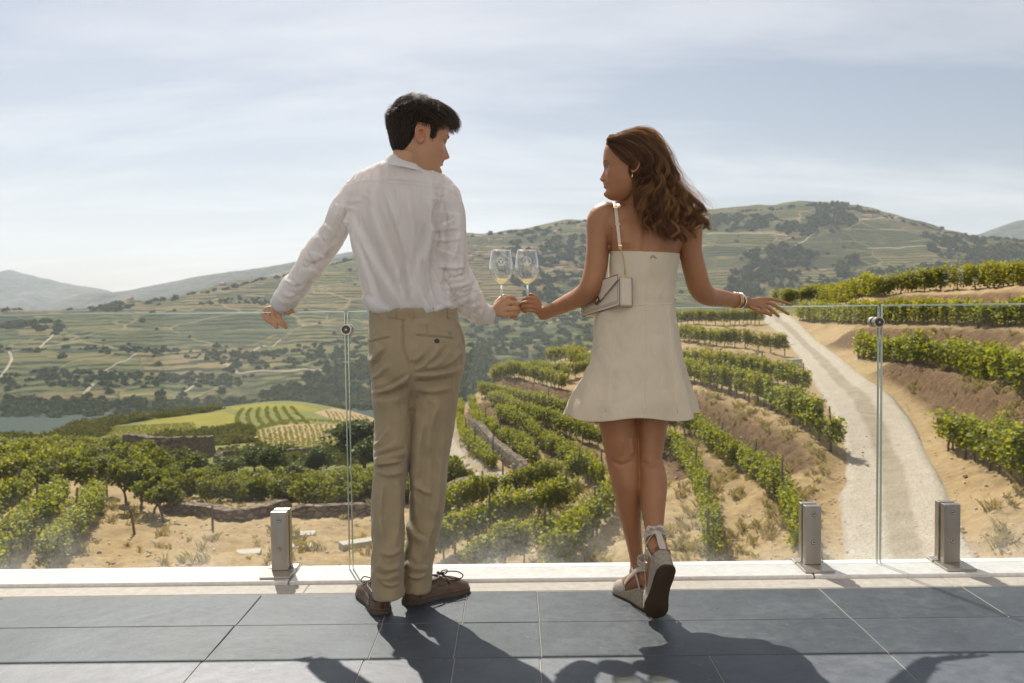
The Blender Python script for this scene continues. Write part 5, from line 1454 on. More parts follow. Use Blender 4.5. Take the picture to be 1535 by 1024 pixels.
hand(g, (736, 469, 3.46), [[(757, 447, 3.445), (768, 446, 3.46), (773, 452, 3.485), (766, 456, 3.50)], [(764, 453, 3.440), (775, 455, 3.455), (777, 460, 3.485), (768, 462, 3.50)],
     [(764, 463, 3.440), (776, 463, 3.455), (777, 468, 3.48), (768, 469, 3.495)], [(759, 472, 3.442), (771, 470, 3.455), (774, 474, 3.475), (766, 476, 3.49)]],
     [(742, 460, 3.475), (748, 450, 3.495), (756, 444, 3.508)], .0092, .0078, 1.2)
g2 = g.mesh('body'); body = remesh(g2, .0027, 3, .45)
set_face_attrs(body, HM4)
bodyo = link('body', body, MAT_SKIN_M, man)
eyes(HM4, man, False)
# fingernails on the draped hand
# hair
cap, (hq, hn, hm) = hair_cap(HM4, False, MAT_CAP_M, man, .016)
r = np.random.default_rng(11); S = []
idx = np.argwhere(hm > -.05); A3, t3 = np.array(HM4.to_3x3()), np.array(HM4.translation)
wgt = np.linalg.norm(hq[idx[:, 0], idx[:, 1], :2] + [.008, 0], axis=1) + .01
pick = idx[r.choice(len(idx), 11000, p=wgt / wgt.sum())]
for i, j in pick:
    p = hq[i, j] + r.normal(0, .0016, 3); n = hn[i, j]; x, y, z = p
    top = np.clip((z - .02) / .08, 0, 1); fr = np.clip((x - .02) / .06, 0, 1)
    flow = np.array((.25 + 1.2 * fr, y * 4.0, .15)) * top + np.array((-.25 if x < -.02 else .15, 0, -1.0)) * (1 - top)
    cl_ = mnoise.noise_vector(Vector(p) * 62.0); cl2 = mnoise.noise(Vector(p) * 75.0 + Vector((9, 2, 4)))
    flow = flow + r.normal(0, .13, 3) + np.array(cl_[:]) * (.30 + .40 * top); flow -= n * flow.dot(n); flow /= np.linalg.norm(flow) + 1e-6
    L = (.012 + .017 * top + .010 * fr * top) * r.uniform(.65, 1.25)
    lift = (.14 + .24 * top * max(0, 1 + 1.5 * cl2)) * r.uniform(.6, 1.4)
    st = []
    for k in range(7):
        s = k / 6; st.append(p - n * .003 + flow * L * s + n * (L * lift * (s - .55 * s * s)) - np.array((0, 0, 1)) * .006 * fr * top * s * s)
    S.append(np.array(st) @ A3.T + t3)
hair_curves('hair_strands', S, .00050, MAT_HAIR_M, cap)

# shirt: trunk and two sleeves as one cloth surface
g = Geo()
px_loft(g, [(608, 240, 3.25, 25, .058), (602, 247, 3.25, 34, .073), (598, 254, 3.255, 45, .082), (598, 261, 3.26, 59, .089), (599, 268, 3.265, 71, .094), (601, 277, 3.265, 80, .104), (602, 292, 3.265, 82, .116), (599, 320, 3.26, 77, .126), (596, 350, 3.255, 69, .126), (597, 380, 3.25, 63, .120), (602, 412, 3.245, 61, .116), (611, 440, 3.24, 63, .117), (617, 458, 3.235, 65, .120), (620, 470, 3.235, 63, .116), (621, 484, 3.235, 58, .108)], 5, 56, True, power=2.35)
px_loft(g, [(538, 290, 3.275, 24, .062), (521, 308, 3.29, 20, .066), (507, 334, 3.33, 18.5, .062), (491, 361, 3.37, 20, .060), (473, 387, 3.41, 20.5, .056), (456, 412, 3.45, 19, .052), (438, 435, 3.50, 18.5, .046), (428, 450, 3.53, 17, .040), (422, 458, 3.545, 15.5, .033)], 5, 36)
px_loft(g, [(664, 294, 3.25, 26, .065), (669, 312, 3.25, 25, .066), (671, 334, 3.25, 24.5, .064), (674, 380, 3.27, 25.5, .062), (680, 412, 3.29, 25.5, .060), (695, 441, 3.34, 24.5, .056), (711, 461, 3.41, 20, .050), (722, 470, 3.44, 16.5, .042), (729, 474, 3.46, 14.5, .034)], 5, 36)
sh = remesh(g.mesh('shirt'), .0040, 5, .5)
cloth_noise(sh, (10, 10, 3.2), .0055, 3.0, 3); cloth_noise(sh, (22, 22, 7), .0040, 8.0, 2, True)
FOLD_GAIN = 2.6
fold(sh, [
 ([(553, 290), (572, 345), (592, 395), (606, 440), (612, 466)], 5.5, 9, 1), ([(575, 285), (592, 330), (606, 375), (613, 430), (616, 466)], 4.5, 7, -1),
 ([(527, 322), (545, 360), (568, 402), (592, 440), (604, 466)], 6, 8, 1), ([(530, 350), (548, 395), (562, 440), (574, 466)], 5, 6, 1),
 ([(612, 285), (618, 320), (622, 360), (628, 400), (642, 440)], 5, 5, 1), ([(632, 290), (640, 320), (641, 360), (636, 395)], 4, 5, -1),
 ([(652, 330), (634, 372), (622, 420), (617, 462)], 6, 6, -1), ([(648, 345), (646, 400), (655, 440), (672, 464)], 4.5, -8), ([(640, 380), (650, 410), (662, 440), (682, 462)], 4, 6, 1),
 ([(590, 275), (598, 300), (600, 330)], 4, 4), ([(556, 280), (560, 310)], 5, 4), ([(655, 285), (648, 315), (646, 350)], 3.5, 7, 1),
 ([(664, 292), (657, 320), (652, 360)], 3.0, -7), ([(662, 300), (668, 340), (664, 395), (672, 425)], 4.5, 7, 1), ([(684, 300), (686, 345), (676, 395), (664, 425)], 5, 6, -1), ([(690, 340), (692, 390), (686, 420)], 4, 4),
 ([(660, 432), (676, 420), (700, 412)], 3.5, 7, 1), ([(670, 446), (690, 428), (712, 422)], 3.5, 7, -1), ([(676, 455), (697, 446), (718, 440)], 3.2, 6, 1), ([(684, 468), (703, 458), (722, 450)], 3.0, 5, 1), ([(700, 478), (715, 468), (730, 460)], 2.6, 5),
 ([(515, 300), (502, 335), (482, 372)], 5, 5, 1), ([(524, 318), (512, 345), (496, 375)], 4.5, 6, -1), ([(496, 368), (478, 385), (458, 392)], 4, 7, 1), ([(486, 384), (468, 402), (446, 408)], 4, 7, -1), ([(472, 402), (455, 420), (432, 424)], 4, 6, 1), ([(460, 420), (444, 438), (424, 438)], 3.5, 6, 1), ([(450, 440), (436, 450), (418, 448)], 3, 5),
 ([(545, 440), (560, 452), (585, 466)], 5, 6, 1), ([(552, 425), (556, 450), (566, 466)], 4.5, 5), ([(650, 466), (668, 458), (684, 462)], 3.5, 5), ([(628, 430), (640, 455), (650, 468)], 4, 5, 1)])
fold(sh, [([(519, 276), (545, 269.5), (575, 270), (605, 272), (640, 275), (668, 281), (688, 288)], 1.5, -2.6, 0, 1), ([(522, 276), (521, 300), (524, 330)], 1.4, -2.4, 0, 1), ([(656, 282), (651, 305), (649, 335)], 1.5, -2.6, 0, 1), ([(519, 279), (545, 272.5), (575, 273), (605, 275), (640, 278), (668, 284), (688, 291)], 1.2, 1.6, 0, 1)])
rr_ = np.random.default_rng(5)
def rumples(path, n, t0, t1, amp):
    q = catmull(np.array(path, float), 12); T = np.gradient(q[:, :2], axis=0); T /= np.linalg.norm(T, axis=1)[:, None]; out = []
    for k in range(n):
        i = int((t0 + (t1 - t0) * (k + rr_.uniform(-.3, .3)) / n) * (len(q) - 1)); i = min(max(i, 0), len(q) - 1)
        c, t, hw = q[i, :2], T[i], q[i, 2]; nrm = np.array((-t[1], t[0])); a, b = rr_.uniform(-1.1, -.3), rr_.uniform(.2, 1.1); sk = rr_.uniform(-.55, .55) * hw
        out.append(([tuple(c + nrm * a * hw - t * sk), tuple(c + nrm * (a + b) / 2 * hw + t * rr_.uniform(-2, 2)), tuple(c + nrm * b * hw + t * sk)], rr_.uniform(2.0, 3.4), amp * rr_.uniform(.6, 1.3), rr_.choice([-1, 1])))
    return out
AL_ = [(538, 290, 22), (507, 334, 18), (473, 387, 20), (438, 435, 18), (424, 456, 15)]; AR_ = [(664, 294, 24), (671, 340, 24), (675, 385, 25), (684, 420, 25), (705, 453, 22), (726, 472, 15)]
fold(sh, rumples(AL_, 13, .38, .98, 2.7) + rumples(AL_, 6, .02, .4, 2.4) + rumples(AR_, 14, .48, .98, 3.8) + rumples(AR_, 7, .05, .5, 2.2))
sh = apply_mods(sh, [('SMOOTH', dict(factor=.5, iterations=1))])
shirt = link('shirt', sh, MAT_SHIRT, man)
# collar: stand and turned-down leaf
g = Geo(); ang = np.linspace(0, 2 * np.pi, 48, endpoint=False)
def oval(px, py, Y, hwp, b, tilt, fwd):
    c = P(px, py, Y); w = hwp * Y / FPX
    return np.stack([c.x + w * np.cos(ang), c.y + b * np.sin(ang), c.z + w * np.cos(ang) * -math.tan(R(tilt)) + np.sin(ang) * b * -math.tan(R(fwd))], 1)
g.rings([oval(609, 254, 3.245, 29, .064, 10, 6), oval(609, 240, 3.240, 25, .058, 11, 8), oval(609, 238.5, 3.240, 26.5, .061, 11, 8), oval(609, 243, 3.240, 30.0, .069, 10, 7), oval(609, 259, 3.247, 39, .089, 12, 6), oval(609, 261, 3.247, 38, .087, 12, 6), oval(609, 248, 3.245, 29.5, .066, 10, 6)], cap=False, closed=True)
cm = apply_mods(g.mesh('collar'), [('SUBSURF', dict(levels=2, render_levels=2))]); cloth_noise(cm, 18, .0016, 7.0)
link('collar', cm, MAT_SHIRT, shirt)
# cuffs
def cuff(c0, c1, hw0, hw1, b0, b1):
    g = Geo(); q0, q1 = np.array(c0, float), np.array(c1, float); rows = []
    a, b = q0, q1
    mk = lambda p, hw, d: (p[0], p[1], p[2], hw, d)
    rr = []
    tmp = Geo(); R1 = px_loft(tmp, [mk(a, hw0, b0), mk((a + b) / 2, (hw0 + hw1) / 2 + .6, (b0 + b1) / 2 + .0015), mk(b, hw1, b1)], 3, 32, cap0=False, cap1=False)
    R2 = px_loft(tmp, [mk(b, hw1 - 1.2, b1 - .003), mk((a + b) / 2, (hw0 + hw1) / 2 - 1.0, (b0 + b1) / 2 - .003), mk(a, hw0 - 1.4, b0 - .003)], 3, 32, cap0=False, cap1=False)
    sgn = 1 if np.allclose(R1[-1][0], R1[-1][0]) else 1
    # second list may run with flipped axes: rebuild it from the first by shrinking
    cen = [r_.mean(0) for r_ in R1]
    inner = [c + (r_ - c) * .90 for r_, c in zip(R1, cen)][::-1]
    g.rings(R1 + inner, cap=False, closed=True)
    me = apply_mods(g.mesh('cuff'), [('SUBSURF', dict(levels=1, render_levels=1))]); cloth_noise(me, 30, .0022, 2.0)
    link('cuff', me, MAT_SHIRT, shirt)
cuff((718, 467, 3.43), (733, 474.5, 3.468), 17.5, 15.0, .043, .036)
cuff((432, 446, 3.52), (418, 461, 3.552), 17.5, 15.8, .040, .033)

# trousers
g = Geo()
px_loft(g, [(619, 466, 3.235, 64.5, .122), (620, 480, 3.235, 66, .128), (623, 500, 3.23, 69.5, .138), (625, 520, 3.225, 71.5, .148), (625, 543, 3.22, 71.5, .150), (625, 562, 3.215, 69, .140), (625, 580, 3.21, 62, .115), (624, 596, 3.21, 52, .085)], 5, 56, True, cap0=False, power=2.2)
px_loft(g, [(591, 548, 3.215, 32, .118), (588, 575, 3.20, 31, .108), (588, 605, 3.185, 30, .098), (590, 645, 3.165, 28, .088), (587, 692, 3.14, 26.5, .080), (584, 722, 3.12, 24.5, .078), (581.5, 757, 3.10, 24.5, .074), (581.5, 820, 3.06, 24, .068), (581.5, 868, 3.035, 24, .074), (583, 893, 3.03, 24, .080)], 5, 40, power=2.15, cap1=False)
px_loft(g, [(657, 548, 3.215, 37, .122), (654, 578, 3.21, 35, .112), (650, 611, 3.20, 34, .100), (647, 645, 3.195, 32, .092), (642, 684, 3.185, 30, .084), (642.5, 720, 3.175, 25.5, .080), (641, 757, 3.165, 25, .078), (631, 820, 3.145, 23, .072), (626, 856, 3.13, 23, .074), (624, 883, 3.125, 22.5, .080)], 5, 40, power=2.15, cap1=False)
tr_ = remesh(g.mesh('trousers'), .0038, 5, .5)
cloth_noise(tr_, (9, 9, 4), .0030, 9.0, 3); cloth_noise(tr_, (20, 20, 11), .0026, 4.0, 2, True)
FOLD_GAIN = 2.5
fold(tr_, [
 ([(617, 545), (617, 575), (617, 615)], 3.2, -14, 0, 1), ([(604, 480), (605, 520), (612, 545), (617, 560)], 2.0, -4, 0, 1),
 ([(557, 588), (575, 585), (597, 574), (616, 562)], 3.0, 8, 1), ([(566, 592), (590, 590), (614, 578)], 3.4, -5), ([(558, 600), (580, 600), (610, 590)], 5, 4, 1), ([(556, 570), (570, 560), (585, 545)], 4, 4),
 ([(618, 562), (645, 560), (672, 556), (694, 548)], 3, 8, 1), ([(620, 572), (645, 572), (672, 568), (692, 562)], 3.2, -7), ([(618, 556), (632, 548), (650, 530), (658, 514)], 4, 5, 1), ([(640, 554), (660, 540), (676, 520)], 4, 5, 1), ([(662, 552), (680, 540), (692, 525)], 4, 5, -1), ([(624, 582), (650, 586), (680, 580)], 5, 4),
 ([(618, 542), (628, 536), (634, 528)], 4, 4), ([(575, 520), (566, 535), (556, 548)], 4, 5, 1), ([(560, 510), (566, 525), (562, 545)], 4, 4),
 ([(561, 688), (575, 685), (596, 680), (610, 676)], 3.4, 8, 1), ([(561, 697), (580, 696), (602, 692)], 3.0, 7, -1), ([(562, 680), (578, 672), (596, 662)], 4, 5, 1), ([(563, 706), (584, 712), (606, 706)], 4.5, 5), ([(561, 670), (572, 660), (584, 640)], 4, 4),
 ([(575, 720), (572, 770), (576, 820)], 5, 5, 1), ([(596, 715), (598, 770), (590, 830)], 5, 4), ([(566, 842), (582, 852), (600, 846)], 4, 7, 1), ([(562, 862), (578, 866), (600, 858)], 3.4, 6, 1), ([(568, 826), (586, 832), (604, 820)], 4, 5), ([(572, 872), (584, 878), (600, 874)], 3, 4),
 ([(640, 620), (630, 670), (626, 720), (622, 780)], 6, 6, 1), ([(668, 620), (660, 680), (655, 740), (645, 800)], 5, 5, -1), ([(660, 600), (645, 640), (640, 690)], 6, 4), ([(620, 700), (628, 730), (650, 742)], 4, 5), ([(612, 780), (622, 800), (640, 812)], 4, 5, 1), ([(610, 840), (622, 850), (642, 850)], 3.5, 6, 1), ([(650, 780), (640, 810), (636, 840)], 3.5, 5), ([(612, 862), (625, 866), (640, 860)], 3.0, 5)])
fold(tr_, [([(624, 502.5), (650, 504.5), (678, 507)], 1.2, -2.6, 0, 1), ([(624, 499.6), (650, 501.6), (678, 504)], 1.1, 1.5, 0, 1), ([(554, 513), (570, 509), (584, 506)], 1.2, -2.6, 0, 1), ([(554, 510), (570, 506), (584, 503)], 1.1, 1.5, 0, 1), ([(686, 487), (692, 500), (696, 518)], 1.3, -3, 0, 1), ([(641, 478), (641, 500)], 1.0, -1.5, 0, 1), ([(580, 480), (581, 502)], 1.0, -1.5, 0, 1)])
tr_ = apply_mods(tr_, [('SMOOTH', dict(factor=.5, iterations=1))])
trousers = link('trousers', tr_, MAT_CHINO, man)
bt = bvh_of(tr_)
g = Geo(); R1 = []
for y_, k in ((461, 1.012), (463, 1.02), (477, 1.018), (478.5, 1.008)):
    tmp = Geo(); R1.append(px_loft(tmp, [(619.6 + (y_ - 466) * .07, y_ - .5, 3.235, 65 * k, .1245 * k), (619.6 + (y_ - 466) * .07, y_, 3.235, 65 * k, .1245 * k)], 1, 64, True, cap0=False, cap1=False, power=2.2)[-1])
inner = [r_.mean(0) + (r_ - r_.mean(0)) * .95 for r_ in R1][::-1]
g.rings(R1 + inner, cap=False, closed=True)
wm = apply_mods(g.mesh('waistband'), [('SUBSURF', dict(levels=1, render_levels=1))]); cloth_noise(wm, 14, .0015, 1.0); link('waistband', wm, MAT_CHINO, trousers)
bw = bvh_of(wm)
def ribbon(bvh, pts, wpx, off, name, mat, parent, th=.0016, fb=3.12):
    """flat strip of cloth laid on a surface along picture points"""
    q = catmull(np.array(pts, float), 5); g = Geo(); rg = []
    T = np.gradient(q, axis=0); T /= np.linalg.norm(T, axis=1)[:, None] + 1e-9
    for (px, py), t in zip(q, T):
        n = (-t[1], t[0]); a, b = on(bvh, px + n[0] * wpx / 2, py + n[1] * wpx / 2, off, fb), on(bvh, px - n[0] * wpx / 2, py - n[1] * wpx / 2, off, fb)
        d = Vector((0, th, 0)); rg.append(np.array([a[:], b[:], (b + d)[:], (a + d)[:]]))
    g.rings(rg); return link(name, g.mesh(name, False), mat, parent)
for px in (590.5, 617, 673.5, 562):
    ribbon(bw, [(px, 461.5), (px + .2, 470), (px + .4, 477)], 5.2, .004, 'belt_loop', MAT_CHINO, trousers, .003)
for seam in ([(602.5, 480), (604, 500), (606, 524), (612, 540)], [(624, 503), (650, 505), (678, 507.5)], [(554, 513.5), (570, 509.5), (584, 506.5)]):
    g = Geo(); g.tube(stitch(bt, seam, .0002), .0007, 6); link('seam', g.mesh('seam'), MAT_CHINO_D, trousers)
c = on(bt, 655, 511.5, .002); bm = bmesh.new(); add_cyl(bm, c + Vector((0, .003, 0)), c + Vector((0, -.002, 0)), .0088, 20); link('pocket_button', bm_mesh('pocket_button', bm), MAT_LACE, trousers)
c = on(bt, 672.5, 499.5, .0012); bm = bmesh.new(); add_box(bm, c, (.019, .002, .011), Matrix.Rotation(R(4), 3, 'Y'), .0006, 1); link('pocket_label', bm_mesh('pocket_label', bm), simple('grey_label', (.20, .18, .15), .9), trousers)

# boat shoes, local: x heel->toe, y left, z up, heel at origin, length 0.295
def shoe_section(s, L, half):
    return 0
def boat_shoe(heel, toe, label=None, lace=True, side=1):
    heel, toe = Vector(heel), Vector(toe); f = (toe - heel); f.z = 0; f.normalize(); l = Vector((0, 0, 1)).cross(f); L = .266
    Wm = lambda x, y, z: heel + f * x + l * y + Vector((0, 0, z))
    s_ = np.array([0, .012, .035, .07, .11, .15, .19, .23, .26, .28, .292]) * L / .292
    wid = np.array([.010, .026, .034, .0365, .0365, .040, .0465, .0475, .040, .026, .008])
    offs = np.array([0, 0, 0, -.001, -.003, -.004, -.003, .002, .006, .009, .010]) * side
    top = np.array([.060, .072, .076, .074, .072, .074, .068, .058, .047, .038, .030])
    sh_ = bpy.data.objects
    xs = np.linspace(0, L, 44); w = np.interp(xs, s_, wid); o = np.interp(xs, s_, offs); h = np.interp(xs, s_, top)
    k = np.ones(5) / 5
    h = np.convolve(np.pad(h, 2, 'edge'), k, 'valid'); 
    def outline(grow, z0, z1, mat, name, parent, taper=0.0):
        g = Geo(); ring0 = [(x, wv_ + grow) for x, wv_ in zip(xs, w)]
        loop = [(x - grow * (1 if x < L / 2 else -1) * 0, oo + ww + grow) for x, ww, oo in zip(xs, w, o)] + [(x, oo - ww - grow) for x, ww, oo in zip(xs[::-1], w[::-1], o[::-1])]
        lp = np.array(loop); cen = lp.mean(0); lp[:, 0] = cen[0] + (lp[:, 0] - cen[0]) * (1 + grow / .145)
        rg = []
        for z, kk in ((z0, .985), (z0 + .002, 1.0), ((z0 + z1) / 2, 1.0 + taper), (z1 - .002, 1.0), (z1, .985)):
            q = cen + (lp - cen) * kk; rg.append(np.array([Wm(a, b, z)[:] for a, b in q]))
        g.rings(rg); return link(name, g.mesh(name), mat, parent)
    g = Geo(); rings = []
    for x, ww, hh, oo in zip(xs, w, h, o):
        a = np.linspace(0, 2 * np.pi, 36, endpoint=False); cy = np.sign(np.cos(a)) * np.abs(np.cos(a)) ** .75; sz = np.sign(np.sin(a)) * np.abs(np.sin(a)) ** .8
        tp = .10 + .25 * np.clip(x / L, 0, 1)
        z = np.where(sz > 0, .024 + (hh - .024) * sz, .024 + .014 * sz)
        y = oo + ww * cy * np.where(sz > 0, 1 - (.22 if x < .15 else .10) * sz, 1)
        rings.append(np.array([Wm(x, yy, zz_)[:] for yy, zz_ in zip(y, z)]))
    g.rings(rings); me = g.mesh('shoe'); cloth_noise(me, 40, .0010, 4.0)
    s = empty('shoe', heel); s.parent = man; s.matrix_parent_inverse = man.matrix_world.inverted(); bpy.context.view_layer.update()
    def sub(name, me, mat):
        o_ = bpy.data.objects.new(name, me); COL.objects.link(o_); me.materials.append(mat); o_.parent = s; o_.matrix_parent_inverse = Matrix.Translation(-heel); return o_
    sub('upper', me, MAT_BROWN)
    for grow, z0, z1, mat, name in ((.0035, .001, .017, MAT_SOLE, 'sole'), (.0015, .017, .024, MAT_BROWN, 'welt')):
        o_ = outline(grow, z0, z1, mat, name, None); o_.parent = s; o_.matrix_parent_inverse = Matrix.Translation(-heel)
    # raised seam round the toe apron, heel strap, collar roll
    def surf_z(x, y):
        ww, hh, oo = np.interp(x, xs, w), np.interp(x, xs, h), np.interp(x, xs, o)
        t = np.clip(abs(y - oo) / ww, 0, .98); return .024 + (hh - .024) * (1 - t ** 2.6) ** .45
    ap = []
    for a in np.linspace(-1, 1, 25):
        ph = a * 1.5; x = .168 + .066 * math.cos(ph) * (1 if abs(ph) < 1.57 else 1); y = .031 * math.sin(ph) / math.sin(1.5) + np.interp(x, xs, o); ap.append(Wm(x, y, surf_z(x, y) + .0005))
    g = Geo(); g.tube(ap, .0024, 8); sub('apron_seam', g.mesh('apron_seam'), MAT_BROWN)
    g = Geo()
    for sg in (1, -1):
        g.tube([Wm(.002, sg * .006, .050), Wm(.016, sg * .028, .049), Wm(.05, sg * .0365, .050), Wm(.10, sg * .0375, .052), Wm(.15, sg * .040, .055)], .0016, 6, smooth=3)
        g.tube([Wm(.045, sg * .0375, .024), Wm(.050, sg * .0365, .045), Wm(.046, sg * .033, .068)], .0013, 6, smooth=3)
    sub('side_seam', g.mesh('side_seam'), MAT_LACE)
    g = Geo(); g.tube([Wm(.0, 0, .066), Wm(.018, .027, .074), Wm(.06, .030, .076), Wm(.115, .028, .074), Wm(.14, .012, .077), Wm(.14, -.012, .077), Wm(.115, -.028, .074), Wm(.06, -.030, .076), Wm(.018, -.027, .074), Wm(.0, 0, .066)], .0042, 8, smooth=3)
    sub('collar_roll', g.mesh('collar_roll'), MAT_BROWN)
    if lace:
        g = Geo(); k0 = Wm(.152, 0, .083)
        for dx, dy, dz in ((0, 0, 0), (.006, -.006, .002), (-.005, .005, .003), (.003, .006, -.003)): g.ellipsoid(k0 + f * dx + l * dy + Vector((0, 0, dz)), (.006, .006, .005))
        g.tube([k0, Wm(.18, -.012, .088), Wm(.215, -.022, .082), Wm(.232, -.030, .068), Wm(.215, -.036, .060), Wm(.18, -.028, .068), k0], .0021, 8, smooth=5)
        g.tube([k0, Wm(.17, .014, .086), Wm(.20, .026, .080), Wm(.20, .034, .066), Wm(.17, .024, .070), k0], .0021, 8, smooth=5)
        g.tube([k0, Wm(.16, -.025, .072), Wm(.168, -.040, .050)], .0021, 8, smooth=4)
        sub('lace', g.mesh('lace'), MAT_LACE)
boat_shoe(G(574, 923), G(551, 889), lace=True, side=1)
boat_shoe(G(606, 907), G(688, 886.5), lace=True, side=-1)

# ================================================================ THE WOMAN
FOLD_GAIN = 2.6
woman = empty('person', G(962, 910))
tag(woman, 'woman in short cream strapless dress with long wavy brown hair', 'person')
HW4 = head_matrix((948, 247), 3.12, -1, 4, -1, 0, .965)
W = lambda *a: HW4 @ Vector(a)
g = Geo(); add_head(g, HW4, True)
nbw = P(956, 306, 3.24)
g.tube([W(-.026, 0, .0), W(-.030, 0, -.055), (W(-.034, 0, -.085) * .5 + nbw * .5), nbw, P(962, 322, 3.25)], [.050, .049, .049, .058, .07], 24, smooth=3)
px_loft(g, [(958, 306, 3.25, 36, .052), (961, 313, 3.25, 52, .062), (964, 322, 3.25, 66, .072), (966, 334, 3.245, 68, .082), (967, 350, 3.24, 62, .088), (967, 370, 3.235, 53.5, .090), (966, 385, 3.23, 50.5, .090), (963, 420, 3.23, 47, .086), (958, 452, 3.23, 47, .088), (953, 490, 3.225, 56, .10), (952, 530, 3.22, 62, .11), (951, 570, 3.21, 58, .10), (951, 590, 3.20, 50, .08)], 5, 48, True, power=2.25)
px_loft(g, [(912, 322, 3.245, 22, .052), (902, 333, 3.245, 23, .052), (897.5, 360, 3.24, 18.0, .046), (894, 395, 3.225, 17.2, .043), (889, 420, 3.215, 17.3, .042), (882, 436, 3.225, 16.8, .041), (868, 446, 3.27, 14.6, .038), (853, 453, 3.32, 13.2, .035), (832, 463, 3.39, 10.8, .028), (818, 469, 3.44, 10.0, .022), (812, 470, 3.46, 10.0, .019)], 5, 28)
px_loft(g, [(1022, 330, 3.245, 22, .052), (1031, 343, 3.245, 22, .052), (1034.5, 375, 3.25, 17.5, .046), (1043, 412, 3.265, 17.2, .043), (1050, 433, 3.285, 16.8, .042), (1062, 444, 3.33, 14.8, .039), (1082, 447, 3.40, 12.8, .034), (1100, 450, 3.46, 10.5, .028), (1112, 452.5, 3.50, 9.3, .021), (1120, 453, 3.515, 9.4, .018)], 5, 28)
# legs
px_loft(g, [(926, 560, 3.20, 31, .085), (926, 610, 3.19, 30, .082), (928, 645, 3.18, 28, .074), (933, 684, 3.17, 25, .060), (936, 704, 3.165, 23.8, .058), (939, 726, 3.165, 22.6, .060), (942.5, 756, 3.17, 19.0, .053), (947, 790, 3.175, 14.5, .042), (952, 822, 3.18, 11.2, .033), (955.5, 845, 3.18, 11.0, .033), (957, 862, 3.18, 12.5, .040)], 5, 32)
px_loft(g, [(977, 560, 3.21, 30, .085), (977, 610, 3.20, 26, .080), (976, 645, 3.19, 23.5, .070), (974, 686, 3.175, 18.5, .058), (977, 704, 3.16, 20, .058), (979, 724, 3.14, 21.3, .060), (979, 752, 3.105, 19.3, .053), (980, 784, 3.06, 15.2, .042), (981.5, 804, 3.028, 12.6, .034), (982.5, 818, 3.02, 12.5, .035)], 5, 32)
# feet
LH, LT = G(962, 907), G(929, 886)
lf = (LT - LH); lf.z = 0; LL = .245; lf.normalize(); ll = Vector((0, 0, 1)).cross(lf)
Lm = Matrix((lf, ll, Vector((0, 0, 1)))).transposed().to_4x4(); Lm.translation = LT - lf * LL
rt = G(979, 929); rt.z = .004; rh = P(1002, 848, rt.y - .12)
rf = (rt - rh).normalized(); ru = Vector((-.11, .95, .22)); ru = (ru - rf * ru.dot(rf)).normalized(); rl = ru.cross(rf)
Rm = Matrix((rf, rl, ru)).transposed().to_4x4(); Rm.translation = rt - rf * LL
def foot(g, Mx, ank):
    Wf = lambda x, y, z: Mx @ Vector((x, y, z))
    # heel to toes on the sloping footbed
    g.tube([ank, Wf(.035, 0, .105), Wf(.030, 0, .090)], [.034, .032, .028], 20, smooth=3)
    g.tube([Wf(.026, 0, .096), Wf(.07, 0, .098), Wf(.12, 0, .075), Wf(.165, 0, .050), Wf(.20, 0, .036), Wf(.228, 0, .030)], [.026, .031, .032, .031, .028, .018], 20, smooth=3)
foot(g, Lm, P(956, 858, 3.18)); foot(g, Rm, P(982, 812, 3.022))
hand(g, (813, 470, 3.46), [[(803, 448, 3.450), (792, 446.5, 3.452), (784, 449.5, 3.472), (787, 452, 3.495)], [(801, 454, 3.445), (790, 453, 3.445), (782, 455.5, 3.466), (786, 458, 3.490)],
     [(800, 460, 3.445), (789, 459.5, 3.447), (781, 461.5, 3.466), (786, 464, 3.488)], [(800, 466, 3.448), (790, 465, 3.450), (784, 466, 3.466), (788, 468, 3.484)]],
     [(810, 458, 3.475), (804, 446, 3.492), (795, 441.5, 3.502)], .0080, .0064, 1.15)
hand(g, (1114, 453, 3.505), [[(1148, 448, 3.535), (1160, 449, 3.536), (1175, 453, 3.536), (1186, 457, 3.536)], [(1147, 453, 3.525), (1158, 456, 3.520), (1171, 464, 3.518), (1182, 471, 3.520)],
     [(1143, 457, 3.517), (1151, 461, 3.508), (1160, 468, 3.506), (1167, 474, 3.510)], [(1139, 459, 3.512), (1146, 465, 3.500), (1152, 470, 3.500), (1156, 473, 3.504)]],
     [(1124, 460, 3.505), (1136, 466, 3.500), (1147, 469, 3.500), (1155, 471, 3.502)], .0078, .0060, 1.15)
bodyw = remesh(g.mesh('body'), .0028, 4, .45)
cloth_noise(bodyw, 14, .0007, 3.0)
fold(bodyw, [([(968, 318), (970, 350), (968, 384)], 7, -6, 0, 1), ([(930, 330), (938, 350), (940, 375)], 12, 5), ([(1000, 330), (994, 352), (992, 375)], 12, 5), ([(915, 338), (914, 358), (912, 378)], 2.5, -4)])
fold(bodyw, [([(915, 690), (932, 697), (950, 690)], 4, -2.5), ([(960, 692), (974, 697), (988, 691)], 4, -2.5), ([(932, 655), (930, 685)], 4, 2), ([(946, 655), (948, 685)], 4, 2)])
set_face_attrs(bodyw, HW4)
link('body', bodyw, MAT_SKIN_W, woman); bb = bvh_of(bodyw)
eyes(HW4, woman, True)
g = Geo(); e_ = W(-.012, .079, -.034); g.tube([e_, e_ + Vector((0, -.002, -.006)), e_ + Vector((-.002, -.003, -.013))], [.0016, .0022, .0030], 8, smooth=2); link('earring', g.mesh('earring'), MAT_GOLD, woman)

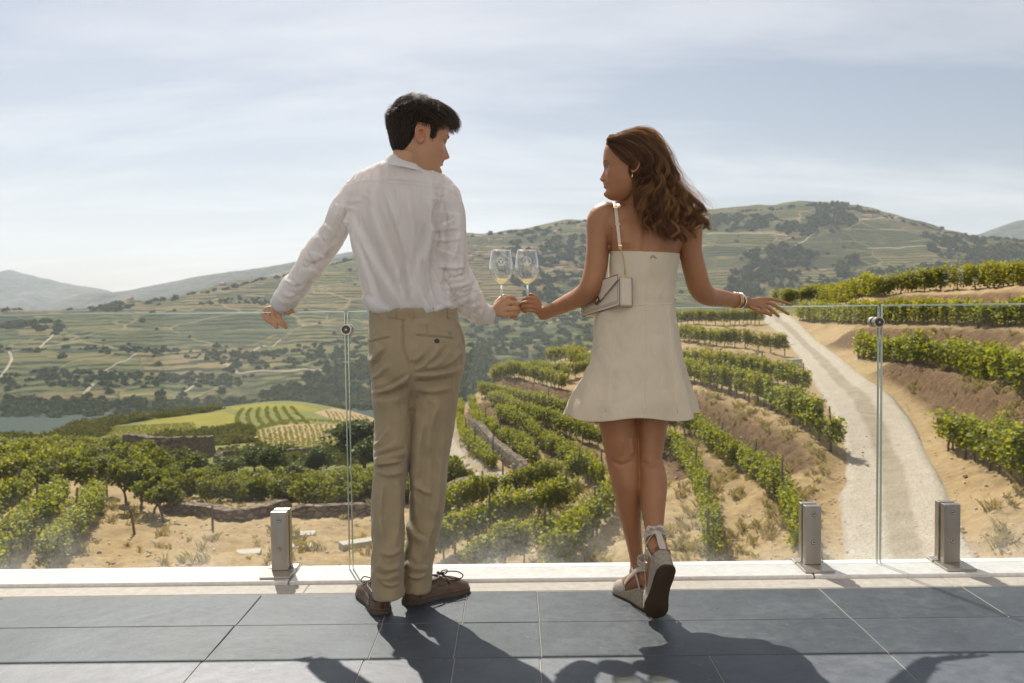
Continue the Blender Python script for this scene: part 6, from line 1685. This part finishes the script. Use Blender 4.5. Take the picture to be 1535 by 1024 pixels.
# ---- hair
capw, (hq, hn, hm) = hair_cap(HW4, True, MAT_CAP_W, woman, .007); bcap = bvh_of(capw.data)
r = np.random.default_rng(21)
LEFT_ = [(911, 215), (924, 229), (938, 241), (950, 249), (955, 266), (957, 292), (967, 328), (984, 358)]
MID_ = [(910, 210), (944, 206), (978, 232), (984, 262), (990, 292), (1000, 322), (1010, 345), (1018, 364)]
RIGHT_ = [(914, 204), (968, 195), (995, 224), (1004, 252), (1021, 280), (1042, 303), (1056, 322), (1057, 343)]
YC = [3.19, 3.19, 3.20, 3.19, 3.165, 3.14, 3.13, 3.125]; DEP = [.050, .070, .088, .080, .060, .045, .040, .036]
ctl = [np.column_stack([catmull(np.array(q, float), 6)]) for q in (LEFT_, MID_, RIGHT_)]
YC_AMP = .0055
yc, dep = catmull(np.column_stack([YC, DEP]), 6).T
nk = len(yc)
def lock(u, v, wav, ph, amp, ln=1.0, cut=0):
    """centre line of one lock: u 0..1 from the face side to the wind side, v -1..1 far to near"""
    t = np.linspace(0, 1, nk)
    a = ctl[0] * (1 - 2 * u) + ctl[1] * 2 * u if u < .5 else ctl[1] * (2 - 2 * u) + ctl[2] * (2 * u - 1)
    ww = np.clip((t - .22) / .3, 0, 1) * amp
    a = a + np.column_stack([np.sin(t * wav + ph) * ww, np.cos(t * wav * .9 + ph) * ww * .35])
    rim = math.sqrt(max(0., 1 - (2 * u - 1) ** 2 * .85))
    y = yc - dep * rim * v + np.cos(t * wav + ph + .8) * ww * .0014
    n = max(8, int(nk * ln)); out = []
    for k, ((px, py), yy) in enumerate(zip(a[:n], y[:n])):
        if v > -.2 and k < nk * .62:
            h = bcap.ray_cast(CAM, ray(px, py).normalized())
            if h[0] is not None: yy = min(yy, h[0].y - .0035 - .004 * max(v, 0))
        out.append(P(px, py, yy)[:])
    out = np.array(out); y_ = out[:, 1]
    if n > 8:
        ys = np.convolve(np.pad(y_, 2, 'edge'), np.ones(5) / 5, 'valid'); ys = np.minimum(ys, y_ + .002)
        cam_ = np.array(CAM); out = cam_ + (out - cam_) * (ys / y_)[:, None]
    return out
def resamp(c, k):
    L = np.concatenate([[0], np.cumsum(np.linalg.norm(np.diff(c, axis=0), axis=1))]); s = np.linspace(0, L[-1], k)
    return np.column_stack([np.interp(s, L, c[:, i]) for i in range(3)])
S = []; HL = []; K = 34
for q in range(210):
    u = np.clip(r.beta(1.05, 1.05), .0, 1.0); v = r.choice([r.uniform(.55, 1.08), r.uniform(-1, .6)], p=[.72, .28])
    top_lock = v > .9
    wav = 19 + 3 * math.sin(u * 9) + r.normal(0, .8); ph = 7.5 * u + 2.4 * math.sin(u * 17) + r.normal(0, .45)
    c = resamp(lock(u, v + (.10 if top_lock else 0), wav, ph, r.uniform(8.0, 12.5), r.uniform(.78, 1.0)), K)
    t = np.linspace(0, 1, K); T = np.gradient(c, axis=0); T /= np.linalg.norm(T, axis=1)[:, None]
    e1 = np.cross(T, (0, -1, .2)); e1 /= np.linalg.norm(e1, axis=1)[:, None]; e2 = np.cross(T, e1)
    rad = .0062 * (.7 + .6 * np.sin(np.pi * np.clip(t * .9 + .05, 0, 1))) * (1 - .60 * t ** 3)
    tw = r.uniform(-5, 5); hl = v > .6 and r.uniform() < .34
    for k in range(40):
        a0, rr = r.uniform(0, 6.28), math.sqrt(r.uniform(0, 1))
        an = a0 + tw * t * .5
        j = np.cumsum(r.normal(0, .00042, (K, 3)), axis=0)
        (HL if hl and rr > .3 else S).append(c + (e1 * np.cos(an)[:, None] + e2 * np.sin(an)[:, None]) * (rad * rr)[:, None] + j)
# fine flyaway hairs at crown and along the wind side
FLY = []
for q in range(460):
    u = r.choice([r.uniform(.8, 1.1), r.uniform(0, 1)], p=[.6, .4])
    c = resamp(lock(u, r.uniform(.6, 1.1), r.uniform(8, 20), r.uniform(0, 6.28), r.uniform(4, 11), r.uniform(.55, 1.0)), K)
    t = np.linspace(0, 1, K)[:, None]
    FLY.append(c + t * r.normal(0, 1, 3) * [.016, .01, .012] + np.cumsum(r.normal(0, .0010, (K, 3)), axis=0))
hair_curves('hair_strands', S, .00050, MAT_HAIR_W, capw)
hair_curves('hair_highlights', HL + FLY, .00048, MAT_HAIR_H, capw)
# dense inner mass that the locks lie on
g = Geo()
for u in np.linspace(.16, .84, 8):
    c = lock(u, -.25, 16, u * 9, 2.0, .86); n = len(c); t = np.linspace(0, 1, n)
    g.tube(c[14:], (.021 * np.sin(np.pi * (.18 + .77 * t)) ** .6 + .002)[14:], 12)
im = remesh(g.mesh('hair_mass'), .005, 4); link('hair_mass', im, MAT_CAP_W, capw)

# ---- dress: bodice and flared skirt with thickness
rows = [(966, 380, 3.232, 52.0, .0955), (966, 386, 3.232, 52.0, .0955), (964, 400, 3.232, 51.0, .095), (961.5, 424, 3.232, 50.0, .093), (958.5, 443, 3.23, 52.0, .095), (957, 454, 3.23, 53.5, .097), (953, 480, 3.228, 61, .108), (952, 510, 3.225, 67, .120), (952, 540, 3.22, 72, .132), (949, 575, 3.215, 85, .150), (947, 600, 3.21, 95, .163), (945.5, 621, 3.208, 101, .170)]
q = catmull(np.array(rows, float), 7); ang = np.linspace(0, 2 * np.pi, 180, endpoint=False)
rings = []; m = len(q)
for i, (px, py, Yc, hw, b) in enumerate(q):
    c = P(px, py, Yc); w = hw * Yc / FPX; s = np.clip((py - 470) / 150, 0, 1)
    rip = 1 + s ** 1.6 * (.040 * np.sin(ang * 7 + 1.0) + .025 * np.sin(ang * 11 + 2.2 + s))
    e = 2 / 2.2; ca = np.sign(np.cos(ang)) * np.abs(np.cos(ang)) ** e; sa = np.sign(np.sin(ang)) * np.abs(np.sin(ang)) ** e
    top = np.clip((392 - py) / 12, 0, 1)
    z = c.z + top * (.006 * np.cos(ang) * -1.0 + .012 * np.clip(np.sin(ang), 0, 1)) - s * .008 * np.sin(ang * 5)
    rings.append(np.stack([c.x + w * ca * rip, c.y + b * sa * rip, z], 1))
g = Geo(); g.rings(rings, cap=False)
dm = g.mesh('dress'); dm = apply_mods(dm, [('SUBSURF', dict(levels=1, render_levels=1))])
cloth_noise(dm, (7, 7, 3.2), .0060, 5.0, 3); cloth_noise(dm, (19, 19, 13), .0016, 2.0, 2, True)
fold(dm, [([(975, 391), (973, 420), (970, 452), (969, 480), (968, 540), (966, 632)], 1.5, -1.6, 0, 1), ([(905, 458), (950, 457), (1012, 456)], 1.5, -2.2, 0, 1), ([(1012, 452), (995, 444), (978, 455)], 3.5, 4, 1), ([(1010, 440), (990, 436), (974, 446)], 3, 3, -1), ([(1012, 425), (995, 415), (978, 418)], 4, 3), ([(950, 400), (955, 420), (948, 440)], 5, 3), ([(924, 480), (918, 540), (906, 620)], 2, 2.4, 0, 1), ([(1002, 470), (1010, 540), (1016, 625)], 2, 2.4, 0, 1),
          ([(925, 556), (945, 551), (966, 550)], 1.6, -1.6), ([(930, 566), (950, 562), (968, 561)], 1.8, 1.6), ([(970, 570), (985, 566), (1000, 560)], 1.8, 1.8), ([(940, 585), (960, 580), (985, 583)], 1.8, -1.6), ([(972, 590), (990, 588), (1008, 595)], 1.8, 1.5), ([(918, 600), (940, 596), (958, 603)], 2, 1.6), ([(978, 545), (992, 538), (1004, 526)], 2.6, 2.2), ([(972, 520), (990, 505), (1010, 490)], 3.5, 2.6), ([(922, 405), (935, 415), (958, 412)], 2.5, 2), ([(925, 440), (945, 436), (962, 428)], 2.5, 2),
          ([(890, 500), (884, 540), (870, 590)], 6, 7, 1), ([(905, 490), (898, 540), (885, 600)], 5, -5), ([(1018, 530), (1026, 570), (1036, 610)], 4, 6, -1), ([(940, 560), (960, 580), (950, 610)], 6, 3), ([(985, 560), (1000, 580), (990, 612)], 6, 3)])
dm = apply_mods(dm, [('SOLIDIFY', dict(thickness=.0022, offset=-1.0))])
dress = link('dress', dm, MAT_DRESS, woman); bd_ = bvh_of(dm)
for s_ in ([(975, 388), (973, 420), (970, 452), (969, 480), (968, 540), (966, 632)], [(940, 457), (960, 457), (985, 456.5), (1010, 455.5)], [(925, 482), (918, 540), (907, 618)], [(1001, 462), (1009, 540), (1016, 620)]):
    g = Geo(); g.tube(stitch(bd_, s_, .0005, 8, 3.13), .0015, 6); link('seam', g.mesh('seam'), MAT_SEAM, dress)
g = Geo(); hem_ = [Vector(v) for v in rings[0]]; g.tube(hem_ + [hem_[0]], .0018, 6); link('neckline', g.mesh('neckline'), MAT_DRESS, dress)
c = on(bd_, 980, 388, .001); g = Geo(); g.tube([c + Vector((-.012, 0, .000)), c + Vector((-.004, 0, .010)), c + Vector((.010, 0, .001))], [.002, .004, .002], 8, smooth=3, flat=.3); link('zip_tab', g.mesh('zip_tab'), simple('grey_tab', (.30, .28, .27), .6), dress)

# ---- wedge espadrilles
def wedge(Mx, bow, side):
    s = empty('shoe', Mx.translation); s.parent = woman; s.matrix_parent_inverse = woman.matrix_world.inverted(); bpy.context.view_layer.update()
    org = Mx.translation.copy()
    def sub(name, me, mat):
        o_ = bpy.data.objects.new(name, me); COL.objects.link(o_); me.materials.append(mat); o_.parent = s; o_.matrix_parent_inverse = Matrix.Translation(-org); return o_
    Wf = lambda x, y, z: Mx @ Vector((x, y, z))
    xs = np.linspace(0, .245, 40)
    w = np.interp(xs, [0, .008, .025, .06, .10, .14, .18, .21, .232, .242, .245], [.012, .023, .0305, .032, .0305, .033, .040, .040, .030, .016, .006])
    o = np.interp(xs, [0, .1, .17, .245], [0, -.003, -.002, .008]) * side
    top = np.interp(xs, [0, .03, .07, .12, .17, .20, .245], [.076, .075, .066, .044, .026, .022, .024])
    top = np.convolve(np.pad(top, 2, 'edge'), np.ones(5) / 5, 'valid')
    def slab(z0f, z1f, grow, name, mat, nz=5):
        loop = np.concatenate([np.column_stack([xs, o + w + grow, np.arange(40)]), np.column_stack([xs, o - w - grow, np.arange(40)])[::-1]])
        g = Geo(); rg = []; rope = []
        for k in range(nz):
            t = k / (nz - 1); z = z0f(loop[:, 2].astype(int)) * (1 - t) + z1f(loop[:, 2].astype(int)) * t
            kk = .97 if k in (0, nz - 1) else 1.0
            lx = .1225 + (loop[:, 0] - .1225) * (1 + grow / .12) * kk
            rg.append(np.array([Wf(a, b * kk, c_)[:] for a, b, c_ in zip(lx, loop[:, 1], z)])); rope.append(z * 2 * np.pi / .0062)
        g.rings(rg); me = g.mesh(name); set_attr(me, 'rope', np.concatenate(rope)); sub(name, me, mat)
    slab(lambda i: np.full(len(i), .0), lambda i: np.full(len(i), .0065), .0015, 'outsole', MAT_OUTSOLE, 4)
    slab(lambda i: np.full(len(i), .0065), lambda i: top[i], 0.0, 'rope_wedge', MAT_ROPE, 8)
    # toe cap
    g = Geo(); rings = []
    for x in np.linspace(.150, .243, 16):
        ww, oo, tt = np.interp(x, xs, w), np.interp(x, xs, o), np.interp(x, xs, top); a = np.linspace(0, np.pi, 20)
        hh = np.interp(x, [.150, .19, .225, .243], [.062, .048, .034, .012])
        out = [(oo + (ww - .001) * np.sign(math.cos(b)) * abs(math.cos(b)) ** .8, tt - .006 + hh * math.sin(b) ** .8) for b in a]
        inn = [(oo + (ww - .005) * math.cos(b), tt - .006 + max(hh - .004, .003) * math.sin(b)) for b in a[::-1]]
        rings.append(np.array([Wf(x, y, z)[:] for y, z in out + inn]))
    g.rings(rings); sub('toe_cap', g.mesh('toe_cap'), MAT_CANVAS)
    # heel counter with the ankle opening, crossed ribbons, bow
    g = Geo(); rb = lambda pts, r_=.0085: g.tube([Wf(*p) for p in pts], r_, 10, smooth=5, flat=.16, up=tuple((Mx.to_3x3() @ Vector((-1, 0, .1)))))
    for sg in (1, -1):
        g.tube([Wf(.150, sg * .030, .058), Wf(.115, sg * .036, .085), Wf(.080, sg * .037, .112), Wf(.045, sg * .034, .138), Wf(.010, sg * .018, .150), Wf(.002, 0, .152)], .0085, 10, smooth=4, flat=.17, up=tuple(Mx.to_3x3() @ Vector((0, sg, .25))))
        g.tube([Wf(.040, sg * .031, .070), Wf(.038, sg * .036, .092), Wf(.052, sg * .037, .115), Wf(.085, sg * .033, .125), Wf(.110, sg * .018, .118), Wf(.118, 0, .112)], .0080, 10, smooth=4, flat=.17, up=tuple(Mx.to_3x3() @ Vector((0, sg, .25))))
        g.tube([Wf(.000, sg * .004, .074), Wf(-.001, sg * .005, .095), Wf(-.002, sg * .004, .125), Wf(.000, sg * .004, .152)], .0075, 10, smooth=4, flat=.2, up=tuple(Mx.to_3x3() @ Vector((-1, 0, 0))))
    an = np.linspace(0, 2 * np.pi, 20)
    for z, rr in ((.158, .0375), (.171, .0368)): g.tube([Wf(.034 + rr * math.cos(a), rr * math.sin(a) * .95, z + .006 * math.cos(a)) for a in an], .0062, 10, flat=.2, up=tuple(Mx.to_3x3() @ Vector((-1, 0, 0))))
    sub('ankle_ribbon', g.mesh('ankle_ribbon'), MAT_CANVAS)
    if bow:
        g = Geo(); k0 = Wf(-.004, -.012 * side, .166)
        B = Mx.to_3x3(); up = B @ Vector((-1, 0, 0))
        sd_ = Vector((1, 0, 0))
        g.ellipsoid(k0, (.008, .008, .008))
        g.tube([k0, k0 + sd_ * .018 + Vector((0, -.01, .010)), k0 + sd_ * .034 + Vector((0, -.012, .002)), k0 + sd_ * .034 + Vector((0, -.010, -.012)), k0 + sd_ * .020 + Vector((0, -.008, -.012)), k0], .0065, 10, smooth=5, flat=.25, up=tuple(up))
        g.tube([k0, k0 + Vector((-.016, -.01, .008)), k0 + Vector((-.024, -.012, -.004)), k0 + Vector((-.014, -.009, -.010)), k0], .006, 10, smooth=5, flat=.25, up=tuple(up))
        g.tube([k0, k0 + Vector((.012, -.008, -.024)), k0 + Vector((.016, -.006, -.044))], .0058, 10, smooth=5, flat=.2, up=tuple(up))
        sub('bow', g.mesh('bow'), MAT_CANVAS)
wedge(Lm, False, 1); wedge(Rm, True, -1)

# ---- wristwatch and bangle
def bracelet(px, py, Y, hw, b, dirpx, r_, mat, name, parent, flat=1.0):
    tmp = Geo(); rg = px_loft(tmp, [(px - dirpx[0], py - dirpx[1], Y - .01, hw, b), (px, py, Y, hw, b), (px + dirpx[0], py + dirpx[1], Y + .01, hw, b)], 1, 40, cap0=False, cap1=False)[1]
    g = Geo(); g.tube([Vector(v) for v in rg] + [Vector(rg[0])], r_, 8, flat=flat); return link(name, g.mesh(name), mat, parent), rg
bracelet(1102, 450.5, 3.462, 11.6, .031, (4, .8), .0024, MAT_GOLD, 'bangle', woman)
bracelet(1105, 450.8, 3.472, 11.2, .030, (4, .8), .0016, MAT_GOLD, 'bangle', woman)
wt_, rg = bracelet(1109, 451.5, 3.485, 10.6, .0275, (4, .8), .0060, MAT_SILVER, 'wristwatch', woman, .3)
c = P(1110.5, 445.5, 3.462); bm = bmesh.new(); d_ = Vector((.15, -.72, .68)).normalized()
add_cyl(bm, c - d_ * .003, c + d_ * .004, .0125, 8); link('watch_case', bm_mesh('watch_case', bm), MAT_SILVER, wt_)
bm = bmesh.new(); add_cyl(bm, c + d_ * .0038, c + d_ * .0046, .0100, 24); link('watch_dial', bm_mesh('watch_dial', bm), simple('watch_dial', (.55, .55, .58), .2), wt_)

# ================================================================ HANDBAG
bag = empty('handbag', P(905, 470, 3.15))
tag(bag, 'small pale leather flap handbag with dark edges hanging from the shoulder of the woman', 'handbag')
BL, BR, TR_, = P(872.5, 474.5, 3.30), P(929, 457.5, 3.09), P(934.5, 411.5, 3.09)
ax = (BR - BL); Lb = ax.length; ax.normalize(); uy = (TR_ - BR); uy = uy - ax * uy.dot(ax); Hb = uy.length; uy.normalize(); dz = ax.cross(uy)
if dz.x < 0: dz = -dz
Bm = lambda a, u, d: BL + ax * a + uy * u + dz * d
DB = .050
def bag_loft(outline, d0, d1, name, mat, parent, bev=.004):
    g = Geo(); cen = np.mean(np.array(outline), 0); rg = []
    for d, k in ((d0, .96), (d0 + bev, 1), (d1 - bev, 1), (d1, .96)):
        rg.append(np.array([Bm(*(cen + (np.array(p) - cen) * k), d)[:] for p in outline]))
    g.rings(rg); return link(name, g.mesh(name, False), mat, parent)
def rr(a0, u0, a1, u1, r_=.008, n=4):
    pts = []
    for cx, cy, s in ((a1 - r_, u1 - r_, 0), (a0 + r_, u1 - r_, 90), (a0 + r_, u0 + r_, 180), (a1 - r_, u0 + r_, 270)):
        for k in range(n + 1): a = R(s + 90 * k / n); pts.append((cx + r_ * math.cos(a), cy + r_ * math.sin(a)))
    return pts
shell = bag_loft(rr(0, 0, Lb, Hb * .98), .004, DB, 'shell', MAT_BAG, bag)
back_ = bag_loft(rr(-.001, -.001, Lb + .001, Hb + .001), DB - .004, DB + .002, 'back_panel', MAT_BAG, bag, .002)
front = bag_loft(rr(-.001, -.001, Lb + .001, Hb * .93), -.001, .005, 'front_panel', MAT_BAG, bag, .002)
FL = [(Lb, Hb + .004), (0, Hb + .004), (0, Hb * .80), (Lb * .34, Hb * .40), (Lb * .40, Hb * .34), (Lb * .56, Hb * .34), (Lb * .62, Hb * .40), (Lb, Hb * .86)]
flap = bag_loft(FL, -.0075, -.0015, 'flap', MAT_BAG, bag, .0015)
pk = bag_loft(rr(.03, Hb * .16, Lb - .012, Hb * .28, .006), -.004, -.001, 'pocket_welt', MAT_BAG, bag, .001)
def piping(outline, d, parent, r_=.0011):
    g = Geo(); q = [Bm(a, u, d) for a, u in outline]; g.tube(q + [q[0]], r_, 6); link('edge_piping', g.mesh('edge_piping'), MAT_BAGEDGE, parent)
piping(rr(-.001, -.001, Lb + .001, Hb * .93), -.001, front); piping(rr(-.001, -.001, Lb + .001, Hb + .001), DB + .001, back_); piping(FL, -.0075, flap, .0012)
piping(rr(.010, .010, Lb - .010, Hb * .84, .010), -.0012, front, .0006)
g = Geo()
cl = Bm(Lb * .48, Hb * .38, -.009); g.ellipsoid(cl, (.011, .006, .016), Matrix((ax, dz, uy)).transposed()); link('clasp', g.mesh('clasp'), MAT_GOLD, flap)
g = Geo(); g.tube([cl + uy * .014, cl + ax * .014 - dz * .004, cl - uy * .016 - dz * .004, cl - ax * .006 - dz * .003], .0030, 8, smooth=4); link('clasp_ring', g.mesh('clasp_ring'), MAT_BAGEDGE, flap)
g = Geo(); k0 = Bm(Lb - .004, Hb - .002, DB * .5); g.tube([k0 + Vector((math.cos(a) * .007, 0, math.sin(a) * .007)) for a in np.linspace(0, 6.28, 16)], .0018, 8); link('strap_ring', g.mesh('strap_ring'), MAT_GOLD, bag)
# chain of links, then the leather strap over the shoulder
ch = stitch(bb, [(937, 407), (935.5, 395), (933, 382), (930.5, 373)], .010, 8, 3.12); ch = [k0 + Vector((0, 0, .006))] + ch
Lc = np.concatenate([[0], np.cumsum([(b - a).length for a, b in zip(ch[:-1], ch[1:])])]); ns = int(Lc[-1] / .0052)
cp = np.column_stack([np.interp(np.linspace(0, Lc[-1], ns), Lc, [c_[i] for c_ in ch]) for i in range(3)])
g = Geo()
for i in range(ns - 1):
    a, b = Vector(cp[i]), Vector(cp[i + 1]); t = (b - a).normalized(); n_ = t.cross(Vector((0, 1, 0))).normalized(); m_ = t.cross(n_)
    e_ = n_ if i % 2 else m_
    g.tube([(a + b) / 2 + t * .0040 * math.cos(k) + e_ * .0022 * math.sin(k) for k in np.linspace(0, 6.28, 9)], .0008, 5)
link('chain', g.mesh('chain'), MAT_GOLD, bag)
sp = stitch(bb, [(930, 374), (928, 355), (925.8, 336), (923.8, 318), (922, 305.5)], .0035, 6, 3.18)
top_ = sp[-1]; sp += [top_ + Vector((-.004, .020, .010)), top_ + Vector((-.008, .060, .004)), top_ + Vector((-.012, .085, -.03)), top_ + Vector((-.014, .098, -.10))]
g = Geo(); g.tube(sp, .0064, 12, flat=.26, up=(0, -1, .2)); link('strap', g.mesh('strap'), MAT_BAG, bag)
for (px, py), w_ in (((925.9, 336), .0085), ((922.6, 311), .0085), ((929.4, 368), .0070)):
    c = on(bb, px, py, .0065, 3.18); bm = bmesh.new(); add_box(bm, c, (w_ * 2, .004, .007), Matrix.Rotation(R(6), 3, 'Y'), .0012, 2); link('strap_keeper', bm_mesh('strap_keeper', bm), MAT_BAG if py < 360 and py > 320 else MAT_GOLD, bag)

# ================================================================ WINE GLASSES
M = Mat('wine_glass')
fac = M.n('ShaderNodeLayerWeight', {'Blend': .5}).outputs['Facing']
tr = M.n('ShaderNodeBsdfTransparent'); M.set(tr.inputs[0], M.mix(M.math('POWER', fac, 3.0), (.985, .99, .99), (.72, .75, .76)))
gl = M.n('ShaderNodeBsdfGlossy', {'Color': (1, 1, 1), 'Roughness': .03}); m1 = M.n('ShaderNodeMixShader'); M.set(m1.inputs[0], M.math('ADD', M.math('MULTIPLY', M.math('POWER', fac, 2.3), .95), .03)); M.t.links.new(tr.outputs[0], m1.inputs[1]); M.t.links.new(gl.outputs[0], m1.inputs[2])
MAT_CRYSTAL = M.surf(m1)
MAT_STEM = (lambda M: M.surf(M.n('ShaderNodeBsdfGlass', {'Color': (.97, .98, .98), 'Roughness': .02, 'IOR': 1.45})))(Mat('glass_stem'))
M = Mat('white_wine'); wt1 = M.n('ShaderNodeBsdfTransparent', {'Color': (.985, .93, .66)}); wg = M.n('ShaderNodeBsdfGlossy', {'Roughness': .03}); wd = M.n('ShaderNodeBsdfTranslucent', {'Color': (.95, .83, .52)})
mA = M.n('ShaderNodeMixShader', {0: .30}); M.t.links.new(wt1.outputs[0], mA.inputs[1]); M.t.links.new(wd.outputs[0], mA.inputs[2])
mB = M.n('ShaderNodeMixShader'); M.set(mB.inputs[0], M.math('MULTIPLY', M.math('POWER', M.n('ShaderNodeLayerWeight', {'Blend': .5}).outputs['Facing'], 4.0), .6)); M.t.links.new(mA.outputs[0], mB.inputs[1]); M.t.links.new(wg.outputs[0], mB.inputs[2])
MAT_WINE = M.surf(mB)
M = Mat('glass_rim'); a_ = M.n('ShaderNodeBsdfGlossy', {'Color': (1, 1, 1), 'Roughness': .25}); b_ = M.n('ShaderNodeBsdfTranslucent', {'Color': (.9, .92, .93)}); c_ = M.n('ShaderNodeMixShader', {0: .5}); M.t.links.new(a_.outputs[0], c_.inputs[1]); M.t.links.new(b_.outputs[0], c_.inputs[2]); MAT_RIM = M.surf(c_)
MAT_ETCH = simple('etched_white', (.86, .87, .88), .8); MAT_ETCHD = simple('etched_dark', (.10, .11, .11), .7)
def wine_glass(px, rim_py, Y, label, letter, tilt):
    s = Y / FPX; c = P(px, 426.5, Y)                           # bottom of the bowl
    Mg = Matrix.Translation(c) @ Matrix.Rotation(R(tilt), 4, 'Y')
    e = empty('wine_glass', Mg @ Vector((0, 0, -.085))); tag(e, label, 'wine glass', 'wine glasses held up over the valley')
    a = np.linspace(0, 2 * np.pi, 56, endpoint=False)
    prof = catmull(np.array([(.0040, -.002), (.0130, .005), (.0290, .018), (.0405, .036), (.0452, .056), (.0450, .076), (.0420, .100), (.0385, .120), (.0366, .1300)]), 6)
    circ = lambda r_, z: np.array([(Mg @ Vector((r_ * math.cos(t), r_ * math.sin(t), z)))[:] for t in a])
    g = Geo(); g.rings([circ(r_, z) for r_, z in prof] + [circ(max(r_ - .0011, .001), z + (.0012 if i > 0 else 0)) for i, (r_, z) in enumerate(prof[::-1])])
    link('bowl', g.mesh('bowl'), MAT_CRYSTAL, e)
    g = Geo(); q = [Mg @ Vector((.0363 * math.cos(t), .0363 * math.sin(t), .1304)) for t in np.linspace(0, 2 * np.pi, 57)]; g.tube(q, .0010, 6); link('rim', g.mesh('rim'), MAT_RIM, e)
    g = Geo(); sp_ = catmull(np.array([(.034, -.0875), (.0340, -.0862), (.020, -.0845), (.008, -.0815), (.0042, -.074), (.0034, -.05), (.0034, -.02), (.0046, -.006), (.0070, .001)]), 5)
    g.rings([circ(.002, -.0875)] + [circ(r_, z) for r_, z in sp_]); link('stem', g.mesh('stem'), MAT_STEM, e)
    zl = .0215; pw = prof[(prof[:, 1] < zl)]; rl = np.interp(zl, prof[:, 1], prof[:, 0]) - .0016
    g = Geo(); g.rings([circ(.002, .0005)] + [circ(max(r_ - .0016, .002), z + .0012) for r_, z in pw[1:]] + [circ(rl, zl), circ(rl * .5, zl)]); link('wine', g.mesh('wine'), MAT_WINE, e)
    # etched seal: two rings round a vine leaf mark, with a short line of lettering below
    def sf(u, z, off=.0007):
        r_ = np.interp(z, prof[:, 1], prof[:, 0]) + off; t = -math.pi / 2 + u / r_; return Mg @ Vector((r_ * math.cos(t), r_ * math.sin(t), z))
    g = Geo(); zc = .0865
    for rad, w_ in ((.0165, .0006), (.0115, .0007)):
        g.tube([sf(rad * math.cos(t), zc + rad * math.sin(t)) for t in np.linspace(0, 6.2832, 40)], w_, 6)
    for t in np.linspace(0, 6.28, 26): g.tube([sf(.0132 * math.cos(t), zc + .0132 * math.sin(t)), sf(.0148 * math.cos(t), zc + .0148 * math.sin(t))], .00045, 5)
    if letter == 'V': st = [[(-.005, .007), (-.001, -.007), (.0015, -.007), (.0055, .007)], [(-.002, .004), (0, -.002), (.002, .004)]]
    else: st = [[(.0045 * math.cos(t), .0072 * math.sin(t)) for t in np.linspace(0, 6.28, 18)], [(-.001, .004), (-.001, -.004)], [(.0012, .003), (.0012, -.003)]]
    for q in st: g.tube([sf(u, zc + z) for u, z in q], .0010, 6)
    link('etched_seal', g.mesh('etched_seal'), MAT_ETCH, e)
    g = Geo(); zt = .0575; ux = -.0105
    gl_ = {'D': [[(0, 0), (0, 1), (.6, .8), (.6, .2), (0, 0)]], 'O': [[(.35 + .35 * math.cos(t), .5 + .5 * math.sin(t)) for t in np.linspace(0, 6.28, 10)]], 'C': [[(.7, .85), (.3, 1), (0, .5), (.3, 0), (.7, .15)]]}
    for chh in ('D', 'O', 'C'):
        for q in gl_[chh]: g.tube([sf(ux + u * .0062, zt + z * .0075) for u, z in q], .0007, 5)
        ux += .0078
    for zz_, hw in ((.0685, .013), (.0530, .010)): g.tube([sf(u, zz_ + .0008 * math.sin(u * 900)) for u in np.linspace(-hw, hw, 18)], .0005, 5)
    link('lettering', g.mesh('lettering'), MAT_ETCHD, e)
wine_glass(751.5, 377, 3.500, 'stemmed glass of white wine in the hand of the man in the white shirt', 'V', 0.0)
wine_glass(790.5, 377.5, 3.495, 'stemmed glass of white wine in the hand of the woman in the dress', 'D', -0.6)
